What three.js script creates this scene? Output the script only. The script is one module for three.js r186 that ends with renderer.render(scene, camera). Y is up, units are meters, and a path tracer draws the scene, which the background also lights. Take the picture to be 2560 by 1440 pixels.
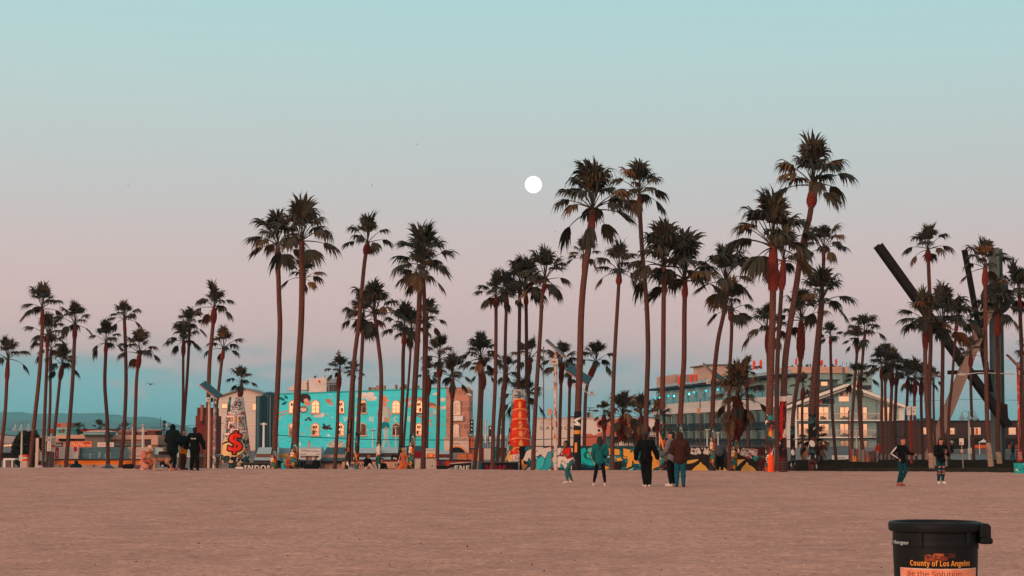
import * as THREE from 'three';
import { mergeGeometries } from 'three/addons/utils/BufferGeometryUtils.js';
import { RoundedBoxGeometry } from 'three/addons/geometries/RoundedBoxGeometry.js';

// ───────── camera, sky, sun, exposure ─────────
const FOCAL = 4738, PITCH = Math.atan(367 / FOCAL), EYE = 1.72;      // focal length in photograph pixels (2560 wide), from the moon's 0.52 degrees
const scene = new THREE.Scene();
const camera = new THREE.PerspectiveCamera(2 * Math.atan(720 / FOCAL) * 180 / Math.PI, 16 / 9, 0.5, 60000);
camera.position.set(0, EYE, 0); camera.rotation.x = PITCH; scene.add(camera);
const renderer = new THREE.WebGLRenderer({ antialias: true });
renderer.setSize(1024, 576); renderer.toneMapping = THREE.LinearToneMapping; renderer.toneMappingExposure = 1;
renderer.shadowMap.enabled = true;
const SUN_DIR = new THREE.Vector3(-0.54, 0.17, 0.82).normalize();     // the glow of the sun gone down over the sea, behind and to the left
const sun = new THREE.DirectionalLight(new THREE.Color().setRGB(1, 0.60, 0.42), 1.5);
sun.position.copy(SUN_DIR).multiplyScalar(400); sun.target.position.set(0, 0, -120); sun.position.add(sun.target.position);
sun.castShadow = true; sun.shadow.radius = 26; sun.shadow.mapSize.set(2048, 2048);
Object.assign(sun.shadow.camera, { left: -160, right: 160, top: 90, bottom: -40, near: 1, far: 900 });
scene.add(sun, sun.target);

function rng(seed) { let s = seed >>> 0; return () => { s = (s + 0x6d2b79f5) >>> 0; let t = Math.imul(s ^ (s >>> 15), 1 | s); t = (t + Math.imul(t ^ (t >>> 7), 61 | t)) ^ t; return ((t ^ (t >>> 14)) >>> 0) / 4294967296; }; }
const clamp = (x, a = 0, b = 1) => Math.min(b, Math.max(a, x)), mix = (a, b, t) => a + (b - a) * t;
const smooth = (a, b, x) => { const t = clamp((x - a) / (b - a)); return t * t * (3 - 2 * t); };
const hash2 = (x, y, s = 0) => { let h = Math.imul(x | 0, 374761393) ^ Math.imul(y | 0, 668265263) ^ Math.imul(s + 17, 2147483647 ^ 0x5bd1e995); h = Math.imul(h ^ (h >>> 13), 1274126177); return ((h ^ (h >>> 16)) >>> 0) / 4294967296; };
function noise2(x, y, s = 0) {
  const i = Math.floor(x), j = Math.floor(y), u = x - i, v = y - j, a = u * u * (3 - 2 * u), b = v * v * (3 - 2 * v);
  return mix(mix(hash2(i, j, s), hash2(i + 1, j, s), a), mix(hash2(i, j + 1, s), hash2(i + 1, j + 1, s), a), b);
}
const fbm = (x, y, o = 4, s = 0) => { let t = 0, a = 0.5, n = 0; for (let k = 0; k < o; k++) { t += a * noise2(x, y, s + k); n += a; a *= 0.5; x *= 2.03; y *= 2.03; } return t / n; };
const lin = (c) => c.map((v) => { v /= 255; return v <= 0.04045 ? v / 12.92 : ((v + 0.055) / 1.055) ** 2.4; });

{ // the dusk sky: rose band of the earth's shadow over the land, teal above and below it, a warm afterglow round the sun's place over the sea
  const W = 3072, H = 1536, data = new Float32Array(W * H * 4);
  const stops = [[0, [132, 162, 168]], [0.55, [138, 164, 170]], [1.05, [148, 167, 172]], [1.7, [172, 172, 175]], [2.3, [192, 172, 173]], [3.0, [206, 179, 177]], [4.2, [210, 185, 183]], [5.6, [206, 190, 189]], [7.2, [197, 197, 197]], [9.0, [190, 203, 203]], [11.0, [183, 210, 210]], [13.5, [172, 213, 215]], [22, [166, 203, 208]], [45, [168, 188, 195]], [90, [165, 175, 185]]].map(([e, c]) => [e, lin(c)]);
  const grad = (e) => { let k = 0; while (k < stops.length - 2 && stops[k + 1][0] < e) k++; const [e0, a] = stops[k], [e1, b] = stops[k + 1], t = clamp((e - e0) / (e1 - e0)); return [0, 1, 2].map((i) => mix(a[i], b[i], t)); };
  const teal = lin([88, 162, 168]), pale = lin([205, 178, 176]);
  const base = []; for (let r = 0; r < H; r++) base.push(grad(Math.max(0, ((r + 0.5) / H - 0.5) * 180)));
  for (let r = 0; r < H; r++) {
    const el = ((r + 0.5) / H - 0.5) * Math.PI, e = el * 180 / Math.PI, y = Math.sin(el), cy = Math.cos(el);
    for (let c = 0; c < W; c++) {
      const az = ((c + 0.5) / W - 0.5) * 2 * Math.PI, x = Math.cos(az) * cy, z = Math.sin(az) * cy;
      let [R, G, B] = base[r];
      const east = Math.atan2(x, -z) * 180 / Math.PI;                 // degrees right of the view's axis
      if (e > 0 && e < 6) {                                           // low flat cloud streaks
        const n = fbm(east * 0.32 + 40, e * 1.9 + 7, 4, 3), n2 = fbm(east * 0.9 + 11, e * 4.2, 3, 9);
        const west = smooth(1, -12, east), k = Math.max(0.82 * west * smooth(2.1, 1.0, e + 0.9 * (n - 0.5)), smooth(0.50, 0.66, n * 0.75 + n2 * 0.25 + 0.09 * west) * smooth(3.3, 1.4, e) * smooth(0.0, 0.35, e) * (0.55 + 0.35 * west));
        R = mix(R, teal[0], k); G = mix(G, teal[1], k); B = mix(B, teal[2], k);
        const p = smooth(0.6, 0.74, fbm(east * 0.7 + 90, e * 3.4 + 3, 3, 21)) * smooth(2.9, 1.6, e) * smooth(0.3, 1.0, e) * 0.45;
        R = mix(R, pale[0], p); G = mix(G, pale[1], p); B = mix(B, pale[2], p);
      }
      const d = Math.acos(clamp(x * SUN_DIR.x + y * SUN_DIR.y + z * SUN_DIR.z, -1, 1)) * 180 / Math.PI;
      const g = Math.exp(-((d / 34) ** 2)) + 0.5 * Math.exp(-((d / 80) ** 2)) * Math.exp(-Math.max(0, e) / 45);
      const da = Math.abs(((Math.atan2(x, -z) - Math.atan2(SUN_DIR.x, -SUN_DIR.z)) * 180 / Math.PI + 540) % 360 - 180), w = smooth(105, 25, da) * Math.exp(-Math.max(0, e) / 7);
      R = mix(R, 1.75, w * 0.85); G = mix(G, 0.88, w * 0.85); B = mix(B, 0.50, w * 0.85);
      R += 1.15 * g; G += 0.52 * g; B += 0.27 * g;
      const o = (r * W + c) * 4; data[o] = R; data[o + 1] = G; data[o + 2] = B; data[o + 3] = 1;
    }
  }
  const sky = new THREE.DataTexture(data, W, H, THREE.RGBAFormat, THREE.FloatType);
  sky.mapping = THREE.EquirectangularReflectionMapping; sky.magFilter = sky.minFilter = THREE.LinearFilter; sky.needsUpdate = true;
  scene.background = sky; scene.environment = sky;
}

// ───────── helpers ─────────
const V = (x, y, z) => new THREE.Vector3(x, y, z);
function P(px, py, D) {                                               // the point at distance D down the view's axis that shows at a pixel of the photograph
  const u = (px - 1280) / FOCAL, v = (720 - py) / FOCAL, c = Math.cos(PITCH), s = Math.sin(PITCH), t = D / (c - v * s);
  return V(u * t, EYE + (v * c + s) * t, -D);
}
const M = (D) => D / FOCAL;                                           // metres per photograph pixel at distance D
const used = {};
function numbered(n) { if (!(n in used)) { used[n] = 0; return n; } used[n]++; return n + '_' + String(used[n]).padStart(3, '0'); }
function tag(o, label, category, group) { o.userData.label = label; o.userData.category = category; if (group) o.userData.group = group; return o; }
function thing(name, label, category, pos, group, turn = 0) {
  const o = new THREE.Group(); o.name = numbered(name); if (pos) o.position.copy(pos); o.rotation.y = turn;
  scene.add(o); return tag(o, label, category, group);
}
function part(parent, name, geo, mat, label) {
  const m = new THREE.Mesh(geo, mat); m.name = parent === scene ? numbered(name) : name; m.castShadow = m.receiveShadow = true;
  if (label) m.userData.label = label; parent.add(m); return m;
}
function struct(name, geo, mat) { const m = part(scene, name, geo, mat); m.userData.kind = 'structure'; return m; }
const mats = {};
function mat(r, g, b, rough = 0.9, extra = {}) {
  const key = JSON.stringify([r, g, b, rough, Object.keys(extra).length ? Math.random() : 0]);
  return mats[key] ??= new THREE.MeshPhysicalMaterial({ color: new THREE.Color().setRGB(r, g, b), roughness: rough, specularIntensity: rough > 0.75 ? 0.25 : 0.8, ...extra });
}
const hexm = (h, rough = 0.85, extra = {}) => { const c = new THREE.Color(h); return mat(c.r, c.g, c.b, rough, extra); };
function canvasTex(w, h, draw) {
  const c = document.createElement('canvas'); c.width = w; c.height = h; const g = c.getContext('2d'); draw(g, w, h);
  const t = new THREE.CanvasTexture(c); t.colorSpace = THREE.SRGBColorSpace; t.wrapS = t.wrapT = THREE.RepeatWrapping; return t;
}
function dataTex(w, h, f, srgb = true) {
  const d = new Uint8Array(w * h * 4);
  for (let y = 0; y < h; y++) for (let x = 0; x < w; x++) { const c = f(x, y); for (let k = 0; k < 3; k++) d[(y * w + x) * 4 + k] = clamp(c[k] ?? c[0], 0, 255); d[(y * w + x) * 4 + 3] = 255; }
  const t = new THREE.DataTexture(d, w, h); t.magFilter = THREE.LinearFilter; t.minFilter = THREE.LinearFilter; t.wrapS = t.wrapT = THREE.RepeatWrapping; if (srgb) t.colorSpace = THREE.SRGBColorSpace; t.needsUpdate = true; return t;
}
const tmat = (tex, rough = 0.85, extra = {}) => new THREE.MeshPhysicalMaterial({ map: tex, roughness: rough, specularIntensity: 0.3, ...extra });
const tnoise = (n, seed) => { const p = (x, y, f, s) => { const q = (i, j) => hash2(((i % f) + f) % f, ((j % f) + f) % f, s), i = Math.floor(x * f), j = Math.floor(y * f), u = x * f - i, v = y * f - j, a = u * u * (3 - 2 * u), b = v * v * (3 - 2 * v); return mix(mix(q(i, j), q(i + 1, j), a), mix(q(i, j + 1), q(i + 1, j + 1), a), b); }; return (x, y) => { let t = 0, a = 0.5, f = n, w = 0; for (let k = 0; k < 5; k++) { t += a * p(x, y, f, seed + k); w += a; a *= 0.6; f *= 2; } return t / w; }; };
const moved = (g, x, y, z, rx = 0, ry = 0, rz = 0) => g.applyMatrix4(new THREE.Matrix4().compose(V(x, y, z), new THREE.Quaternion().setFromEuler(new THREE.Euler(rx, ry, rz)), V(1, 1, 1)));
const boxG = (w, h, d, x = 0, y = 0, z = 0, rx = 0, ry = 0, rz = 0) => moved(new THREE.BoxGeometry(w, h, d), x, y, z, rx, ry, rz);
const roundG = (w, h, d, r, x = 0, y = 0, z = 0, ry = 0) => moved(new RoundedBoxGeometry(w, h, d, 2, r), x, y, z, 0, ry, 0);
const cylG = (r0, r1, h, n, x = 0, y = 0, z = 0, rx = 0, ry = 0, rz = 0) => moved(new THREE.CylinderGeometry(r0, r1, h, n), x, y, z, rx, ry, rz);
const merge = (a) => mergeGeometries(a.map((g) => { const q = g.index ? g.toNonIndexed() : g; for (const k of Object.keys(q.attributes)) if (!['position', 'normal', 'uv'].includes(k)) q.deleteAttribute(k); if (!q.attributes.uv) q.setAttribute('uv', new THREE.Float32BufferAttribute(new Float32Array(q.attributes.position.count * 2), 2)); return q; }));
function bar(a, b, r0, r1 = r0, n = 8) { const d = b.clone().sub(a), g = new THREE.CylinderGeometry(r1, r0, d.length(), n); g.applyQuaternion(new THREE.Quaternion().setFromUnitVectors(V(0, 1, 0), d.clone().normalize())); const m = a.clone().add(b).multiplyScalar(0.5); return g.translate(m.x, m.y, m.z); }
function beam(a, b, w, h) { const d = b.clone().sub(a), g = new THREE.BoxGeometry(w, d.length(), h); g.applyQuaternion(new THREE.Quaternion().setFromUnitVectors(V(0, 1, 0), d.clone().normalize())); const m = a.clone().add(b).multiplyScalar(0.5); return g.translate(m.x, m.y, m.z); }
// a geometry in a thing's own axes: the box whose front face fills a rectangle of photograph pixels at distance D
function rectAt(o, x0, y0, x1, y1, D, depth) {
  const a = P(x0, y0, D), b = P(x1, y1, D), w = b.x - a.x, h = a.y - b.y;
  return boxG(w, h, depth, (a.x + b.x) / 2 - o.x, (a.y + b.y) / 2 - o.y, -D - depth / 2 - o.z);
}
function planeAt(o, x0, y0, x1, y1, D) {
  const a = P(x0, y0, D), b = P(x1, y1, D);
  return new THREE.PlaneGeometry(b.x - a.x, a.y - b.y).translate((a.x + b.x) / 2 - o.x, (a.y + b.y) / 2 - o.y, -D - o.z);
}

// ───────── the ground ─────────
const LOW = -0.5;                                                     // level of the promenade behind the crest of the beach
const relief = (x, z) => { const D = -z, k = smooth(4, 14, D); return k * (0.04 * (fbm(x * 0.4, D * 0.4, 2, 5) - 0.5) + 0.02 * (fbm(x * 2.1, D * 2.1, 2, 8) - 0.5) + 0.022 * (noise2(x * 5.6, D * 5.6, 4) - 0.5)); };
function dimples(x, D) {                                              // old footprints, shallow and soft
  const c = 0.55, i0 = Math.floor(x / c), j0 = Math.floor(D / c); let h = 0;
  for (let j = j0 - 1; j <= j0 + 1; j++) for (let i = i0 - 1; i <= i0 + 1; i++) { if (hash2(i, j, 50) > 0.42) continue; const px = (i + hash2(i, j, 51)) * c, pd = (j + hash2(i, j, 52)) * c, a = hash2(i, j, 53) * 6.28, u = (x - px) * Math.cos(a) + (D - pd) * Math.sin(a), v = (D - pd) * Math.cos(a) - (x - px) * Math.sin(a), q = Math.sqrt((u / 0.19) ** 2 + (v / 0.11) ** 2); if (q < 1.7) h += q < 1 ? -0.015 * (1 - q * q) : 0.005 * Math.sin((q - 1) / 0.7 * Math.PI); }
  return h;
}
function groundY(x, z) {
  const D = -z, crest = 0.21 - 0.0051 * clamp(x, -40, 40);
  return crest * smooth(66, 79, D) * smooth(108, 80, D) + LOW * smooth(82, 96, D) + (D < 82 ? relief(x, z) + (D > 18 && D < 80 && Math.abs(x) < 27 ? dimples(x, D) * smooth(80, 74, D) : 0) : relief(x, z) * smooth(96, 82, D));
}
const onGround = (px, D) => { const p = P(px, 720, D); p.y = groundY(p.x, p.z); return p; };
const onLow = (px, D) => { const p = P(px, 720, D); p.y = LOW; return p; };
{
  const xs = [], ds = [];
  for (const v of [11000, 5000, 2500, 900, 400, 200, 120, 80, 60, 48, 40, 34, 30]) xs.push(-v);
  for (let x = -27; x <= 27; x += 0.09) xs.push(x);
  for (const v of [30, 34, 40, 48, 60, 80, 120, 200, 400, 900, 2500, 5000, 11000]) xs.push(v);
  for (const v of [-1500, -1200, -900, -200, -60, -20, -6, 0, 4, 8, 12, 15, 18, 20]) ds.push(v);
  for (let d = 21; d < 86; d += 0.045 + (d - 20) * 0.005) ds.push(d);
  for (const v of [86.5, 88, 90, 92, 94, 96, 99, 103, 108, 115, 130, 160, 220, 320, 500, 900, 2500, 6000, 11500]) ds.push(v);
  const nx = xs.length, nd = ds.length, pos = new Float32Array(nx * nd * 3), uv = new Float32Array(nx * nd * 2), idx = [];
  for (let j = 0; j < nd; j++) for (let i = 0; i < nx; i++) {
    const k = j * nx + i, x = xs[i], z = -ds[j]; pos[k * 3] = x; pos[k * 3 + 1] = groundY(x, z); pos[k * 3 + 2] = z; uv[k * 2] = x; uv[k * 2 + 1] = -z;
    if (i && j) idx.push(k - nx - 1, k - nx, k, k - nx - 1, k, k - 1);
  }
  const g = new THREE.BufferGeometry(); g.setAttribute('position', new THREE.BufferAttribute(pos, 3)); g.setAttribute('uv', new THREE.BufferAttribute(uv, 2)); g.setIndex(idx); g.computeVertexNormals();
  const n1 = tnoise(6, 11), n2 = tnoise(24, 40), n3 = tnoise(90, 77);
  const map = dataTex(1024, 1024, (x, y) => { const a = n1(x / 1024, y / 1024), b = n2(x / 1024, y / 1024), s = hash2(x, y, 3), k = 1 + 0.22 * (a - 0.5) + 0.15 * (b - 0.5) + 0.4 * (n3(x / 1024, y / 1024) - 0.5) + 0.3 * (s - 0.5), dark = s > 0.9985 && hash2(y, x, 9) > 0.4 ? 0.45 : 1, shell = hash2(x, y, 31) > 0.9994 ? 1.3 : 1; return [189 * k * dark * shell, 139 * k * dark * shell, 120 * k * dark * shell]; });
  map.repeat.set(1 / 6, 1 / 6);
  const bump = dataTex(1024, 1024, (x, y) => [255 * clamp(0.5 * n2(x / 1024, y / 1024) + 0.35 * n3(x / 1024, y / 1024) + 0.15 * hash2(x, y, 5))], false);
  bump.repeat.set(1 / 6, 1 / 6);
  struct('sand_beach', g, new THREE.MeshPhysicalMaterial({ map, bumpMap: bump, bumpScale: 0.035, roughness: 1, specularIntensity: 0.15 }));
  // the paved promenade behind the beach
  const pv = tnoise(10, 5), pave = dataTex(256, 256, (x, y) => { const k = 0.85 + 0.3 * pv(x / 256, y / 256); return [118 * k, 108 * k, 104 * k]; }); pave.repeat.set(1 / 5, 1 / 5);
  const pg = new THREE.PlaneGeometry(420, 420); { const u = pg.attributes.uv; for (let i = 0; i < u.count; i++) u.setXY(i, u.getX(i) * 420, u.getY(i) * 420); }
  struct('paved_promenade', pg.rotateX(-Math.PI / 2).translate(0, LOW + 0.006, -97 - 210), new THREE.MeshPhysicalMaterial({ map: pave, roughness: 1, specularIntensity: 0.15 }));
}
// ───────── palms ─────────
const FROND_ELEV = [84, 68, 50, 32, 13, -8, -32, -60];
function frondGeo(elev, seed) {
  const r = rng(seed), pos = [], idx = [], e0 = elev * Math.PI / 180, lp = 0.44 + 0.12 * r(), sag = (0.35 + 0.25 * r()) * Math.cos(e0), p = V(0, 0, 0), nP = 5;
  let th = e0;
  const rows = [];
  for (let i = 0; i <= nP; i++) { const t = i / nP; rows.push([p.clone(), th, mix(0.019, 0.009, t)]); th = e0 - sag * t ** 1.4; p.x += Math.cos(th) * lp / nP; p.y += Math.sin(th) * lp / nP; }
  for (const [q, a, w] of rows) { const n = V(-Math.sin(a), Math.cos(a), 0); for (const [s, u] of [[-1, 0], [0, 1], [1, 0], [0, -0.7]]) pos.push(q.x + n.x * u * w, q.y + n.y * u * w, s * w); }
  for (let i = 0; i < nP; i++) for (let k = 0; k < 4; k++) { const a = i * 4 + k, b = i * 4 + (k + 1) % 4; idx.push(a, b, b + 4, a, b + 4, a + 4); }
  const hub = rows[nP][0], m = V(Math.cos(th), Math.sin(th), 0), nrm = V(-Math.sin(th), Math.cos(th), 0), side = V(0, 0, 1);
  const N = 29, bl = 0.58, spread = (56 + 26 * r()) * Math.PI / 180, ts = [0, 0.3, 0.56, 0.72, 0.87, 1], ws = [0.12, 0.82, 1.15, 0.78, 0.26, 0.05];
  const fold = 0.1 + 0.35 * r(), tired = 0.7 + 0.9 * r();
  for (let k = 0; k < N; k++) {
    const a = mix(-spread, spread, (k + 0.5) / N) + (r() - 0.5) * 0.07, L = bl * (1.02 - 0.33 * (a / spread) ** 2) * (0.68 + 0.4 * r());
    const d = m.clone().multiplyScalar(Math.cos(a)).addScaledVector(side, Math.sin(a)).addScaledVector(nrm, fold * Math.abs(Math.sin(a)) * 0.8 + (r() - 0.5) * 0.12).normalize();
    const wd = side.clone().multiplyScalar(Math.cos(a)).addScaledVector(m, -Math.sin(a)).addScaledVector(nrm, 0.35 * (k % 2 ? 1 : -1)).normalize();
    const lean = [(r() - 0.3) * 0.7, (r() - 0.5) * 0.7], q = hub.clone(), base = pos.length / 3, drop = tired * (0.7 + 0.7 * r()); let pt = 0;
    for (let i = 0; i < ts.length; i++) {
      const t = ts[i], dd = d.clone(); dd.y -= drop * t ** 2.8 * (0.75 + 2.1 * Math.max(0, Math.cos(th))); dd.x += t * t * t * lean[0]; dd.z += t * t * t * lean[1]; dd.normalize(); q.addScaledVector(dd, (t - pt) * L); pt = t;
      const w = ws[i] * bl * 0.043; pos.push(q.x - wd.x * w, q.y - wd.y * w, q.z - wd.z * w, q.x + wd.x * w, q.y + wd.y * w, q.z + wd.z * w);
      if (i) { const b = base + i * 2; idx.push(b - 2, b - 1, b + 1, b - 2, b + 1, b); }
    }
  }
  const g = new THREE.BufferGeometry(); g.setAttribute('position', new THREE.Float32BufferAttribute(pos, 3)); g.setIndex(idx); g.computeVertexNormals(); return g;
}
const FRONDS = FROND_ELEV.map((e, i) => [0, 1, 2].map((k) => frondGeo(e, 100 + i * 7 + k * 131)));
function bootGeo(seed, hang) {                                        // the shaggy sheath of old leaf bases under a crown: unit height downwards from 0, unit radius
  const r = rng(seed), gs = [], prof = hang ? [[0.32, 0], [0.62, -0.12], [0.9, -0.35], [0.98, -0.6], [0.7, -0.85], [0.34, -1]] : [[0.42, 0.04], [0.6, -0.2], [0.82, -0.55], [0.9, -0.75], [0.66, -0.92], [0.45, -1]];
  gs.push(new THREE.LatheGeometry([...prof].reverse().map(([x, y]) => new THREE.Vector2(x * 0.82, y)), 9));
  const at = (y) => { for (let i = 0; i + 1 < prof.length; i++) if (y <= prof[i][1] && y >= prof[i + 1][1]) return mix(prof[i][0], prof[i + 1][0], (prof[i][1] - y) / (prof[i][1] - prof[i + 1][1])); return 0.4; };
  for (let k = 0; k < 84; k++) {
    const y = -0.02 - 0.94 * k / 84, a = k * 2.39996, R = at(y) * 0.8, l = (hang ? -0.16 : 0.13) * (0.7 + 0.7 * r()), g = new THREE.ConeGeometry(0.22, 1, 4);
    g.scale(1, Math.abs(l), 0.5); if (hang) g.rotateZ(Math.PI); g.translate(0, l * 0.45, 0); g.rotateX(0.55 * (hang ? -1 : 1) + 0.5 * (r() - 0.5)); g.translate(0, y, R); g.rotateY(a); gs.push(g);
  }
  return merge(gs);
}
const BOOTS = [bootGeo(3, false), bootGeo(4, false), bootGeo(5, true), bootGeo(6, true)];
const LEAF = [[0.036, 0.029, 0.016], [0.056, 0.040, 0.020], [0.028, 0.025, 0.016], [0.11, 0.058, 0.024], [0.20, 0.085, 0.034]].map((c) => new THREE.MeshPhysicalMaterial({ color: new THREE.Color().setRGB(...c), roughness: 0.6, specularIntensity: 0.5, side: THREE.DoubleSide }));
const ringN = tnoise(8, 60);
const barkMap = dataTex(128, 512, (x, y) => { const n = ringN(x / 128, y / 512), ring = Math.abs(((y + 9 * Math.sin(x / 128 * 6.283) + 14 * (n - 0.5)) % 32) / 32 - 0.5) * 2, k = 0.72 + 0.42 * n + (ring > 0.8 ? -0.34 : 0.07) + 0.12 * (hash2(x >> 1, y >> 4, 2) - 0.5); return [97 * k, 67 * k, 60 * k]; });
const barkBump = dataTex(128, 512, (x, y) => { const n = ringN(x / 128, y / 512), ring = Math.abs(((y + 9 * Math.sin(x / 128 * 6.283) + 14 * (n - 0.5)) % 32) / 32 - 0.5) * 2; return [255 * clamp(0.8 - 0.5 * smooth(0.7, 1, ring) + 0.3 * (n - 0.5))]; }, false);
const BARK = [[1, 1, 1], [0.82, 0.78, 0.78], [1.15, 0.98, 0.92]].map((c) => new THREE.MeshPhysicalMaterial({ specularIntensity: 0.25, map: barkMap, bumpMap: barkBump, bumpScale: 0.025, roughness: 0.95, color: new THREE.Color().setRGB(...c) }));
const shag = tnoise(12, 90), shagMap = dataTex(64, 64, (x, y) => { const k = 0.55 + 0.8 * shag(x / 64, y / 64); return [128 * k, 56 * k, 47 * k]; });
const BOOT_MAT = [tmat(shagMap, 0.95), tmat(shagMap, 0.95, { color: new THREE.Color().setRGB(0.6, 0.62, 0.6) })];
function tubeAlong(pts, radius, seg, sides, t0 = 0, t1 = 1) {
  const curve = new THREE.CatmullRomCurve3(pts, false, 'centripetal'), pos = [], uv = [], idx = [], len = curve.getLength(); let run = 0, last = null;
  for (let i = 0; i <= seg; i++) {
    const t = mix(t0, t1, i / seg), c = curve.getPointAt(t), R = radius(t); if (last) run += c.distanceTo(last); last = c;
    for (let k = 0; k <= sides; k++) { const a = k / sides * 2 * Math.PI; pos.push(c.x + Math.cos(a) * R, c.y, c.z + Math.sin(a) * R); uv.push(k / sides, run / 1.6); if (i && k) { const q = i * (sides + 1) + k; idx.push(q - sides - 2, q - sides - 1, q, q - sides - 2, q, q - 1); } }
  }
  const g = new THREE.BufferGeometry(); g.setAttribute('position', new THREE.Float32BufferAttribute(pos, 3)); g.setAttribute('uv', new THREE.Float32BufferAttribute(uv, 2)); g.setIndex(idx); g.computeVertexNormals(); g.userData.len = len; return g;
}
const PAINT = {};                                                     // graffiti and paler tan tones on the lower trunks, filled by the graffiti section
let palmSeed = 1;
const PALM_GROUP = 'fan palms along the back of the beach';
// D distance; cx,cy foot of the crown (photo pixels); L frond length; boot [length, width, hanging?]; w trunk width; tr trunk points below the crown, the last is the foot
function palm(label, D, cx, cy, L, boot, w, tr, o = {}) {
  const seed = o.seed ?? palmSeed++ * 7919, r = rng(seed), k = M(D), c = P(cx, cy, D);
  const foot = P(tr[tr.length - 1][0], 720, D); foot.y = groundY(foot.x, foot.z) - 0.15;
  const t = thing(o.name ?? 'fan_palm', label, 'palm tree', V(foot.x, foot.y + 0.15, foot.z), o.group ?? PALM_GROUP), at = (v) => v.sub(t.position);
  const pts = [c.clone(), ...tr.slice(0, -1).map(([x, y]) => P(x, y, D)), foot].map(at);
  const W = w * k / 2 * 1.12, rad = (s) => W * (0.82 + 0.2 * s + 0.28 * smooth(0.86, 1, s)), bark = BARK[Math.floor(r() * 3)];
  part(t, 'trunk', tubeAlong(pts, rad, 26, 10), bark);
  const curve = new THREE.CatmullRomCurve3(pts, false, 'centripetal'), crown = at(c.clone());
  if (boot) {
    const [bl, bw, hang] = boot, g = BOOTS[(hang ? 2 : 0) + (r() > 0.5 ? 1 : 0)], b = part(t, 'leaf_sheath', g, BOOT_MAT[hang ? 1 : 0]), h = bl * k, low = curve.getPointAt(clamp(h / curve.getLength(), 0.01, 0.6));
    b.position.copy(crown); b.scale.set(bw * k / 2 * 1.05, h, bw * k / 2 * 1.05);
    b.quaternion.setFromUnitVectors(V(0, -1, 0), low.sub(crown).normalize()); b.quaternion.multiply(new THREE.Quaternion().setFromAxisAngle(V(0, 1, 0), r() * 6.28));
  }
  const n = Math.round((o.n ?? (L > 85 ? 25 : L > 55 ? 21 : 17)) * 0.86), lo = o.warm || L < 40 ? o.low ?? -22 : Math.max(o.low ?? -18, -30), len = L * k;
  for (let i = 0; i < n; i++) {
    const u = (i + 0.5) / n, up = o.up ?? 0.56, el = (u < up ? mix(96, 58, u / up) : mix(50, lo, ((u - up) / (1 - up)) ** 1.25)) + (r() - 0.5) * 14; let az = i * 2.39996 + (o.turn ?? seed % 6.28) + (r() - 0.5) * 0.5;
    let best = 0; for (let q = 1; q < FROND_ELEV.length; q++) if (Math.abs(FROND_ELEV[q] - el) < Math.abs(FROND_ELEV[best] - el)) best = q;
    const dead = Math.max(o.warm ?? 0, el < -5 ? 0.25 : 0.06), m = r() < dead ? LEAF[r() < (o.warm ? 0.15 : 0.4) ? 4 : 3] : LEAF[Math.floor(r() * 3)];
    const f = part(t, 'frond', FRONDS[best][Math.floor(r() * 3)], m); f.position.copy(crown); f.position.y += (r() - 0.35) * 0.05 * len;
    const s = len * (el > 60 ? 0.68 + 0.4 * r() : 0.86 + 0.24 * r()); f.scale.set(s, s, s * (0.62 + 0.36 * r())); f.rotation.set((r() - 0.5) * 0.25, az, (el - FROND_ELEV[best]) * 0.0175 + 0.03);
  }
  if (o.paint) {                                                      // [texture, top pixel]
    const [pk, py] = o.paint, top = P(cx, py, D).y - t.position.y, cl = curve.getLength(); let s0 = 0.5; for (let q = 0; q <= 60; q++) if (curve.getPointAt(q / 60).y > top) s0 = q / 60;
    const g = tubeAlong(pts, (s) => rad(s) + 0.012, 8, 12, s0, 0.999), m = part(t, 'coloured_base', g, PAINT[pk]); const span = (1 - s0) * cl / 1.6, u = g.attributes.uv; for (let q = 0; q < u.count; q++) u.setXY(q, u.getX(q), 1 - u.getY(q) / span);
  }
  return t;
}
// graffiti paint for the trunks: sprayed tags and patches, each its own colour
function sprayed(g, w, h, cols, seed, o = {}) {
  const r = rng(seed); g.fillStyle = o.ground ?? cols[0]; g.fillRect(0, 0, w, h);
  for (let i = 0; i < (o.n ?? 60); i++) {
    const x = r() * w, y = r() * h, s = (0.06 + 0.2 * r()) * (o.size ?? Math.min(w, h)); g.fillStyle = g.strokeStyle = cols[Math.floor(r() * cols.length)]; g.lineWidth = s * (0.12 + 0.2 * r()); g.lineCap = g.lineJoin = 'round';
    const k = r(); g.beginPath();
    if (k < 0.3) { g.ellipse(x, y, s * 0.5, s * (0.2 + 0.3 * r()), r() * 3, 0, 6.3); g.fill(); }
    else if (k < 0.75) { g.moveTo(x, y); for (let q = 0; q < 3; q++) g.quadraticCurveTo(x + (r() - 0.5) * s * 2, y + (r() - 0.5) * s * 2, x + (r() - 0.5) * s * 2, y + (r() - 0.5) * s * 1.6); g.stroke(); }
    else { for (let q = 0; q < 5; q++) g.lineTo(x + (r() - 0.5) * s * 1.3, y + (r() - 0.5) * s); g.closePath(); g.fill(); }
  }
}
const trunkPaint = (key, cols, seed, extra) => { PAINT[key] = tmat(canvasTex(128, 256, (g, w, h) => { sprayed(g, w, h, cols, seed, { n: 110, size: 170 }); extra?.(g, w, h); }), 0.8); };
trunkPaint('mixed', ['#2c2326', '#1f4a4a', '#b8452a', '#d8c8b8', '#c9892f', '#26211f', '#2e6a66'], 1);
trunkPaint('green', ['#173a35', '#22564c', '#d8cfc0', '#2a2022', '#b8662a', '#1d6b5c'], 2);
trunkPaint('orange', ['#2b2426', '#c3532c', '#d98033', '#d9cfc4', '#356a6a', '#7a2b26'], 3);
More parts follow.
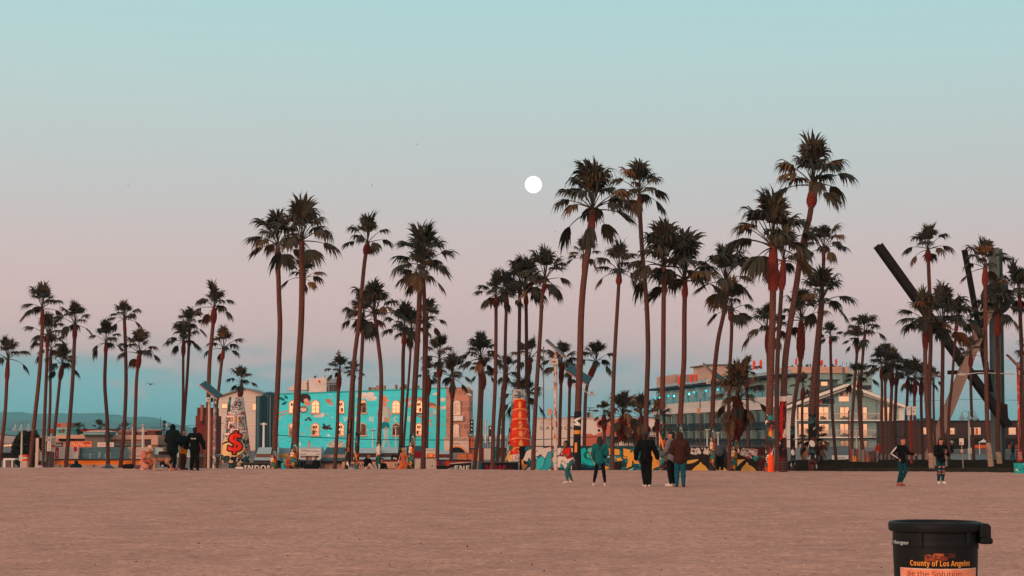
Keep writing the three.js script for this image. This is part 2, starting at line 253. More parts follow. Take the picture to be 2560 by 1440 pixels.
trunkPaint('red', ['#4a2224', '#8a2a2a', '#d9c8be', '#a03a30', '#2a1f20', '#c84a3a'], 4, (g, w, h) => { g.strokeStyle = '#c9251f'; g.lineWidth = 12; for (let i = 0; i < 4; i++) { g.beginPath(); g.arc(w * 0.5, h * (0.1 + 0.12 * i), 24, 2, 6); g.stroke(); } g.fillStyle = '#d8cabf'; g.fillRect(0, 0, w, 16); });
trunkPaint('dark', ['#1c1a1c', '#27323a', '#d5cbc2', '#3b5a5a', '#5a2b28', '#181516'], 5);
trunkPaint('script', ['#2e2423', '#33282a'], 6, (g, w, h) => { g.fillStyle = '#26201f'; g.fillRect(0, 0, w, h * 0.55); g.fillStyle = '#c25f35'; g.font = 'bold 26px sans-serif'; g.textAlign = 'center'; 'LET UBUSM'.split('').forEach((c, i) => { for (const u of [0.25, 0.75]) g.fillText(c, w * u, 18 + i * h * 0.058); }); const q = rng(77); for (let i = 0; i < 60; i++) { g.fillStyle = ['#1c4a40', '#2a2022', '#d8cfc0', '#1d6b5c', '#2c2326'][Math.floor(q() * 5)]; g.beginPath(); g.ellipse(q() * w, h * (0.58 + 0.42 * q()), 5 + 14 * q(), 4 + 12 * q(), q() * 3, 0, 6.3); g.fill(); } });
trunkPaint('hydrant', ['#30302c', '#b64a2c', '#2b4a4a', '#d8cabc', '#8a2f2a', '#3a2a2a'], 7, (g, w, h) => { g.fillStyle = '#f0552c'; for (const x of [0.2, 0.7]) { g.beginPath(); g.moveTo(w * (x - 0.12), h); g.lineTo(w * (x - 0.14), h * 0.72); g.quadraticCurveTo(w * x, h * 0.5, w * (x + 0.14), h * 0.72); g.lineTo(w * (x + 0.14), h); g.fill(); g.fillStyle = '#e08a2c'; g.beginPath(); g.arc(w * x, h * 0.32, 13, 0, 7); g.fill(); g.fillStyle = '#2f7f82'; g.fillRect(w * x - 20, h * 0.02, 34, 20); g.strokeStyle = '#d8d0c4'; g.lineWidth = 6; g.beginPath(); g.moveTo(w * x - 22, h * 0.3); g.lineTo(w * x - 18, h * 0.55); g.lineTo(w * x, h * 0.66); g.stroke(); g.fillStyle = '#f0552c'; } });
trunkPaint('letter', ['#1f1d20', '#252126'], 8, (g, w, h) => { g.strokeStyle = '#d9d2ca'; g.lineWidth = 9; for (const x of [0.25, 0.75]) { g.beginPath(); g.moveTo(w * x - 20, h * 0.10); g.lineTo(w * x + 20, h * 0.14); g.lineTo(w * x - 20, h * 0.22); g.lineTo(w * x + 22, h * 0.2); g.stroke(); g.fillStyle = '#d98433'; g.fillRect(w * x - 22, h * 0.3, 46, 16); g.fillRect(w * x, h * 0.5, 14, 40); } });

trunkPaint('pale', ['#8f7668', '#9a8070', '#866c60', '#a58a7a'], 9);  // mottled paler tan over the lower trunk, no tags

// ───────── the palms, left to right ─────────
palm('leftmost palm, cut by the left edge of the photo', 108, 20, 899, 68, [54, 15, 0], 9, [[17, 954], [12, 1040], [4, 1168]]);
palm('second palm from the left edge, tallest of the far left cluster, leaning left', 102, 106, 773, 76, [42, 15, 0], 10, [[106, 817], [98, 941], [88, 1035], [81, 1166]]);
palm('palm with a dense crown tucked behind the tall far left palm', 112, 119, 840, 66, [34, 13, 0], 8.5, [[118, 885], [113.5, 997], [114, 1166]]);
palm('thin palm with a long brown skirt, third trunk from the left cluster sign', 116, 127, 875, 58, [58, 10, 1], 7, [[126, 930], [125, 1020], [124, 1166]]);
palm('short palm with a ragged brown sheath, leaning left behind the white sign pair', 112, 156, 912, 62, [38, 15, 1], 8, [[150, 949], [141, 1035], [133, 1166]], { low: -55 });
palm('palm with a wide spreading crown in front of the white and red banner', 104, 188, 813, 64, [36, 15, 0], 9.5, [[186, 855], [181, 960], [171, 1168]]);
palm('low palm curving right above the grey tent on the sand', 106, 265, 857, 60, [28, 13, 0], 9, [[264, 892], [262, 960], [268, 1054], [278, 1168]]);
palm('slender palm in front of the teal banner, taller than its neighbours', 106, 311, 799, 56, [32, 11, 0], 9, [[313, 847], [315, 960], [310, 1072], [306, 1166]]);
palm('palm with a broad upright crown, beside the crouching person in orange', 104, 349, 886, 68, [36, 16, 1], 8.5, [[342, 941], [339, 1016], [340, 1170]]);
palm('thin palm rising behind the person in the hooded dark coat', 112, 459, 853, 60, [38, 13, 1], 7, [[458, 904], [457, 1035], [454, 1168]], { low: -40 });
palm('thin palm pair partner, higher crown above the three standing people', 113, 474, 816, 58, [26, 10, 0], 7.5, [[473, 847], [468, 941], [461, 1035], [456, 1168]]);
palm('palm with a red brown sheath rising from behind the black hoodie', 100, 536, 770, 68, [40, 19, 1], 10, [[532, 817], [524, 904], [521, 994], [519, 1172]]);
palm('leaning palm right of the solar lamp post with the white casing', 106, 559, 872, 60, [28, 14, 0], 8, [[554, 907], [547, 971], [539, 1035], [534, 1172]]);
palm('short palm showing above the dollar sign tower, against the pale gable', 130, 604, 960, 50, [38, 16, 1], 9, [[599, 1000], [600, 1172]], { n: 16 });
palm('left palm of the tall pair before the dark silo, one frond hanging left', 90, 694, 615, 106, [36, 20, 0], 12.5, [[695, 651], [698, 757], [700, 809], [695, 941], [687, 1176]], { paint: ['mixed', 1128] });
palm('right palm of the tall pair, thickest trunk before the turquoise mural', 87, 754, 604, 120, [34, 17, 0], 15, [[755, 704], [753, 809], [745, 941], [737, 1176]], { paint: ['mixed', 1112] });
palm('smaller palm whose crown shows right of the tall pair trunk', 104, 762, 697, 68, [38, 11, 0], 8, [[756, 760], [750, 940], [743, 1176]]);
palm('small palm with a gull on top before the turquoise mural', 110, 849, 932, 50, [42, 15, 1], 8.5, [[846, 978], [843, 1073], [839, 1176]], { n: 22, low: 0 });
palm('small dark palm crown half hidden behind the trunk with orange letters', 128, 885, 936, 36, [20, 9, 1], 6, [[884, 1000], [882, 1176]]);
palm('tall palm with orange letters down its lower trunk', 94, 919, 607, 78, [30, 20, 1], 10.5, [[912, 651], [908, 688], [898, 799], [884, 915], [875, 1047], [871, 1176]], { paint: ['script', 1052] });
palm('palm with red brown sheath, second trunk right of the orange letters', 96, 908, 802, 84, [34, 18, 0], 9.5, [[906, 857], [900, 968], [895, 1073], [892, 1176]], { paint: ['orange', 1082] });
palm('palm curving right then straight down before the painted woman on the mural', 95, 937, 788, 98, null, 10, [[945, 852], [952, 915], [953, 968], [949, 1073], [946, 1176]], { paint: ['green', 1100] });
palm('palm with a full crown left of the thick painted trunk, standing by the orange figure', 98, 1012, 828, 82, [36, 17, 0], 9.5, [[1008, 888], [1007, 968], [1003, 1073], [1001, 1176]], { paint: ['dark', 1118] });
palm('very thin palm squeezed between two thicker trunks before the mural', 110, 1029, 830, 62, [32, 11, 0], 6, [[1024, 915], [1016, 1020], [1005, 1176]]);
palm('thick palm with drooping lower crown before the right half of the mural', 90, 1051, 692, 86, [42, 17, 0], 13.5, [[1049, 735], [1046, 809], [1037, 968], [1031, 1100], [1027, 1176]], { paint: ['mixed', 1092], low: -35 });
palm('tallest palm before the right half of the mural, crown stacked over another', 98, 1058, 662, 108, null, 10.5, [[1062, 809], [1061, 968], [1059, 1176]]);
palm('palm crown low behind the stacked crowns, fronds reaching right', 112, 1069, 805, 60, null, 7, [[1066, 900], [1062, 1176]]);
palm('short brown skirted palm hidden behind the mural corner trunk', 126, 1071, 938, 42, [52, 17, 1], 8, [[1070, 990], [1066, 1176]], { n: 15, low: -50 });
palm('palm before the mural edge with a long brown sheath', 106, 1099, 897, 66, [50, 15, 1], 9, [[1097, 968], [1095, 1073], [1093, 1176]]);
palm('short palm before the brick tower with two arched windows', 110, 1132, 946, 66, [52, 16, 1], 8, [[1130, 1010], [1129, 1090], [1127, 1176]], { low: -45 });
palm('leaning palm with layered crowns right of the brick tower', 102, 1201, 898, 70, [42, 18, 1], 9, [[1199, 1004], [1193, 1100], [1184, 1176]], { low: -55, n: 30 });
palm('dark shaggy palm close behind the leaning palm by the tattoo boards', 118, 1209, 934, 52, [40, 20, 1], 9, [[1204, 1004], [1202, 1176]], { low: -60 });
palm('first and shortest of the five tall slim palms left of the solar lamps', 98, 1240, 740, 70, [28, 16, 1], 9, [[1240, 827], [1238, 960], [1233, 1071], [1231, 1176]]);
palm('second slim palm of the row of five, thin trunk', 104, 1267, 740, 68, [27, 16, 0], 8.5, [[1264, 827], [1262, 933], [1258, 1060], [1256, 1176]]);
palm('third slim palm of the row of five, red sheath, above the orange painted tower', 105, 1299, 706, 80, [27, 16, 0], 9, [[1299, 782], [1296, 960], [1294, 1176]]);
palm('fourth slim palm of the row of five, lifted petioles below the crown', 106, 1315, 734, 102, [30, 16, 0], 9, [[1316, 827], [1317, 960], [1318, 1176]], { low: 5 });
palm('fifth slim palm of the row of five, tallest, with fronds hanging right', 95, 1363, 700, 90, [40, 13, 1], 10, [[1356, 738], [1351, 827], [1342, 960], [1336, 1071], [1331, 1176]], { low: -45 });
palm('dark low palm behind the fourth and fifth slim palms', 120, 1325, 898, 58, [38, 14, 1], 8, [[1322, 960], [1321, 1176]]);
palm('dark low palm with hanging skirt behind the second slim palm', 122, 1267, 935, 56, [60, 16, 1], 7.5, [[1255, 1000], [1246, 1093], [1243, 1176]], { low: -65 });
palm('broad short palm with wide fronds behind the orange painted tower', 112, 1309, 1000, 74, [60, 26, 1], 12, [[1309, 1060], [1309, 1176]], { low: -25, n: 22 });
palm('low palm directly behind the tilted solar panel of the orange lamp post', 110, 1404, 911, 66, [46, 16, 1], 8, [[1402, 982], [1400, 1050], [1398, 1176]]);
palm('brown skirted palm between the solar lamp and the big leaning palm', 112, 1425, 938, 44, [32, 14, 1], 7.5, [[1424, 982], [1422, 1084], [1420, 1176]], { low: -40 });
palm('big leaning palm next to the moon with a red sheath', 83, 1481, 526, 134, [60, 25, 0], 15.5, [[1477, 587], [1467, 647], [1459, 706], [1453, 785], [1450, 900], [1444, 1049], [1440, 1178]], { paint: ['letter', 1030], n: 34, low: -40 });
palm('smaller palm showing behind the big leaning palm below its crown', 106, 1459, 645, 58, [32, 10, 0], 7, [[1456, 720], [1450, 900], [1446, 1176]]);
palm('low dark palm with a red brown sheath right of the big leaning palm', 108, 1490, 905, 62, [50, 18, 1], 8.5, [[1467, 968], [1462, 1050], [1458, 1176]]);
palm('tall palm whose crown touches the big leaning palm on its right', 88, 1598, 484, 96, [36, 17, 0], 11.5, [[1601, 552], [1604, 607], [1610, 686], [1617, 765], [1620, 890], [1618, 949], [1615, 1054], [1613, 1178]], { n: 32, low: -35 });
palm('medium palm with a round sheath, alone between two tall trunks', 94, 1548, 682, 84, [30, 20, 0], 9.5, [[1546, 726], [1540, 825], [1536, 900], [1534, 949], [1531, 1050], [1529, 1176]]);
palm('palm with graffiti trunk standing behind the grey hooded man', 87, 1660, 668, 130, [52, 17, 0], 12, [[1659, 765], [1658, 900], [1657, 949], [1656, 1045], [1655, 1176]], { paint: ['orange', 1028], low: -20 });
palm('palm with long bare petioles right of the graffiti trunk palm', 88, 1713, 702, 138, [46, 20, 0], 12.5, [[1711, 785], [1710, 900], [1707, 949], [1703, 1009], [1700, 1069], [1697, 1178]], { low: -12, paint: ['mixed', 1062] });
palm('leaning palm with ragged wide crown left of the thickest sheath', 88, 1814, 705, 104, [58, 21, 1], 11, [[1811, 773], [1797, 840], [1790, 890], [1785, 949], [1781, 1054], [1778, 1179]], { paint: ['mixed', 1076], low: -45, n: 32 });
palm('palm with a small round sheath and straight trunk behind the bushy palm', 96, 1828, 775, 84, [28, 21, 0], 9, [[1829, 830], [1825, 913], [1822, 1020], [1820, 1179]], { low: -40 });
palm('palm with the thickest and longest red sheath on the right half', 81, 1933, 620, 146, [112, 38, 0], 17, [[1932, 765], [1930, 830], [1927, 919], [1923, 1054], [1920, 1188]], { paint: ['hydrant', 1040], n: 34, low: -15 });
palm('palm standing just behind the thickest sheath, its own sheath narrower', 90, 1959, 652, 98, [76, 24, 0], 11, [[1951, 765], [1944, 890], [1942, 1000], [1940, 1185]], { low: -30 });
palm('tallest palm of the whole row, leaning right, bulb shaped red sheath', 82, 2033, 466, 128, [54, 33, 0], 15, [[2024, 544], [2013, 583], [2003, 631], [1989, 726], [1973, 825], [1964, 890], [1960, 964], [1957, 1054], [1954, 1185]], { paint: ['red', 1002], n: 30, low: -12 });
palm('dark palm half hidden left of the thickest sheath trunk', 104, 1918, 826, 78, [58, 17, 1], 8, [[1920, 900], [1919, 1179]], { low: -35 });
palm('palm whose crown sits right of the tallest palm trunk', 94, 2060, 622, 82, [40, 12, 0], 9.5, [[2058, 680], [2052, 800], [2044, 950], [2036, 1178]]);
palm('thick palm with a crown drooping right, before the hotel gable', 85, 2054, 756, 100, null, 16, [[2050, 800], [2044, 860], [2035, 949], [2030, 1039], [2026, 1178]], { paint: ['dark', 1040], low: -40 });
palm('palm with a long spindle shaped brown skirt below its crown', 92, 2003, 800, 88, [100, 25, 1], 10, [[2001, 905], [1999, 925], [1988, 994], [1982, 1054], [1978, 1179]], { paint: ['dark', 1072], low: -45 });
palm('small skirted palm before the left end of the hotel gable', 118, 2008, 968, 42, [34, 14, 1], 6.5, [[2005, 1030], [2003, 1176]], { n: 16 });
palm('small slim palm before the hotel sign letters', 104, 2076, 842, 42, [22, 11, 0], 7.5, [[2078, 949], [2082, 1054], [2088, 1176]]);
palm('left palm of the slim pair right of the hotel gable peak', 110, 2143, 858, 50, [28, 11, 1], 7.5, [[2142, 890], [2136, 964], [2130, 1069], [2125, 1176]], { low: -20 });
palm('right palm of the slim pair with the higher crown, hotel behind', 108, 2162, 836, 66, [22, 10, 0], 7.5, [[2158, 880], [2152, 970], [2150, 1176]]);
palm('dark palm with a brown skirt before the right hotel balconies', 104, 2148, 950, 58, [27, 14, 1], 9.5, [[2148, 1012], [2154, 1100], [2157, 1176]], { low: -45 });
palm('first palm of the dark clump left of the white signs', 112, 2204, 918, 54, [34, 13, 1], 7, [[2205, 980], [2204, 1060], [2204, 1176]]);
palm('second palm of the dark clump left of the white signs, thin', 116, 2215, 905, 54, [36, 10, 1], 7, [[2213, 980], [2212, 1176]]);
palm('third palm of the dark clump left of the white signs, tallest', 110, 2230, 924, 64, [44, 14, 1], 8, [[2229, 980], [2226, 1060], [2224, 1176]]);
palm('fourth palm of the dark clump, nearest the white signs', 111, 2242, 932, 48, [34, 13, 1], 8, [[2240, 985], [2237, 1060], [2234, 1176]]);
palm('first palm of the dark clump right of the white signs', 112, 2270, 944, 52, [32, 13, 1], 7.5, [[2268, 1000], [2264, 1090], [2262, 1176]]);
palm('middle palm of the dark clump right of the white signs, fullest crown', 110, 2288, 948, 64, [42, 15, 1], 7.5, [[2286, 1010], [2285, 1176]]);
palm('last palm of the dark clump right of the white signs', 113, 2304, 950, 54, [40, 15, 1], 7.5, [[2303, 1010], [2302, 1176]]);
palm('small crown peeping out right of the dark clump beside steel beam', 124, 2334, 948, 34, null, 6, [[2334, 1020], [2333, 1176]]);
palm('tall palm with a round crown crossing the long leaning steel beam', 88, 2320, 624, 78, [29, 19, 1], 10, [[2322, 682], [2326, 776], [2327, 847], [2324, 950], [2324, 1060], [2330, 1182]], { paint: ['pale', 1140], low: -18 });
palm('palm with a long brown skirt overlapping the leaning steel beam', 86, 2315, 806, 86, [70, 19, 1], 11, [[2313, 894], [2315, 965], [2322, 1085], [2324, 1182]], { paint: ['pale', 1136], low: -15 });
palm('palm in front of the crossing of the leaning steel beam, behind the phone woman', 88, 2357, 812, 110, [36, 18, 0], 10, [[2357, 871], [2356, 960], [2355, 1060], [2357, 1182]], { paint: ['pale', 1142], low: -18 });
palm('slim palm between the two leaning steel beams', 102, 2392, 806, 74, [24, 13, 0], 7, [[2388, 850], [2379, 965], [2372, 1036], [2365, 1178]]);
palm('short dark palm behind the pale leaning strut of the sculpture', 124, 2427, 888, 52, [30, 14, 1], 7.5, [[2427, 965], [2427, 1176]]);
palm('tall palm with a red sheath before the second steel beam', 88, 2463, 670, 84, [46, 21, 0], 10.5, [[2463, 729], [2465, 918], [2471, 1107], [2473, 1180]], { paint: ['pale', 1116], low: -12 });
palm('dark palm covering the ring of the steel sculpture', 90, 2493, 784, 84, [58, 22, 0], 11, [[2494, 871], [2496, 1012], [2494, 1100], [2494, 1182]], { paint: ['pale', 1135], low: -25, n: 32 });
palm('palm at the right edge beside the solar lamp post', 92, 2549, 743, 94, [42, 17, 0], 10.5, [[2551, 800], [2554, 871], [2558, 1107], [2559, 1180]]);
palm('palm mostly outside the right edge, fronds reaching into view', 104, 2577, 890, 56, [30, 14, 1], 9, [[2578, 960], [2580, 1178]]);
const BUSHY = 'low bushy palms behind the graffiti walls';
palm('bushy low palm with orange brown fronds behind the orange graffiti wall', 103, 1557, 1040, 68, [62, 34, 1], 13, [[1555, 1100], [1553, 1178]], { group: BUSHY, warm: 0.5, low: -75, n: 38, paint: ['green', 1085] });
palm('small bushy palm at the left end above the girl in the teal top', 112, 1510, 1036, 40, [40, 16, 1], 7, [[1511, 1090], [1511, 1178]], { group: BUSHY, warm: 0.5, low: -50 });
palm('bushy palm behind the man in black', 108, 1602, 1046, 64, [54, 26, 1], 9, [[1595, 1100], [1592, 1178]], { group: BUSHY, warm: 0.5, low: -70, n: 32 });
palm('bushy palm before the left corner of the hotel wing', 114, 1644, 1046, 54, [30, 18, 1], 7, [[1644, 1100], [1643, 1178]], { group: BUSHY, warm: 0.5, low: -35 });
palm('biggest bushy palm with a heavy brown skirt before the hotel wing', 94, 1846, 1000, 92, [100, 44, 1], 14, [[1842, 1080], [1836, 1130], [1831, 1180]], { group: BUSHY, warm: 0.5, low: -75, n: 44, paint: ['mixed', 1096] });
palm('dark crown poking out above the biggest bushy palm', 110, 1866, 938, 50, [40, 16, 1], 8, [[1868, 1000], [1868, 1178]], { group: BUSHY, warm: 0.5, low: -30 });
palm('ground hugging bushy palm before the hotel ground floor', 92, 2036, 1108, 54, [26, 26, 1], 12, [[2033, 1140], [2030, 1178]], { group: BUSHY, warm: 0.5, low: -45, n: 34 });
// ───────── hills and moon ─────────
{
  const D = 9000, D2 = 6500;
  const ridge = (D, pts, depth, seed) => {
    const n = 90, pos = [], idx = [], x0 = pts[0][0], x1 = pts[pts.length - 1][0];
    const yAt = (x) => { let k = 0; while (k < pts.length - 2 && pts[k + 1][0] < x) k++; const t = (x - pts[k][0]) / (pts[k + 1][0] - pts[k][0]); return mix(pts[k][1], pts[k + 1][1], t * t * (3 - 2 * t)); };
    for (let j = 0; j <= 8; j++) for (let i = 0; i <= n; i++) {
      const px = mix(x0, x1, i / n), s = j / 8, p = P(px, yAt(px) + (fbm(px * 0.06, 3, 3, seed) - 0.5) * 4, D), d = (s - 0.5) * 2 * depth, h = p.y * (1 - Math.abs(s - 0.5) * 2) * (0.9 + 0.2 * fbm(px * 0.05, s * 4, 3, seed + 4));
      pos.push(p.x, (j === 4 ? p.y : Math.max(-2, h)) - (j === 0 || j === 8 ? 3 : 0), -D - d);
      if (i && j) { const k = j * (n + 1) + i; idx.push(k - n - 2, k - n - 1, k, k - n - 2, k, k - 1); }
    }
    const g = new THREE.BufferGeometry(); g.setAttribute('position', new THREE.Float32BufferAttribute(pos, 3)); g.setIndex(idx); g.computeVertexNormals(); return g;
  };
  scene.fog = new THREE.FogExp2(0x74bac6, 0.0001);                      // sea haze lying low over the town
  const hm = mat(0.055, 0.07, 0.05, 1);
  struct('hills', ridge(D, [[-420, 1046], [-200, 1034], [0, 1030], [30, 1031], [45, 1029], [85, 1035], [130, 1034], [180, 1033], [230, 1032], [290, 1036], [322, 1043], [340, 1043], [365, 1041], [385, 1044], [420, 1058], [480, 1070], [600, 1078], [760, 1086]], 1500, 3), hm);
  struct('hills', ridge(D2, [[-300, 1070], [0, 1052], [90, 1050], [160, 1056], [240, 1052], [330, 1056], [390, 1055], [440, 1064], [520, 1076], [620, 1086]], 900, 8), mat(0.065, 0.075, 0.05, 1));
  const p = P(1333.5, 461.5, 20000), moon = part(scene, 'sky_moon', new THREE.SphereGeometry(21.5 * M(20000), 48, 32), new THREE.MeshStandardMaterial({ color: 0x000000, roughness: 1, emissive: new THREE.Color(1, 0.97, 0.94), emissiveIntensity: 1.35 }));
  moon.position.copy(p); tag(moon, 'bright full white moon in the sky left of the big leaning palm', 'moon');
}

// ───────── a wall seen at an angle: local axes with x along the wall, z out of it ─────────
function facade(o, pxL, DL, pxR, DR) {
  const a = P(pxL, 1087, DL), b = P(pxR, 1087, DR), d = V(b.x - a.x, 0, b.z - a.z), W = d.length();
  o.position.set(a.x, LOW, a.z); o.rotation.y = Math.atan2(-d.z, d.x);
  const X = (px) => { const u = (px - 1280) / FOCAL; return W * clamp((u * -a.z - a.x) / (d.x + u * d.z), -0.5, 1.5); };
  const Dat = (px) => -(a.z + d.z * X(px) / W);
  const Y = (px, py) => P(px, py, Dat(px)).y - LOW;
  return {
    W, X, Y, Dat,
    rect: (x0, y0, x1, y1, z, depth) => { const l = X(x0), r = X(x1), m = (x0 + x1) / 2, t = Y(m, y0), bt = Y(m, y1); return boxG(r - l, t - bt, depth, (l + r) / 2, (t + bt) / 2, z + depth / 2); },
    at: (px, py, z = 0) => V(X(px), Y(px, py), z),
  };
}
const archShape = (w, h, pointed) => { const s = new THREE.Shape(), k = h - w / 2; s.moveTo(-w / 2, 0); s.lineTo(w / 2, 0); s.lineTo(w / 2, k); if (pointed) { s.quadraticCurveTo(w / 2, h - w * 0.12, 0, h + w * 0.06); s.quadraticCurveTo(-w / 2, h - w * 0.12, -w / 2, k); } else s.absarc(0, k, w / 2, 0, Math.PI); s.lineTo(-w / 2, 0); return s; };
const extr = (shape, depth) => new THREE.ExtrudeGeometry(shape, { depth, bevelEnabled: false, curveSegments: 10 });
const poly = (pts) => { const s = new THREE.Shape(); pts.forEach(([x, y], i) => (i ? s.lineTo(x, y) : s.moveTo(x, y))); s.closePath(); return s; };
const GLASS = new THREE.MeshPhysicalMaterial({ color: new THREE.Color().setRGB(0.84, 0.64, 0.50), metalness: 0.95, roughness: 0.06 });       // coated glass, mirrors the afterglow
const DARKGLASS = new THREE.MeshPhysicalMaterial({ color: new THREE.Color().setRGB(0.025, 0.042, 0.046), roughness: 0.1, specularIntensity: 1 });
const WHITE = hexm('#c9bcb2', 0.8), TRIM = hexm('#d9cfc6', 0.7), DARK = hexm('#1d1a1b', 0.8), STEELGREY = hexm('#5d6466', 0.6);
const wallN = tnoise(7, 33);
const stuccoMap = dataTex(256, 256, (x, y) => { const k = 0.88 + 0.2 * wallN(x / 256, y / 256) + 0.05 * (hash2(x, y, 6) - 0.5); return [236 * k, 236 * k, 236 * k]; }); stuccoMap.repeat.set(0.5, 0.5);
const stucco = (r, g, b) => { const l = lin([r, g, b]); return tmat(stuccoMap, 0.9, { color: new THREE.Color().setRGB(l[0] * 1.18, l[1] * 1.18, l[2] * 1.18) }); };

// ───────── the turquoise mural building ─────────
{
  const t = thing('mural_building', 'turquoise building covered by a painted mural with VENICE letters and arched windows', 'building', V(0, 0, 0)), f = facade(t, 697, 251, 1115, 247);
  const tl = f.Y(697, 987), top = f.Y(1115, 972), W = f.W, face = poly([[0, 0], [0, tl], [W, top], [W, 0]]);
  part(t, 'wall', extr(face, 5).translate(0, 0, -5), hexm('#8a8078'));
  const mural = canvasTex(1680, 640, (g, w, h) => {
    const X = (px) => f.X(px) / W * w, Y = (px, py) => (1 - f.Y(px, py) / top) * h, s = w / 418, r = rng(9);
    g.fillStyle = '#48d8e2'; g.fillRect(0, 0, w, h);
    for (let i = 0; i < 700; i++) { g.fillStyle = ['rgba(70,214,224,.18)', 'rgba(40,180,188,.16)', 'rgba(96,220,214,.14)'][i % 3]; g.beginPath(); g.ellipse(r() * w, r() * h, 10 + 70 * r(), 3 + 14 * r(), 0, 0, 7); g.fill(); }
    for (let i = 0; i < 60; i++) { g.fillStyle = 'rgba(44,168,180,.4)'; g.fillRect(r() * w, h * (0.70 + 0.16 * r()), 40 + 150 * r(), 2 + 3 * r()); }
    const E = (px, py, rx, ry, c, a = 0) => { g.fillStyle = c; g.beginPath(); g.ellipse(X(px), Y(px, py), rx * s, ry * s, a, 0, 7); g.fill(); };
    const L = (c, lw, pts) => { g.strokeStyle = c; g.lineWidth = lw * s; g.lineCap = g.lineJoin = 'round'; g.beginPath(); pts.forEach(([x, y], i) => (i ? g.lineTo(X(x), Y(x, y)) : g.moveTo(X(x), Y(x, y)))); g.stroke(); };
    const skin = '#cf8a72', skin2 = '#b56a55', hair = '#3b2b30';
    for (const [x, y, k] of [[918, 990, 1.4], [930, 997, 1], [905, 988, 1], [799, 1039, 1], [1090, 985, .6], [1103, 1000, .8], [1108, 1020, .7]]) { E(x, y, 12 * k, 4.5 * k, '#d9cdc6', 0.1); E(x + 6 * k, y - 3 * k, 7 * k, 4 * k, '#e3d6cf'); E(x - 7 * k, y + 1.5 * k, 7 * k, 3.4 * k, '#cfc6c2'); }
    // floating swimmers and drifting things, loosely brushed
    E(705, 997, 9, 4, '#1f6f72', .4); E(712, 1008, 8, 3.5, '#216a6e', -.5); E(716, 993, 6, 3, '#1c5f64', .8); L(skin, 3.2, [[697, 1033], [706, 1030], [718, 1028], [728, 1024]]); L(skin2, 2.4, [[698, 1041], [705, 1037], [716, 1036]]); L('#e0a48c', 2, [[699, 1050], [705, 1042]]);
    E(763, 996, 15, 13, hair); E(770, 1008, 9, 7, skin); E(766, 1001, 6, 5, '#d8a08a'); E(760, 1024, 11, 9, '#5a4038'); E(760, 1024, 8, 6, '#d7c2b0'); L(skin2, 2, [[752, 1016], [760, 1020], [770, 1018]]);
    E(773, 1046, 5, 4, '#356c70'); E(766, 1050, 3.5, 3, '#4f5a5c'); E(778, 1050, 3, 3.5, '#2f6266'); L('#bcd8d4', .7, [[768, 1042], [782, 1034], [790, 1042]]);
    E(823, 1003, 9, 6, '#b7805f', .6); E(830, 1010, 6, 3.2, '#c8967a', .5); L('#b06a50', 1, [[828, 1004], [835, 1013]]); L('#9fe0de', 1, [[816, 1008], [822, 1016], [833, 1014]]);
    E(817, 1069, 11, 5, '#3d2c38'); E(812, 1064, 3, 6, '#352a36', -.3); E(824, 1066, 2.5, 5, '#3b2c34', .3); E(828, 1072, 4, 2.4, '#2d2b38'); E(823, 1089, 5, 1.6, '#cfe6e2'); E(822, 1087, 1.4, 3, '#e6eae4');
    for (let i = 0; i < 10; i++) { const a = -Math.PI + i / 9 * Math.PI; L(i % 2 ? '#d9b3a0' : '#c8957f', 3.4, [[842, 1120], [842 + 24 * Math.cos(a), 1120 + 20 * Math.sin(a)]]); } L('#8d5a50', .8, [[822, 1118], [829, 1107], [842, 1101], [856, 1106], [864, 1118]]);
    E(775, 1113, 3.4, 7, '#c98a78'); E(775, 1104, 2, 3, '#7a5a50'); E(752, 1110, 2, 6, '#d8d4ce');
    // the standing woman, loosely brushed
    E(962, 996, 6, 7.5, '#d88a5c'); E(968, 1001, 6, 4, '#e09a66', .4); E(966, 1011, 5, 3, '#de9464', -.3); E(962, 1001, 4.5, 6, skin); L(skin, 8, [[961, 1008], [962, 1022]]); E(961, 1030, 9.5, 14, '#b9b8ae'); L(skin, 4.6, [[971, 1018], [976, 1034], [972, 1052], [966, 1066]]); L(skin2, 4.2, [[951, 1018], [946, 1034], [948, 1050]]);
    E(962, 1049, 8, 6, '#c98a74'); E(964, 1064, 11, 10, '#157f88'); L('#b3caca', 6, [[962, 1074], [964, 1094], [958, 1118]]); L('#a3bfc0', 6, [[970, 1074], [968, 1096], [974, 1118]]); E(966, 1070, 3, 3, skin);
    // two swimmers at the right
    E(1018, 1000, 12, 5, '#b98c80', -.4); E(1024, 1014, 5, 4, skin); E(1022, 1008, 6, 5, '#cfb6ac'); E(1050, 997, 10, 4, '#a8685a', .2); E(1078, 1012, 13, 6, '#9a6152', .15); E(1084, 1018, 9, 3.6, '#c89a72', .2); E(1080, 1034, 14, 9, '#7fb6ba'); E(1088, 1030, 6, 5, '#a4cdd0'); L(skin2, 4, [[1042, 1038], [1056, 1044], [1068, 1050], [1078, 1052]]); L(skin, 3, [[1074, 1050], [1080, 1066]]);
    for (let i = 0; i < 90; i++) E(700 + r() * 412, 982 + r() * 110, 0.8 + 1.3 * r(), 0.8 + 1.2 * r(), ['#d98a70', '#c8e4e0', '#b9785f', '#e0a088'][i % 4]);
    for (const [x, y] of [[818, 1036], [1058, 1017], [1074, 1083], [771, 1071], [1108, 1061], [892, 1015]]) E(x, y, 2.2, 2.2, '#d7805f');
    for (const x of [880, 1015, 1100]) for (let i = 0; i < 5; i++) L('rgba(40,150,170,.5)', 1.2, [[x - 14 + 9 * i, 1110 + (i % 2) * 4], [x - 8 + 9 * i, 1106]]);
    g.fillStyle = '#d5d6cc'; g.textAlign = 'center'; g.textBaseline = 'middle'; g.font = `bold ${17 * s}px sans-serif`;
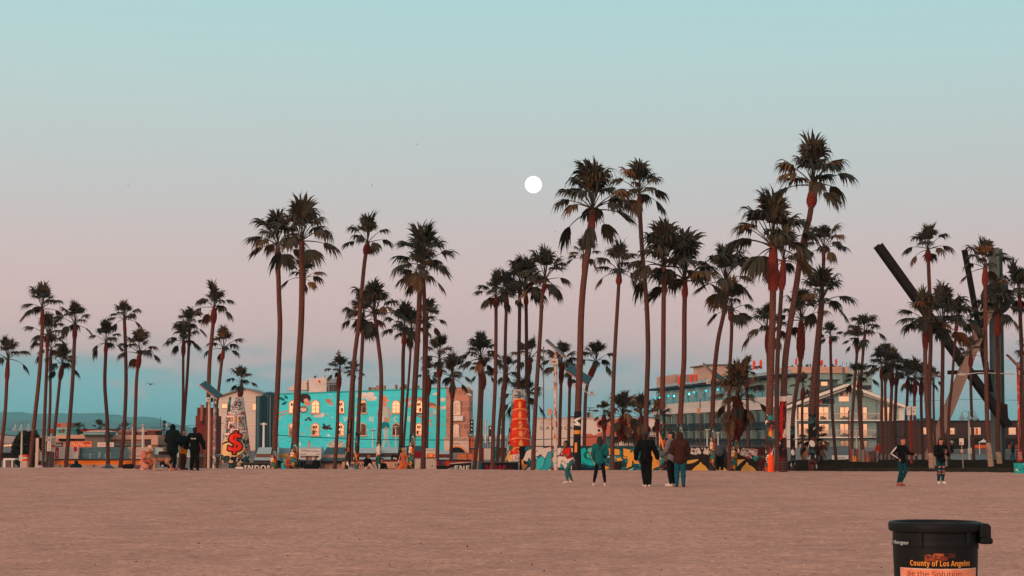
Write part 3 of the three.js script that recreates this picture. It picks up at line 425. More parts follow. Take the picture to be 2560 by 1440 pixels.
    'VENICE'.split('').forEach((c, i) => g.fillText(c, X([864, 892, 929, 958, 989, 1023][i]), Y(930, 1048)));
  });
  const mg = new THREE.ShapeGeometry(face).translate(0, 0, 0.012); { const u = mg.attributes.uv, q = mg.attributes.position; for (let i = 0; i < u.count; i++) u.setXY(i, q.getX(i) / W, q.getY(i) / top); }
  part(t, 'mural', mg, tmat(mural, 0.85));
  part(t, 'parapet', beam(V(-0.1, tl + 0.09, -0.2), V(W + 0.1, top + 0.09, -0.2), 0.18, 0.5), hexm('#2fa3a8'));
  const frameM = hexm('#d39b7c', 0.7), sash = hexm('#7a4632', 0.7);
  const xs = [[725, 742], [781, 799], [845, 861], [901, 916], [982, 1000], [1041, 1056]];
  xs.forEach(([x0, x1], i) => [[1000, 1033, 0], [1057, 1089, 1]].forEach(([y0, y1, row]) => {
    const w = f.X(x1 + 2) - f.X(x0 - 1), m = (x0 + x1) / 2, h = f.Y(m, y0) - f.Y(m, y1), win = part(t, 'window', extr(archShape(w, h, (i + row) % 2), 0.06), frameM);
    win.position.set(f.X(m), f.Y(m, y1), 0.02);
    const pane = part(win, 'pane', extr(archShape(w * 0.8, h * 0.86, (i + row) % 2), 0.02), GLASS); pane.position.set(0, h * 0.05, 0.055);
    part(win, 'glazing_bars', merge([boxG(0.05, h * 0.84, 0.03, 0, h * 0.45, 0.09), boxG(w * 0.76, 0.05, 0.03, 0, h * 0.3, 0.091), boxG(w * 0.76, 0.05, 0.03, 0, h * 0.58, 0.091)]), sash);
    if ((i + row) % 3 !== 1) part(win, 'dark_curtain', merge([boxG(w * 0.22, h * 0.3, 0.02, w * (row ? -0.2 : 0.18), h * 0.25, 0.085), boxG(w * 0.2, h * 0.2, 0.02, -w * 0.16, h * 0.66, 0.085), boxG(w * 0.16, h * 0.18, 0.02, w * 0.14, h * 0.7, 0.085)]), hexm('#3a211b'));
    part(win, 'sill', boxG(w * 1.15, 0.1, 0.22, 0, -0.05, 0.08), row || i !== 5 ? frameM : DARK);
  }));
  // what stands on its roof
  part(t, 'rooftop_block', f.rect(762, 944, 806, 986, -7, 5), stucco(214, 196, 186));
  part(t, 'rooftop_door', f.rect(786, 949, 791, 956, -2, 0.06), hexm('#c9502c'));
  const gb = poly([[f.X(688), top], [f.X(688), f.Y(697, 974)], [f.X(718), f.Y(718, 950)], [f.X(741), f.Y(741, 948)], [f.X(741), top]]);
  part(t, 'rooftop_gable', extr(gb, 4).translate(0, 0, -9), stucco(210, 190, 180));
  const rails = []; for (let px = 757; px <= 836; px += 3.2) rails.push(f.rect(px, 958, px + 0.5, 981, -2.2, 0.05)); rails.push(f.rect(755, 956.5, 838, 958.5, -2.22, 0.08)); for (let px = 812; px < 836; px += 5) rails.push(f.rect(px, 961, px + 4, 980, -2.4, 0.05)); for (let px = 760; px < 806; px += 7) rails.push(f.rect(px, 968, px + 5, 981, -2.4, 0.04));
  part(t, 'roof_railing', merge(rails), hexm('#5c4640'));
  for (const [x0, y0, x1, y1, c] of [[861, 964, 864, 981, '#9c7460'], [884, 974, 905, 982, '#c8beb6'], [906, 966, 909, 979, '#8d6a5c'], [912, 967, 924, 978, '#8a7668'], [925, 962, 947, 979, '#94806f'], [932, 968, 944, 974, '#b8a898'], [973, 960, 976, 978, '#a06a56'], [985, 966, 989, 978, '#8a4c40'], [996, 959, 999, 976, '#6b5248'], [1028, 962, 1032, 976, '#9c7a68'], [1046, 960, 1062, 976, '#8f7464'], [1078, 966, 1100, 975, '#b9aaa0'], [768, 938, 769, 946, '#5a5250'], [789, 936, 793, 945, '#c9c0ba']]) part(t, 'roof_vent', f.rect(x0, y0, x1, y1, -4, 0.8), hexm(c));
  part(t, 'roof_antenna', merge([f.rect(765.6, 932, 766.2, 946, -4.6, 0.05), f.rect(762, 938, 771, 938.7, -4.6, 0.05)]), DARK);
}
{ // brick tower at its right end
  const t = thing('brick_tower', 'pinkish brick tower with two arched windows at the right end of the mural', 'building', V(0, 0, 0)), f = facade(t, 1115.5, 239, 1173, 238.9);
  const top = f.Y(1140, 972), brick = canvasTex(256, 256, (g, w, h) => { g.fillStyle = '#b58d7c'; g.fillRect(0, 0, w, h); const r = rng(3); for (let y = 0; y < 32; y++) for (let x = 0; x < 12; x++) { const k = 150 + 50 * r(); g.fillStyle = `rgb(${k},${k * 0.66},${k * 0.55})`; g.fillRect((x + (y % 2) / 2) * 22 - 8, y * 8, 20, 6.6); } }); brick.repeat.set(0.35, 0.35);
  part(t, 'wall', boxG(f.W, top, 8, f.W / 2, top / 2, -4), tmat(brick, 0.9));
  part(t, 'cornice', boxG(f.W + 0.16, 0.2, 0.6, f.W / 2, top + 0.1, -0.25), hexm('#a87c68'));
  part(t, 'stone_base', f.rect(1111, 1094, 1174, 1131, -0.3, 0.5), stucco(214, 184, 168)); part(t, 'base_ledge', f.rect(1110, 1093, 1174.5, 1096, -0.3, 0.72), hexm('#c8a594'));
  for (const [x0, x1, y0, y1] of [[1134, 1151, 1001, 1038], [1134, 1148, 1060, 1092]]) { const m = (x0 + x1) / 2, w = f.X(x1) - f.X(x0), h = f.Y(m, y0) - f.Y(m, y1), win = part(t, 'window', extr(archShape(w * 1.25, h * 1.06), 0.08), hexm('#a9806c')); win.position.set(f.X(m), f.Y(m, y1), 0.02); const fr = part(win, 'frame', extr(archShape(w, h), 0.05), TRIM); fr.position.z = 0.08; const pn = part(win, 'pane', extr(archShape(w * 0.72, h * 0.85), 0.02), GLASS); pn.position.set(0, h * 0.05, 0.125); part(win, 'glazing_bars', merge([boxG(0.05, h * 0.84, 0.03, 0, h * 0.46, 0.15), boxG(w * 0.7, 0.05, 0.03, 0, h * 0.6, 0.151)]), TRIM); }
  part(t, 'balcony', f.rect(1131, 1040, 1158, 1052, 0.02, 0.5), TRIM);
  const arc = []; const c = f.at(1143, 1139, 0.25), R0 = f.X(1167) - f.X(1143); for (let i = 0; i < 9; i++) { const a = 0.25 + i / 8 * 2.64; arc.push(boxG(0.42, 0.2, 0.25, c.x + Math.cos(a) * R0, c.y + Math.sin(a) * R0 * 0.95, c.z, 0, 0, a + Math.PI / 2)); }
  part(t, 'archway', extr(archShape(R0 * 1.9, R0 * 0.95 + 0.5), 0.05).translate(c.x, c.y - 0.5, 0.21), DARK); part(t, 'arch_sign', merge(arc), hexm('#d98a55'));
  const sc = part(t, 'script_sign', new THREE.PlaneGeometry(1.0, 0.45), tmat(canvasTex(128, 56, (g, w, h) => { g.fillStyle = '#d2b4a4'; g.fillRect(0, 0, w, h); g.fillStyle = '#3d4a44'; g.font = 'italic bold 40px serif'; g.fillText('Salon', 6, 42); }))); sc.position.copy(f.at(1142, 1109, 0.212));
  part(t, 'security_camera', merge([boxG(0.5, 0.18, 0.2, f.X(1172), f.Y(1172, 986), 0.2), boxG(0.16, 0.22, 0.2, f.X(1177), f.Y(1176, 988), 0.2)]), TRIM);
}
{ // white gabled building and the dark silo before it
  const t = thing('gabled_building', 'pale building with a low gable behind the dollar sign tower', 'building', V(0, 0, 0)), f = facade(t, 548, 264, 664, 264);
  const Q = (x, y) => [f.X(x), f.Y(x, y)], siding = canvasTex(64, 256, (g, w, h) => { g.fillStyle = '#e2cfc4'; g.fillRect(0, 0, w, h); const r = rng(8); for (let y = 0; y < 16; y++) { g.fillStyle = `rgba(120,90,80,${0.05 + 0.12 * r()})`; g.fillRect(0, y * 16, w, 15); g.fillStyle = 'rgba(90,66,60,.5)'; g.fillRect(0, y * 16 + 14, w, 2); } }); siding.repeat.set(0.4, 0.3);
  part(t, 'wall', extr(poly([[0, 0], Q(548, 992), Q(613, 972), Q(664, 990), [f.W, 0]]), 14).translate(0, 0, -14), tmat(siding, 0.85));
  for (const [a, b] of [[[544, 992], [613, 970.5]], [[613, 970.5], [668, 990]]]) { const p = V(...Q(...a), -7), q = V(...Q(...b), -7); part(t, 'roof', beam(p, q, 0.16, 15), hexm('#8c7a72')); }
  const w = part(t, 'window', f.rect(632.5, 1008, 645, 1026, 0, 0.1), hexm('#c9a585')); part(w, 'pane', f.rect(633.5, 1010, 644, 1025, 0.1, 0.02), GLASS); part(w, 'glazing_bars', f.rect(638.4, 1010, 639, 1025, 0.12, 0.02), hexm('#c9a585'));
  const w2 = part(t, 'window', f.rect(555, 1008, 571, 1022, 0, 0.1), hexm('#c9a585')); part(w2, 'pane', f.rect(556.5, 1010, 569.5, 1020, 0.1, 0.02), GLASS);
  const s = thing('ribbed_silo', 'dark blue ribbed silo shaped structure left of the turquoise mural', 'silo', onLow(670, 226)), k = M(226), R = 27.5 * k, H = P(670, 990, 226).y - LOW, ring = [];
  for (let i = 0; i <= 96; i++) { const a = i / 96 * 2 * Math.PI; ring.push(new THREE.Vector2(Math.cos(a) * (R - 0.06 + 0.06 * Math.cos(i * Math.PI / 2)), Math.sin(a) * (R - 0.06 + 0.06 * Math.cos(i * Math.PI / 2)))); }
  const sm = new THREE.MeshStandardMaterial({ color: new THREE.Color('#173a45'), roughness: 0.38, metalness: 0.5 });
  part(s, 'wall', new THREE.ExtrudeGeometry(new THREE.Shape(ring), { depth: H, bevelEnabled: false }).rotateX(-Math.PI / 2), sm);
  part(s, 'dome_roof', new THREE.SphereGeometry(R * 0.72, 20, 8, 0, 6.283, 0, 1.57).scale(1, 0.55, 1).translate(R * 0.25, H, 0), sm);
  const tp = thing('light_pole', 'white T shaped light pole in front of the dark silo', 'light pole', onLow(663, 180)), kk = M(180), hp = P(663, 1060, 180).y - LOW;
  part(tp, 'pole', new THREE.CylinderGeometry(2.6 * kk, 3.4 * kk, hp, 10).translate(0, hp / 2, 0), TRIM); part(tp, 'lamp_head', merge([boxG(15 * kk, 3 * kk, 5 * kk, 0, hp, 0), boxG(3 * kk, 4 * kk, 3 * kk, 0, hp + 2 * kk, 0)]), TRIM);
  const bush = 0;
}

// ───────── hotel: gable front, upper block and long wing ─────────
{
  const t = thing('hotel', 'sage hotel front with a wide gable, balconies and peach lit windows', 'hotel', V(0, 0, 0)), f = facade(t, 1985, 330, 2252, 330), Q = (x, y) => [f.X(x), f.Y(x, y)];
  const sage = stucco(128, 153, 152);
  part(t, 'wall', extr(poly([[0, 0], Q(1985, 1012), Q(2112, 965), Q(2252, 1014), [f.W, 0]]), 26).translate(0, 0, -26), sage);
  part(t, 'corner_wall', f.rect(1976, 1010, 1990, 1135, -6, 6.4), TRIM); part(t, 'corner_wall', f.rect(2244, 1012, 2256, 1135, -6, 6.4), TRIM);
  part(t, 'roof', beam(V(...Q(1958, 1018), -12), V(...Q(2112, 961), -12), 0.35, 27), hexm('#39393c')); part(t, 'roof', beam(V(...Q(2112, 961), -12.02), V(...Q(2264, 1017), -12.02), 0.35, 27), hexm('#39393c'));
  part(t, 'verge_board', beam(V(...Q(1958, 1020), 1.6), V(...Q(2112, 963), 1.6), 0.5, 0.2), TRIM); part(t, 'verge_board', beam(V(...Q(2112, 963), 1.61), V(...Q(2264, 1019), 1.61), 0.5, 0.2), TRIM);
  part(t, 'verge_board', beam(V(...Q(2003, 1012), 0.9), V(...Q(2112, 972), 0.9), 0.25, 1.2), hexm('#a89c94')); part(t, 'verge_board', beam(V(...Q(2112, 972), 0.91), V(...Q(2240, 1016), 0.91), 0.25, 1.2), hexm('#a89c94'));
  const cols = [[1994, 2019], [2045, 2070], [2097, 2121], [2144, 2166], [2205, 2226]], rows = [[1017, 1049], [1059, 1091], [1101, 1134]], fm = hexm('#5a3a30', 0.6);
  for (const [y0, y1] of rows) for (const [x0, x1] of cols) { const w = part(t, 'sliding_door', f.rect(x0, y0, x1, y1, 0.01, 0.12), fm), m = (x0 + x1) / 2; for (const [a, b] of [[x0 + 1, m - 0.7], [m + 0.7, x1 - 1]]) part(w, 'pane', f.rect(a, y0 + 1.2, b, y1 - 0.5, 0.13, 0.03), GLASS); }
  const gw = part(t, 'gable_window', f.rect(2095, 979, 2121.5, 1004, 0.01, 0.1), TRIM); part(gw, 'pane', f.rect(2097, 981, 2107, 990, 0.11, 0.03), hexm('#7a5648')); part(gw, 'pane', f.rect(2109, 981, 2119.5, 990, 0.11, 0.03), hexm('#c8a08a')); part(gw, 'pane', f.rect(2097, 992, 2119.5, 1002.5, 0.11, 0.03), GLASS);
  [[1049.5, 1034], [1092, 1076]].forEach(([y, yr]) => {
    const b = part(t, 'balcony', f.rect(1990, y, 2240, y + 3, 0.02, 1.7), TRIM), bars = []; for (let x = 1991; x <= 2239; x += 3) bars.push(f.rect(x, yr, x + 0.45, y, 1.62, 0.04)); bars.push(f.rect(1990, yr - 1, 2240, yr + 0.2, 1.6, 0.08));
    part(b, 'railing', merge(bars), hexm('#cdb3a4')); part(b, 'furniture', merge([2052, 2058, 2101, 2106, 2113, 2176, 2182, 2050].map((x, i) => f.rect(x, y - 9 + (i % 3) * 2, x + 3, y, 0.7, 0.5))), hexm('#2f4448'));
  });
  const font = await new (await import('three/addons/loaders/FontLoader.js')).FontLoader().loadAsync('fonts/droid/droid_sans_bold.typeface.json'), { TextGeometry } = await import('three/addons/geometries/TextGeometry.js');
  'ERWIN'.split('').forEach((c, i) => { const g = new TextGeometry(c, { font, size: 0.86, depth: 0.1, curveSegments: 4 }), [x, y] = Q([2035, 2044.5, 2053, 2066.5, 2071.5][i], 1009.5); part(t, 'sign_letter', g.translate(x, y, 0.05), i < 2 ? hexm('#d9502e') : hexm('#222326')); });
  part(t, 'sign_bar', f.rect(2043, 1013, 2072, 1014.5, 0.01, 0.1), DARK);
  for (const x of [2188, 2060, 2150]) part(t, 'drainpipe', f.rect(x, 1000, x + 0.9, 1048, 0.01, 0.1), hexm('#6c7672'));
  part(t, 'wall_decal', merge([f.rect(2193, 1062, 2197, 1069, 0.01, 0.05), f.rect(2197, 1070, 2200, 1082, 0.01, 0.05), f.rect(2190, 1080, 2201, 1083, 0.01, 0.05)]), DARK);
  const dorm = part(t, 'dormer', f.rect(2044, 949, 2108, 974, -9, 3), hexm('#56605e')); part(dorm, 'roof', f.rect(2040, 946, 2112, 949, -9.4, 4), hexm('#3a3c3e')); part(dorm, 'pane', f.rect(2066, 952, 2082, 962, -6, 0.05), GLASS);
  const d2 = part(t, 'dormer', f.rect(2150, 970, 2190, 990, -9, 3), hexm('#b58f80')); part(d2, 'roof', f.rect(2140, 961, 2192, 970.5, -9.4, 4), hexm('#33363a')); part(t, 'chimney', f.rect(2158, 950, 2168, 962, -8, 1), hexm('#c9b3a2'));
}
{
  const t = thing('hotel_upper_block', 'pale sage block with a peach parapet rising behind the hotel gable', 'building', V(0, 0, 0)), f = facade(t, 1966, 357, 2180, 357), st = stucco(136, 162, 156);
  part(t, 'wall', f.rect(1966, 932, 2180, 1140, -14, 14), st); part(t, 'parapet', f.rect(1962, 917, 2122, 933, -14.2, 14.6), stucco(205, 160, 138)); part(t, 'parapet', f.rect(2122.5, 925, 2182, 934, -14.2, 14.5), hexm('#a9b3aa'));
  part(t, 'drainpipe', f.rect(2105, 918, 2108, 960, 0.5, 0.3), hexm('#59686a')); part(t, 'pipe_rail', merge([f.rect(2108, 904, 2108.6, 918, -1, 0.1), f.rect(2118, 906, 2118.6, 918, -1, 0.1), f.rect(2114, 906, 2122, 906.7, -1, 0.1)]), DARK);
  [[1990.5, 895], [2050, 901], [2055, 898], [2090.5, 896], [2046, 903]].forEach(([x, y], i) => {
    const u = thing('closed_parasol', ['closed red parasol on the hotel roof, first from the left, above the spindle skirt palm', 'closed red parasol on the hotel roof, middle pair, left and shorter', 'closed red parasol on the hotel roof, middle pair, right and taller', 'closed red parasol on the hotel roof, farthest right, right of the slim palm', 'small closed red parasol just left of the middle pair on the hotel roof'][i], 'parasol', P(x, 918, 350), 'closed red parasols on the hotel roof terrace'), k = M(350);
    part(u, 'pole', cylG(0.03, 0.03, (918 - y) * k, 6, 0, (918 - y) * k / 2, 0), TRIM); part(u, 'canopy', new THREE.LatheGeometry([[0.02, 0], [0.24, 0.02], [0.22, 0.6], [0.27, 0.9], [0.12, 1.25], [0, 1.32]].map(([a, b]) => new THREE.Vector2(a * 0.85, b * (918 - y) * k / 1.75)), 8).translate(0, (918 - y) * k * 0.24, 0), hexm('#e03a22', 0.8));
  });
  const gear = []; const r = rng(5); for (let i = 0; i < 34; i++) { const x = 1975 + 140 * r(); gear.push(f.rect(x, 918 - 3 - 7 * r(), x + 1.5 + 3 * r(), 918, -2 - 5 * r(), 0.5)); } part(t, 'terrace_furniture', merge(gear), hexm('#4a3d3c'));
}
{
  const t = thing('hotel_wing', 'long white and dark glass hotel wing receding behind the bushy palms', 'hotel', V(0, 0, 0)), f = facade(t, 1640, 448, 1975, 336), W = f.W;
  const yB0 = f.Y(1815, 1029), yB1 = f.Y(1815, 1000), yR = f.Y(1815, 958), dark = hexm('#15191b', 0.7);
  part(t, 'wall', boxG(W, yR, 5, W / 2, yR / 2, -3.1), hexm('#56625f')); part(t, 'end_wall', boxG(0.3, yR - 0.05, 5.2, W + 0.16, yR / 2, -3.0), stucco(130, 154, 150)); part(t, 'white_band', boxG(W + 0.4, yB1 - yB0, 1.5, W / 2, (yB0 + yB1) / 2, 0.2), stucco(200, 192, 186));
  part(t, 'eave', boxG(W + 3, 0.4, 4, W / 2, yR + 0.2, 0.3), hexm('#2a2c2e')); part(t, 'upper_wall', boxG(W, yR - yB1 - 0.4, 0.5, W / 2, (yR + yB1) / 2, -0.35), hexm('#8aa09e'));
  const mid = yB0 / 2; part(t, 'floor_slab', boxG(W, 0.3, 1.6, W / 2, mid, 0.3), hexm('#2a2f30')); part(t, 'plinth', boxG(W, 0.5, 1.2, W / 2, 0.25, 0.3), hexm('#3a3434'));
  const bayN = 15, tealM = hexm('#8fb4b0', 0.6), curtain = hexm('#8fa5a0', 0.8);
  for (let i = 0; i < bayN; i++) {
    const x = (i + 0.5) * W / bayN, bw = W / bayN, r = rng(i + 60);
    for (const [y, h] of [[mid + 0.3, yB0 - mid - 0.5], [0.6, mid - 1]]) { const d = part(t, 'sliding_door', boxG(bw * 0.62, h, 0.12, x, y + h / 2, 0.06), tealM); part(d, 'pane', boxG(bw * 0.26, h * 0.9, 0.04, x - bw * 0.15, y + h / 2, 0.14), DARKGLASS); part(d, 'pane', boxG(bw * 0.26, h * 0.9, 0.04, x + bw * 0.15, y + h / 2, 0.14), DARKGLASS); if (r() > 0.35) part(d, 'curtain', boxG(bw * (0.06 + 0.1 * r()), h * 0.86, 0.03, x - bw * (0.2 - 0.35 * r()), y + h / 2, 0.18), curtain); part(t, 'balcony_railing', boxG(bw * 0.9, 0.9, 0.05, x, y + 0.45, 1.05), hexm('#20282b')); part(t, 'party_wall', boxG(0.3, h + 0.5, 1.0, x + bw / 2, y + h / 2, 0.45), hexm('#6a7c7a')); }
    const h = yR - yB1 - 0.6, d = part(t, 'sliding_door', boxG(bw * 0.5, h * 0.85, 0.1, x, yB1 + h * 0.43, -0.05), tealM); part(d, 'pane', boxG(bw * 0.22, h * 0.8, 0.04, x - bw * 0.11, yB1 + h * 0.42, 0.02), DARKGLASS); part(d, 'pane', boxG(bw * 0.2, h * 0.8, 0.04, x + bw * 0.12, yB1 + h * 0.42, 0.02), DARKGLASS);
    part(t, 'glass_balustrade', boxG(bw * 0.94, 0.95, 0.04, x, yB1 + 0.5, 0.85), new THREE.MeshPhysicalMaterial({ color: 0x86b8b4, roughness: 0.1, transmission: 0.7, thickness: 0 }));
    part(t, 'terrace_balustrade', boxG(bw * 0.94, 0.9, 0.04, x, yR + 0.85, -0.4), hexm('#8ba09c', 0.3));
  }
  part(t, 'stair_block', f.rect(1611, 939, 1660, 985, -13, 10), stucco(186, 146, 128)); part(t, 'shaded_roof_block', f.rect(1666, 939, 1697, 974, -10, 8), stucco(150, 128, 118));  // lit face put into the peach stair block, shaded face into the greyer block
  part(t, 'lift_tower', f.rect(1690, 915, 1729, 950, -12, 8), stucco(190, 158, 140)); part(t, 'lift_tower_cap', f.rect(1688, 913.5, 1730, 916.5, -12.4, 9), hexm('#6b5a54'));
  const gear = [], r = rng(31); for (let i = 0; i < 26; i++) { const x = 1620 + 160 * r(), y = f.Y(x, 0); const X = f.X(x); gear.push(boxG(0.5 + r(), 0.6 + 1.5 * r(), 0.8, X, yR + 0.9 + 0.4 * r(), -3 - 5 * r())); } part(t, 'terrace_furniture', merge(gear), hexm('#7b6a62'));
  [[1728, 950], [1740, 948], [1698, 956], [1885, 917], [1902, 915]].forEach(([x, y], i) => { const k = M(370), p = P(x, y, i < 3 ? 385 : 350), u = thing('closed_parasol', ['left red parasol of the pair above the hotel wing terrace beside the lift tower', 'right red parasol of the pair above the hotel wing terrace beside the lift tower', 'red parasol partly behind a trunk on the hotel wing terrace', 'red parasol above the biggest bushy palm, left one', 'red parasol above the biggest bushy palm, right one'][i], 'parasol', p, 'red parasols on the hotel wing roof'); part(u, 'pole', cylG(0.04, 0.04, 2.6, 6, 0, 0.3, 0), TRIM); part(u, 'canopy', new THREE.LatheGeometry([[0.03, -0.7], [0.30, -0.65], [0.24, 0.1], [0.29, 0.5], [0.12, 0.95], [0, 1.05]].map(([a, b]) => new THREE.Vector2(a, b)), 8).translate(0, 0.2, 0), hexm('#e2442a', 0.8)); });
  [[1641, 994], [1676, 990], [1713, 985], [1740, 981], [1771, 977], [1800, 974]].forEach(([x, y], i) => {
    const l = thing('wall_lamp', `teal glowing wall lamp under the hotel wing eave, ${['farthest left', 'second from the left', 'third from the left', 'fourth from the left', 'fifth, left of the solar panel', 'nearest the bushy palm'][i]}`, 'wall lamp', f.at(x, y, 0.5).applyAxisAngle(V(0, 1, 0), t.rotation.y).add(t.position), 'teal lamps along the hotel wing');
    part(l, 'bracket', cylG(0.05, 0.05, 0.5, 6, 0, 0, 0, Math.PI / 2), dark); part(l, 'globe', new THREE.SphereGeometry(0.26, 12, 8), new THREE.MeshStandardMaterial({ color: 0x113333, emissive: new THREE.Color().setRGB(0.05, 0.75, 0.85), emissiveIntensity: 1 }));
    const pl = new THREE.PointLight(new THREE.Color().setRGB(0.1, 0.8, 0.9), 3); pl.shadow.radius = 12; pl.castShadow = true; pl.position.set(-0.5, 0, 0.15); l.add(pl);
  });
}
// ───────── graffiti towers ─────────
const cone = (t, k, rt, rb, h, tex) => part(t, 'painted_shaft', new THREE.CylinderGeometry(rt, rb, h, 40, 6, true).rotateY(Math.PI).translate(0, h / 2, 0), tmat(tex, 0.8));
const GX = ['#c9bdb4', '#2f2a2e', '#b8442a', '#2e8f96', '#d99a45', '#8d5a4a', '#d8cdc4', '#1f5f68', '#c9542f', '#3a2f33'];
function outlineText(g, txt, x, y, size, fill, line, lw, sx = 1, rot = 0, font = 'sans-serif') { g.save(); g.translate(x, y); g.rotate(rot); g.scale(sx, 1); g.font = `bold ${size}px ${font}`; g.textAlign = 'center'; g.textBaseline = 'middle'; g.lineJoin = 'round'; g.lineWidth = lw; g.strokeStyle = line; g.strokeText(txt, 0, 0); g.fillStyle = fill; g.fillText(txt, 0, 0); g.restore(); }
{
  const D = 99, o = onGround(594, D), k = M(D), t = thing('graffiti_tower', 'tall tapering tower covered in graffiti with a big red dollar sign', 'tower', o), h = P(594, 993, D).y - o.y;
  cone(t, k, 18 * k, 45 * k, h, canvasTex(1024, 1024, (g, w, H) => {
    sprayed(g, w, H, GX, 21, { n: 520, size: 420, ground: '#b9aca4' });
    const r = rng(4); g.fillStyle = '#cfc4bc'; g.fillRect(0, 0, w, 190); g.fillStyle = '#31494b'; g.fillRect(300, 0, 120, 190); g.fillStyle = '#2f8b86'; g.fillRect(350, 30, 60, 60);
    g.strokeStyle = '#2b2730'; g.lineWidth = 9; for (let i = 0; i < 26; i++) { const x = 430 + 230 * r(), y = 30 + 150 * r(); g.beginPath(); g.arc(x, y, 14 + 16 * r(), r() * 6, r() * 6 + 3.4); g.stroke(); }
    // maze letters
    for (const [c, lw] of [['#a33a2a', 44], ['#d8cec6', 26]]) { g.strokeStyle = c; g.lineWidth = lw; g.lineJoin = 'miter'; for (const p of [[[330, 250], [500, 250], [500, 330], [420, 330], [420, 400]], [[560, 400], [560, 240], [690, 240], [690, 410]], [[340, 400], [340, 480], [470, 480], [470, 420], [560, 420]], [[600, 500], [600, 440], [720, 440], [720, 520]], [[310, 330], [330, 330]]]) { g.beginPath(); p.forEach(([x, y], i) => (i ? g.lineTo(x, y) : g.moveTo(x, y))); g.stroke(); } }
    g.fillStyle = '#8fa6b4'; g.fillRect(300, 520, 90, 40); g.fillStyle = '#e0b878'; g.beginPath(); g.ellipse(470, 640, 170, 130, 0, 0, 7); g.fill(); g.fillStyle = '#2a7a8c'; g.beginPath(); g.ellipse(520, 545, 110, 34, 0, 0, 7); g.fill(); g.strokeStyle = '#272a36'; g.lineWidth = 22; g.beginPath(); g.moveTo(300, 620); g.quadraticCurveTo(420, 560, 560, 580); g.stroke();
    outlineText(g, '$', 526, 590, 350, '#ee3322', '#4a1f20', 40, 1.0, 0.06);
    for (let i = 0; i < 240; i++) { g.fillStyle = ['#2b3a34', '#3a2f33', '#245a58', '#7a4a35', '#c9ad7c', '#1f1e22'][Math.floor(r() * 6)]; g.beginPath(); g.ellipse(r() * w, 770 + 250 * r(), 16 + 40 * r(), 10 + 26 * r(), r() * 3, 0, 7); g.fill(); }
    g.fillStyle = '#26242a'; g.fillRect(350, 850, 130, 90); g.strokeStyle = '#c9c0b8'; g.lineWidth = 4; for (let i = 0; i < 5; i++) { g.beginPath(); g.moveTo(360, 862 + 16 * i); g.quadraticCurveTo(410, 850 + 16 * i, 466, 866 + 16 * i); g.stroke(); }
    g.fillStyle = '#a9452f'; for (let i = 0; i < 14; i++) g.fillRect(260 + 24 * i, 965 + 10 * (i % 3), 14, 50);
  }));
  part(t, 'cap', cylG(18 * k, 18 * k, 0.12, 40, 0, h - 0.05, 0), hexm('#b9aca4'));
}
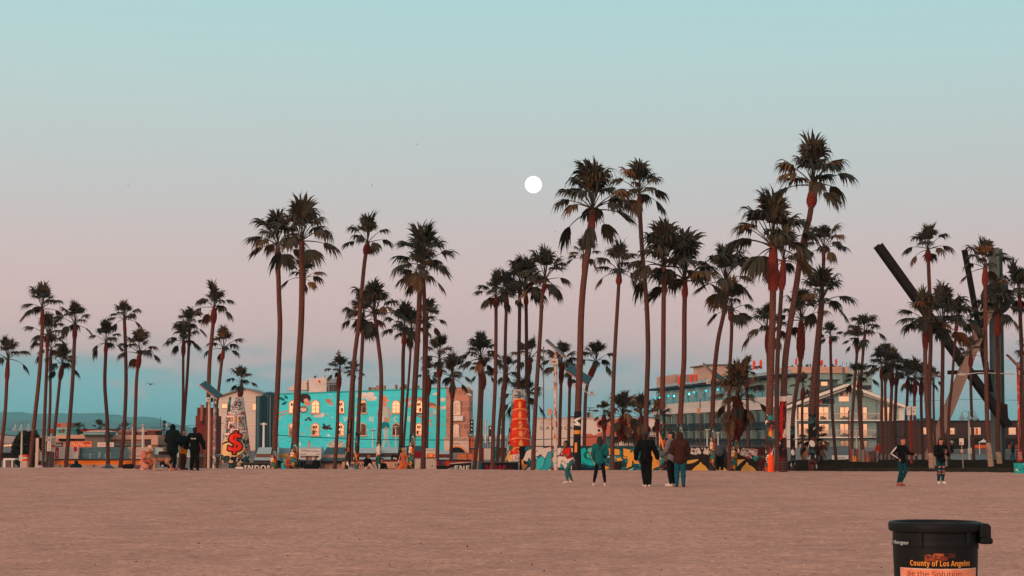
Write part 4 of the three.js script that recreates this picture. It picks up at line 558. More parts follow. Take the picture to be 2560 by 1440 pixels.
{
  const D = 101, o = onGround(1299, D), k = M(D), t = thing('graffiti_tower', 'tapering tower painted with stacked orange tiers on its front', 'tower', o), h = P(1299, 974, D).y - o.y;
  cone(t, k, 17 * k, 39 * k, h, canvasTex(1024, 1024, (g, w, H) => {
    sprayed(g, w, H, ['#c9c0ba', '#23242a', '#2f6a70', '#d8cfc8', '#8fa3a6', '#2b2a30', '#4a6a6e', '#1d1c20'], 33, { n: 520, size: 400, ground: '#8b9496' });
    const r = rng(9); g.fillStyle = '#c3bab4'; g.fillRect(330, 0, 300, 120); g.strokeStyle = '#30343a'; g.lineWidth = 8; for (let i = 0; i < 18; i++) { g.beginPath(); g.moveTo(340 + 280 * r(), 110 * r()); g.lineTo(340 + 280 * r(), 110 * r()); g.stroke(); } g.fillStyle = '#4b6a74'; g.fillRect(470, 20, 70, 90);
    const tier = [[350, 660, 120], [352, 664, 235], [356, 668, 350], [366, 672, 465], [372, 664, 580], [400, 640, 690]];
    g.fillStyle = '#c92f1f'; g.beginPath(); g.moveTo(380, 120); g.lineTo(655, 120); g.lineTo(690, 560); g.lineTo(650, 770); g.lineTo(390, 770); g.lineTo(340, 580); g.closePath(); g.fill();
    tier.forEach(([x0, x1, y], i) => { g.fillStyle = i % 2 ? '#e0402a' : '#d2361f'; g.fillRect(x0 + 25, y + 8, x1 - x0 - 20, 104); g.fillStyle = '#f0803a'; g.beginPath(); g.ellipse((x0 + x1) / 2 + 10, y + 62, 34, 46, 0, 0, 7); g.fill(); g.fillStyle = '#f6a94e'; g.beginPath(); g.ellipse((x0 + x1) / 2 + 8, y + 66, 18, 30, 0, 0, 7); g.fill(); g.strokeStyle = '#f59a55'; g.lineWidth = 13; g.beginPath(); g.moveTo(x0 + 15, y + 12); g.quadraticCurveTo((x0 + x1) / 2, y - 26, x1 + 12, y + 14); g.stroke(); });
    g.fillStyle = '#d6ccc6'; g.beginPath(); g.ellipse(520, 800, 170, 40, -0.05, 0, 7); g.fill(); g.strokeStyle = '#b8484a'; g.lineWidth = 7; for (let i = 0; i < 7; i++) { g.beginPath(); g.arc(400 + 40 * i, 800 + 12 * (i % 2), 20, 0, 5); g.stroke(); }
    g.fillStyle = '#d9a95a'; g.beginPath(); g.ellipse(330, 850, 60, 110, 0.5, 0, 7); g.fill(); g.fillStyle = '#3a2a24'; g.beginPath(); g.ellipse(330, 850, 24, 24, 0, 0, 7); g.fill();
    g.fillStyle = '#2f6a4a'; g.fillRect(340, 660, 80, 50); for (let i = 0; i < 40; i++) { g.strokeStyle = ['#23242a', '#d8cfc8', '#f0a060', '#8a1f1a', '#2f6a70'][i % 5]; g.lineWidth = 4 + 6 * r(); const x = 340 + 350 * r(), y = 140 + 640 * r(); g.beginPath(); g.moveTo(x, y); g.quadraticCurveTo(x + 50 * (r() - 0.5), y + 60 * (r() - 0.5), x + 80 * (r() - 0.5), y + 80 * (r() - 0.5)); g.stroke(); }
  }));
  part(t, 'cap', cylG(17 * k, 17 * k, 0.12, 40, 0, h - 0.05, 0), hexm('#a39a94'));
}

// ───────── painted walls along the back of the beach ─────────
function wall(label, x0, y0, x1, D, tex, o = {}) {
  const a = onLow((x0 + x1) / 2, D), t = thing(o.name ?? 'graffiti_wall', label, 'wall', a), top = P((x0 + x1) / 2, y0, D).y - a.y, w = (x1 - x0) * M(D);
  part(t, 'wall_body', boxG(w, top, 0.25, 0, top / 2, -0.14), o.body ?? hexm('#3a3434'));
  part(t, 'coping', boxG(w + 0.06, 0.05, 0.32, 0, top + 0.025, -0.13), hexm('#4a4040'));
  const yv = P(0, o.vis ?? 1182, D).y - a.y, ph = top - yv, m = part(t, 'painted_lettering', new THREE.PlaneGeometry(w, ph).translate(0, top - ph / 2, 0.004), tmat(tex, 0.85)); return t;
}
wall('long graffiti wall with white letters left and orange letters right behind the five people', 1298, 1117, 1657, 99, canvasTex(2048, 400, (g, w, h) => {
  const s = w / 359, X = (p) => (p - 1298) * s, Y = (p) => (p - 1117) / 65 * h, r = rng(12);
  g.fillStyle = '#18525e'; g.fillRect(0, 0, w, h); for (let i = 0; i < 300; i++) { g.fillStyle = ['#145060', '#1f6a74', '#1f3f48', '#2a8a92'][i % 4]; g.beginPath(); g.ellipse(r() * w, r() * h, 20 + 60 * r(), 10 + 30 * r(), r() * 3, 0, 7); g.fill(); }
  g.fillStyle = '#1b181a'; g.fillRect(0, 0, X(1312), h);
  const blob = (c, pts, line = '#141a1f', lw = 7) => { g.fillStyle = c; g.strokeStyle = line; g.lineWidth = lw; g.lineJoin = 'round'; g.beginPath(); pts.forEach(([x, y], i) => (i ? g.lineTo(X(x), Y(y)) : g.moveTo(X(x), Y(y)))); g.closePath(); g.fill(); if (lw) g.stroke(); };
  for (let i = 0; i < 46; i++) { const x = 1326 + 190 * r(), y = 1122 + 52 * r(), a = 6 + 9 * r(), b = 4 + 7 * r(); blob(['#3cc4cc', '#8fd8d8', '#2aa6b0', '#d8d0c6'][i % 4], [[x - a, y - b * r()], [x + a * 0.3, y - b], [x + a, y + b * r()], [x - a * 0.2, y + b]], '#123038', 4); }
  blob('#d98a4a', [[1302, 1150], [1307, 1146], [1310, 1160], [1320, 1162], [1312, 1172], [1305, 1180], [1303, 1165]]);
  blob('#2fa9b4', [[1336, 1180], [1350, 1160], [1366, 1128], [1384, 1124], [1386, 1148], [1376, 1168], [1360, 1180]]); blob('#39b6bf', [[1378, 1122], [1396, 1120], [1394, 1136], [1382, 1142]]);
  for (const [c, lw] of [['#0e2a33', 19], ['#d8cbc0', 14.5]]) { g.strokeStyle = c; g.lineWidth = lw * s * 0.8; g.lineJoin = 'round'; g.lineCap = 'butt'; for (const p of [[[1312, 1152], [1320, 1132], [1340, 1121], [1356, 1122]], [[1324, 1136], [1332, 1150], [1336, 1180]], [[1328, 1142], [1350, 1130], [1362, 1132], [1356, 1146], [1344, 1170]], [[1316, 1180], [1326, 1172]], [[1378, 1152], [1390, 1144], [1398, 1128], [1402, 1120]], [[1388, 1148], [1402, 1146], [1418, 1138], [1426, 1132]], [[1398, 1152], [1410, 1158], [1416, 1170]], [[1356, 1126], [1372, 1124], [1378, 1120]]]) { g.beginPath(); p.forEach(([x, y], i) => (i ? g.lineTo(X(x), Y(y)) : g.moveTo(X(x), Y(y)))); g.stroke(); } }
  g.fillStyle = '#2fb0b8'; g.fillRect(X(1380), Y(1156), X(1392) - X(1380), Y(1170) - Y(1156)); blob('#c23a2c', [[1382, 1166], [1396, 1164], [1395, 1176], [1384, 1180]], '#2a1a1a', 3);
  g.fillStyle = '#7a1f22'; g.fillRect(X(1376), 0, X(1392) - X(1376), Y(1121)); 
  blob('#e0d6cc', [[1392, 1120], [1404, 1119], [1400, 1134], [1424, 1124], [1438, 1126], [1412, 1142], [1434, 1158], [1428, 1170], [1404, 1150], [1398, 1170], [1388, 1168]]); blob('#3fc0c6', [[1340, 1150], [1352, 1140], [1362, 1146], [1358, 1166], [1344, 1178], [1338, 1168]]);
  blob('#1fbcb4', [[1445, 1124], [1462, 1118], [1466, 1128], [1458, 1136], [1462, 1146], [1480, 1150], [1484, 1166], [1470, 1164], [1452, 1154], [1446, 1142]]); blob('#35cfc6', [[1464, 1136], [1470, 1130], [1478, 1134], [1474, 1144], [1466, 1146]], '#0f6a6a', 6); blob('#7fd6d0', [[1466, 1120], [1480, 1124], [1484, 1140], [1492, 1158], [1484, 1166], [1476, 1146]]);
  blob('#d89a48', [[1471, 1130], [1486, 1128], [1492, 1146], [1486, 1150], [1482, 1138], [1472, 1137]]); blob('#c9935a', [[1440, 1150], [1448, 1148], [1450, 1156], [1444, 1168], [1441, 1160]], '#2a2024', 3); blob('#0f2f44', [[1450, 1166], [1486, 1172], [1512, 1180], [1446, 1181]], '#0c2230', 3);
  blob('#dc9a44', [[1498, 1164], [1514, 1164], [1524, 1168], [1512, 1176]]); g.strokeStyle = '#86cfd0'; g.lineWidth = 5; g.beginPath(); g.moveTo(X(1508), Y(1180)); g.lineTo(X(1527), Y(1168)); g.lineTo(X(1514), Y(1158)); g.stroke();
  blob('#e2a048', [[1520, 1119], [1548, 1123], [1548, 1138], [1521, 1138]]); blob('#e0a048', [[1536, 1146], [1550, 1142], [1556, 1152], [1542, 1154]]); blob('#86cdd0', [[1528, 1142], [1538, 1140], [1536, 1154], [1528, 1152]], '#141a1f', 4); blob('#2a211e', [[1524, 1158], [1552, 1152], [1552, 1180], [1524, 1180]], '#171314', 4);
  blob('#e4a24a', [[1556, 1120], [1576, 1124], [1574, 1132], [1584, 1124], [1594, 1126], [1590, 1144], [1598, 1160], [1584, 1160], [1580, 1150], [1578, 1166], [1562, 1172], [1568, 1150], [1556, 1138]]); blob('#dd9840', [[1556, 1140], [1566, 1142], [1562, 1148], [1556, 1146]]);
  blob('#86cdd0', [[1560, 1178], [1584, 1168], [1580, 1174], [1562, 1182]], '#141a1f', 3); blob('#e2a04a', [[1598, 1122], [1618, 1128], [1634, 1126], [1640, 1140], [1652, 1142], [1650, 1166], [1636, 1170], [1626, 1178], [1616, 1176], [1610, 1160]]); for (let i = 0; i < 12; i++) { g.fillStyle = '#33251c'; g.fillRect(X(1600 + 44 * r()), Y(1128 + 34 * r()), 10 + 14 * r(), 4 + 8 * r()); }
  blob('#7cc6ca', [[1636, 1118], [1646, 1122], [1642, 1130], [1634, 1126]], '#141a1f', 3); blob('#1f8088', [[1606, 1172], [1614, 1168], [1620, 1180], [1604, 1181]], '#141a1f', 3);
}));
wall('painted wall with a white skull crowd above black and yellow hills', 1657, 1119, 1930, 97.5, canvasTex(1640, 380, (g, w, h) => {
  const s = w / 273, X = (p) => (p - 1657) * s, Y = (p) => (p - 1119) / 63 * h, r = rng(22);
  g.fillStyle = '#241f1f'; g.fillRect(0, 0, w, h);
  for (let i = 0; i < 150; i++) { const x = 1708 + 150 * r(), y = 1120 + 15 * r(); g.fillStyle = ['#d5c9c0', '#c3b6ac', '#e0d6ce'][i % 3]; g.beginPath(); g.ellipse(X(x), Y(y), 9 + 6 * r(), 11 + 9 * r(), 0, 0, 7); g.fill(); g.fillStyle = '#2b2224'; g.fillRect(X(x) - 5, Y(y) - 3, 4, 5); g.fillRect(X(x) + 3, Y(y) - 3, 4, 5); }
  for (let i = 0; i < 50; i++) { g.strokeStyle = ['#d9cec6', '#b8504a', '#8fa6a2', '#c9a09a', '#d8d0ca'][i % 5]; g.lineWidth = 6 + 6 * r(); const x = 1846 + 50 * r(), y = 1122 + 20 * r(); g.beginPath(); g.moveTo(X(x), Y(y)); g.quadraticCurveTo(X(x + 10), Y(y - 6 * r()), X(x + 16), Y(y + 6)); g.stroke(); }
  g.fillStyle = '#2a908c'; g.beginPath(); g.ellipse(X(1884), Y(1146), 34, 46, 0, 0, 7); g.fill();
  for (let i = 0; i < 200; i++) { g.fillStyle = ['#2e2524', '#1d191a', '#3a2a26'][i % 3]; g.fillRect(X(1710 + 180 * r()), Y(1138 + 20 * r()), 6 + 26 * r(), 4 + 8 * r()); }
  const hill = (pts) => { g.fillStyle = '#cfa051'; g.strokeStyle = '#141214'; g.lineWidth = 16; g.beginPath(); g.moveTo(X(pts[0][0]), Y(pts[0][1])); for (let i = 1; i + 1 < pts.length; i += 2) g.quadraticCurveTo(X(pts[i][0]), Y(pts[i][1]), X(pts[i + 1][0]), Y(pts[i + 1][1])); g.closePath(); g.stroke(); g.fill(); };
  hill([[1714, 1152], [1730, 1148], [1744, 1148], [1736, 1158], [1714, 1160]]); hill([[1722, 1182], [1730, 1168], [1744, 1160], [1748, 1150], [1752, 1160], [1764, 1166], [1770, 1182]]); hill([[1846, 1182], [1850, 1168], [1858, 1162], [1864, 1148], [1868, 1162], [1880, 1166], [1890, 1182]]); hill([[1822, 1152], [1844, 1148], [1860, 1148], [1846, 1158], [1836, 1170], [1822, 1168], [1820, 1160]]); hill([[1776, 1182], [1784, 1170], [1800, 1166], [1812, 1170], [1818, 1182]]);
  g.fillStyle = '#4a1f20'; g.fillRect(X(1890), 0, X(1930) - X(1890), h); for (let i = 0; i < 40; i++) { g.fillStyle = ['#6a2a28', '#2a2a2c', '#8a4a3a', '#2b5a58'][i % 4]; g.beginPath(); g.ellipse(X(1892 + 38 * r()), Y(1120 + 60 * r()), 12 + 20 * r(), 8 + 14 * r(), 0, 0, 7); g.fill(); }
}));
wall('low black wall with white INDON letters right of the dollar tower', 598, 1159, 694, 97, canvasTex(768, 200, (g, w, h) => { g.fillStyle = '#1e1b1c'; g.fillRect(0, 0, w, h); outlineText(g, 'INDON', w * 0.55, h * 0.46, 150, '#cfc6be', '#8a807a', 10, 1.15); g.strokeStyle = '#4a4242'; g.lineWidth = 4; for (let i = 0; i < 14; i++) { g.beginPath(); g.arc(200 + 36 * i, 60 + 20 * (i % 3), 22, 0, 4); g.stroke(); } }));
wall('peach low wall with dark letters behind the orange letter trunk', 858, 1151, 1022, 104, canvasTex(1024, 200, (g, w, h) => { g.fillStyle = '#b98f78'; g.fillRect(0, 0, w, h); const r = rng(3); for (let i = 0; i < 60; i++) { g.fillStyle = ['#a57c68', '#c9a48e', '#8a5a48'][i % 3]; g.fillRect(r() * w, r() * h, 60 * r(), 20 * r()); } g.fillStyle = '#6b2c26'; g.fillRect(0, 0, w, 22); g.fillRect(0, 130, w, 70); outlineText(g, 'AN', w * 0.30, h * 0.40, 96, '#2a2022', '#c9b0a0', 6); outlineText(g, 'BA', w * 0.48, h * 0.40, 96, '#2a2022', '#c9b0a0', 6); outlineText(g, 'UB', w * 0.86, h * 0.4, 90, '#2a2022', '#c9b0a0', 6); }));
wall('low wall with white EVE letters on black below the tattoo boards', 1092, 1151, 1178, 99, canvasTex(700, 200, (g, w, h) => { g.fillStyle = '#1c1a1c'; g.fillRect(0, 0, w, h); for (const [x, c] of [[40, '#a32c28'], [120, '#1f5a68'], [200, '#a32c28'], [80, '#5a2a48'], [240, '#b03a30']]) { g.fillStyle = c; g.beginPath(); g.ellipse(x, 46, 44, 44, 0, 0, 7); g.fill(); } g.fillStyle = '#b8a49a'; g.save(); g.translate(280, 40); g.rotate(-0.06); g.fillRect(0, 0, 420, 20); g.restore(); g.fillStyle = '#8a2a2c'; g.fillRect(260, 10, 440, 18); outlineText(g, 'ENE', 520, 128, 120, '#cfc8c0', '#2a2628', 8, 1.4); g.strokeStyle = '#cfc8c2'; g.lineWidth = 7; for (let i = 0; i < 7; i++) { g.beginPath(); g.arc(130 + 40 * i, 180 - 8 * i, 22, 2, 6.2); g.stroke(); } }));
wall('low black wall with crimson SCRAP letters before the orange tower', 1198, 1157, 1296, 98, canvasTex(800, 180, (g, w, h) => { g.fillStyle = '#191618'; g.fillRect(0, 0, w, h); g.fillStyle = '#1f4a52'; g.fillRect(0, 0, 60, h); outlineText(g, 'SCRAP', w * 0.42, h * 0.5, 130, '#8a1f38', '#3a1220', 8, 1.1); outlineText(g, 'D', w * 0.8, h * 0.5, 100, '#3f1726', '#2a1018', 6); }));
wall('dark scribbled low wall between the three people and the dollar tower', 486, 1143, 556, 100, canvasTex(512, 256, (g, w, h) => sprayed(g, w, h, ['#3a2a28', '#5a3a34', '#8a4a3a', '#2a2a2c', '#7a6a62', '#24605c'], 41, { n: 160, size: 80 })));
wall('low scribbled wall left of the tattoo boards behind the red banner', 1018, 1146, 1094, 103, canvasTex(512, 256, (g, w, h) => { sprayed(g, w, h, ['#b8aaa0', '#a9433a', '#2a2426', '#c9bdb4', '#7a2a2a'], 51, { n: 140, size: 80 }); }));
{ // fence of painted boards near the hotel
  const D = 93, o = onGround(2154, D), t = thing('painted_fence', 'fence of scribbled upright boards on the grass before the hotel', 'fence', o), r = rng(6), cols = ['#6a5a58', '#7d6660', '#54484a', '#8a6a60', '#4a4446', '#8f7a72', '#6b4a44', '#5a6a6a'], k = M(D);
  for (let i = 0; i < 14; i++) { const x = (2121 - 2154 + i * 5.1) * k, h = P(0, 1119 + 5 * r() + i * 0.6, D).y - o.y, bd = part(t, 'board', boxG(4.6 * k, h, 0.05, x, h / 2, (i % 2) * 0.03), hexm(cols[Math.floor(r() * 8)])); const n = 2 + Math.floor(3 * r()), ps = []; for (let q = 0; q < n; q++) ps.push(boxG(k * (1 + 2.4 * r()), h * (0.08 + 0.2 * r()), 0.012, x + (r() - 0.5) * 2 * k, h * (0.15 + 0.7 * r()), 0.028 + (i % 2) * 0.03 + q * 0.003)); part(bd, 'paint_patch', merge(ps), hexm(['#b8503a', '#c9bdb4', '#2f5a5c', '#d98a45', '#8a3a3a', '#30282a'][Math.floor(r() * 6)])); }
  for (const y of [0.25, 0.8]) part(t, 'rail', boxG(72 * k, 0.09, 0.06, 0, y * (P(0, 1121, D).y - o.y), -0.06), hexm('#3f3634'));
}

// ───────── stalls, kiosks and awnings on the promenade ─────────
function stall(label, x0, x1, yTop, yEave, D, roofM, wallM, o = {}) {
  const m = (x0 + x1) / 2, a = onLow(m, D), t = thing(o.name ?? 'market_stall', label, o.cat ?? 'stall', a), k = M(D), w = (x1 - x0) * k, ht = P(m, yTop, D).y - a.y, he = P(m, yEave, D).y - a.y, d = o.depth ?? 4, hip = o.hip ?? 0.12;
  const g = new THREE.BufferGeometry(), X = w / 2, q = w / 2 * (1 - hip), p = [[-X, he, 0.1], [X, he, 0.1], [X, he, -d], [-X, he, -d], [-q, ht, -d * 0.35], [q, ht, -d * 0.35], [q, ht, -d * 0.65], [-q, ht, -d * 0.65]];
  const f = [[0, 1, 5, 4], [1, 2, 6, 5], [2, 3, 7, 6], [3, 0, 4, 7], [4, 5, 6, 7], [3, 2, 1, 0]], ps = []; for (const [i, j, l, n] of f) for (const v of [i, j, l, i, l, n]) ps.push(...p[v]); g.setAttribute('position', new THREE.Float32BufferAttribute(ps, 3)); g.computeVertexNormals();
  part(t, 'roof', g, roofM); part(t, 'fascia', boxG(w + 0.06, 0.14, 0.08, 0, he - 0.06, 0.12), o.fascia ?? hexm('#3a3838'));
  if (wallM) { part(t, 'back_wall', boxG(w * 0.96, he - 0.1, 0.15, 0, he / 2 - 0.05, -d * 0.85), wallM); part(t, 'counter', boxG(w * 0.9, 0.95, 0.5, 0, 0.48, -0.5), o.counter ?? wallM); }
  for (const s of [-1, 1]) part(t, 'post', boxG(0.12, he, 0.12, s * (X - 0.1), he / 2, -0.05), hexm('#5a5250'));
  return t;
}
const CANVASM = stucco(160, 176, 178), GREYROOF = stucco(112, 130, 134), TEALROOF = stucco(66, 92, 98);
stall('pale grey awning stall right of the dollar sign tower', 640, 698, 1119, 1151, 126, CANVASM, hexm('#7a5140'));
stall('dark grey sloping roof stall between the tall pair trunks', 692, 738, 1121, 1153, 127, GREYROOF, hexm('#b98a4c'), { hip: 0.3 });
stall('blue green hipped roof stall with a beige front beside the white banner', 803, 868, 1119, 1152, 122, TEALROOF, hexm('#b08e7c'), { hip: 0.34, fascia: hexm('#2b2728') });
stall('pale awning stall behind the white notice banner', 738, 806, 1118, 1151, 129, CANVASM, hexm('#1f2a26'));
stall('wide pale awning stall behind the orange letter trunk', 858, 946, 1121, 1150, 131, CANVASM, hexm('#4a2f2a'), { hip: 0.05 });
stall('pale awning stall behind the black poster and orange figure', 938, 1016, 1119, 1150, 132, CANVASM, hexm('#4a3a38'), { hip: 0.05 });
stall('small dark teal awning left of the red banner', 1008, 1068, 1115, 1134, 134, stucco(52, 78, 84), hexm('#5a3230'), { hip: 0.1 });
stall('pale grey awning stall under the mural edge', 1090, 1128, 1127, 1150, 124, CANVASM, hexm('#6a2a2a'));
stall('grey awning stall by the tattoo boards', 1176, 1292, 1093, 1120, 190, GREYROOF, hexm('#4f3e3c'), { hip: 0.08 });
const SHEET = document.createElement('canvas'); SHEET.width = 2048; SHEET.height = 2048; const SG = SHEET.getContext('2d'), SHEETT = new THREE.CanvasTexture(SHEET); SHEETT.colorSpace = THREE.SRGBColorSpace; const SHEETM = tmat(SHEETT, 0.8); let sx = 4, sy = 4, sh = 0;
function onSheet(tex, g) { const c = tex.image; if (sx + c.width + 4 > 2048) { sx = 4; sy += sh + 6; sh = 0; } SG.drawImage(c, sx, sy); const u = g.attributes.uv; for (let i = 0; i < u.count; i++) u.setXY(i, (sx + 1 + u.getX(i) * (c.width - 2)) / 2048, 1 - (sy + 1 + (1 - u.getY(i)) * (c.height - 2)) / 2048); sx += c.width + 6; sh = Math.max(sh, c.height); return g; }
function sign(name, label, cat, x0, y0, x1, y1, D, tex, o = {}) {                    // a flat board on posts
  const m = (x0 + x1) / 2, a = onLow(m, D), t = thing(name, label, cat, a, o.group), k = M(D), w = (x1 - x0) * k, yt = P(m, y0, D).y - a.y, yb = P(m, y1, D).y - a.y;
  part(t, 'board', boxG(w, yt - yb, 0.06, 0, (yt + yb) / 2, -0.04), o.body ?? hexm('#8a807a')); part(t, 'print', onSheet(tex, new THREE.PlaneGeometry(w * 0.99, (yt - yb) * 0.99)).translate(0, (yt + yb) / 2, -0.006), SHEETM);
  for (const s of o.posts ?? [-1, 1]) part(t, 'post', boxG(0.07, yt - 0.02, 0.07, s * w * 0.47, (yt - 0.02) / 2, -0.11), o.post ?? hexm('#4a3f3c'));
  return t;
}
sign('notice_banner', 'white banner with black lettering rows hung beside the blue green stall', 'banner', 751, 1121, 806, 1148, 121.5, canvasTex(512, 256, (g, w, h) => { g.fillStyle = '#d9cdc4'; g.fillRect(0, 0, w, h); g.fillStyle = '#2d2828'; g.font = 'bold 52px sans-serif'; g.save(); g.translate(48, 62); g.rotate(0.07); g.fillText('Parking on surface', 0, 0, 420); g.restore(); g.font = 'bold 40px sans-serif'; g.fillText('Vendor', 36, 152); g.fillText('yard', 400, 156); g.fillStyle = '#3a3030'; g.fillRect(34, 176, 430, 46); g.fillStyle = '#d9cdc4'; g.font = 'bold 30px sans-serif'; g.fillText('of merchandise market', 46, 210, 400); }));
sign('poster_board', 'orange and white smiling face poster board right of the red banner', 'poster', 1065, 1121, 1091, 1165, 106, canvasTex(256, 420, (g, w, h) => { g.fillStyle = '#cfc3b8'; g.fillRect(0, 0, w, h); g.fillStyle = '#4a5048'; g.font = 'bold 40px sans-serif'; g.fillText('CA Sweets', 20, 56, 210); g.fillStyle = '#e0622c'; g.beginPath(); g.ellipse(w / 2, 170, 105, 60, 0, 0, 7); g.fill(); g.fillStyle = '#f0a060'; g.beginPath(); g.ellipse(w / 2, 165, 50, 38, 0, 0, 7); g.fill(); g.fillStyle = '#d8bfae'; g.beginPath(); g.arc(w / 2, 104, 20, 0, 7); g.fill(); g.fillStyle = '#d9d0c6'; g.fillRect(0, 245, w, 110); g.fillStyle = '#e07a3c'; g.beginPath(); g.ellipse(100, 310, 80, 34, 0, 0, 7); g.fill(); g.fillStyle = '#2b8f8a'; g.fillRect(0, 355, w, 50); }));
sign('red_banner', 'plain crimson banner beside the orange figure', 'banner', 1035, 1128, 1061, 1150, 107, canvasTex(64, 64, (g, w, h) => { g.fillStyle = '#86151f'; g.fillRect(0, 0, w, h); g.fillStyle = 'rgba(60,10,16,.5)'; for (let i = 0; i < 6; i++) g.fillRect(i * 11, 0, 4, h); }));
sign('black_poster', 'black poster with white faces left of the orange figure', 'poster', 980, 1137, 998, 1163, 108, canvasTex(128, 180, (g, w, h) => { g.fillStyle = '#1a191b'; g.fillRect(0, 0, w, h); g.fillStyle = '#cfc8c2'; for (const [x, y] of [[50, 60], [84, 66], [52, 100], [86, 104]]) { g.beginPath(); g.arc(x, y, 16, 0, 7); g.fill(); } }));
[['CUTIE', 'TATTOO', 1143, 1168, 'orange TATTOO board under the brick tower arch'], ['THE', 'TOOS', 1169, 1185, 'orange board directly right of the TATTOO board'], ['PIE', 'RCE', 1190, 1200, 'narrow orange and white board between two leaning trunks']].forEach(([a, b, x0, x1, l], i) => sign('tattoo_board', l, 'sign', x0, i === 2 ? 1121 : 1134, x1, 1151, 118, canvasTex(256, 180, (g, w, h) => { g.fillStyle = i === 2 ? '#d8b8a4' : '#c9592f'; g.fillRect(0, 0, w, h); outlineText(g, a, w / 2, h * 0.3, 70, '#e8a878', '#8a3a22', 6, i === 2 ? 1.2 : 1); outlineText(g, b, w / 2, h * 0.72, 70, '#e8a878', '#8a3a22', 6, i === 2 ? 1.2 : 1); }), { posts: [-1, 1] }));
sign('menu_board', 'white menu board with a red edge left of the orange tower', 'sign', 1208, 1121, 1228, 1149, 112, canvasTex(128, 180, (g, w, h) => { g.fillStyle = '#cfc4bc'; g.fillRect(0, 0, w, h); g.fillStyle = '#a8383a'; g.fillRect(0, 0, 18, h); g.fillStyle = '#a89a92'; for (let i = 0; i < 8; i++) g.fillRect(32, 16 + 20 * i, 80 - 10 * (i % 3), 5); }));
sign('teal_poster', 'teal and white poster panel left of the orange tower', 'poster', 1229, 1117, 1241, 1158, 111, canvasTex(96, 256, (g, w, h) => sprayed(g, w, h, ['#1f5f64', '#cfc8c2', '#2a2a2e', '#2e8f90'], 71, { n: 50, size: 50 })));
sign('tall_bar_sign', 'tall black upright BAR sign above the tattoo boards', 'sign', 1176, 1049, 1184, 1082, 200, canvasTex(48, 200, (g, w, h) => { g.fillStyle = '#1d1b1c'; g.fillRect(0, 0, w, h); g.fillStyle = '#d8d0c8'; g.font = 'bold 40px sans-serif'; g.textAlign = 'center'; 'BAR'.split('').forEach((c, i) => g.fillText(c, w / 2, 50 + 58 * i)); }));
sign('small_grey_sign', 'small grey sign under the tall black BAR sign', 'sign', 1171, 1083, 1184, 1092, 199, canvasTex(96, 64, (g, w, h) => { g.fillStyle = '#4a5c5c'; g.fillRect(0, 0, w, h); g.fillStyle = '#a8b0ac'; g.fillRect(10, 24, 74, 14); }));
sign('tattoo_column', 'red and orange upright sign column left of the leaning palm', 'sign', 1171, 1093, 1185, 1133, 190, canvasTex(96, 256, (g, w, h) => { g.fillStyle = '#8a1f24'; g.fillRect(0, 0, w * 0.5, h); g.fillStyle = '#d8cabf'; g.fillRect(0, 0, 10, h); g.fillStyle = '#c2632c'; g.fillRect(w * 0.5, 0, w * 0.5, h); g.fillStyle = '#3a1f1a'; g.font = 'bold 36px sans-serif'; g.textAlign = 'center'; 'TATTOO'.split('').forEach((c, i) => g.fillText(c, w * 0.75, 40 + 40 * i)); }));
[[1211, 1050, 1216, 1108, '#a8b4b2'], [1222, 1064, 1230, 1108, '#3a2226'], [1246, 1062, 1258, 1100, '#3f8a90']].forEach(([x0, y0, x1, y1, c], i) => sign('street_banner', ['pale narrow street banner left of the orange tower', 'dark street banner with a white note below it', 'teal street banner close to the orange tower'][i], 'banner', x0, y0, x1, y1, 185, canvasTex(64, 128, (g, w, h) => { g.fillStyle = c; g.fillRect(0, 0, w, h); g.fillStyle = '#d5ccc4'; g.fillRect(14, 80, 36, 40); g.fillRect(20, 10, 24, 16); })));

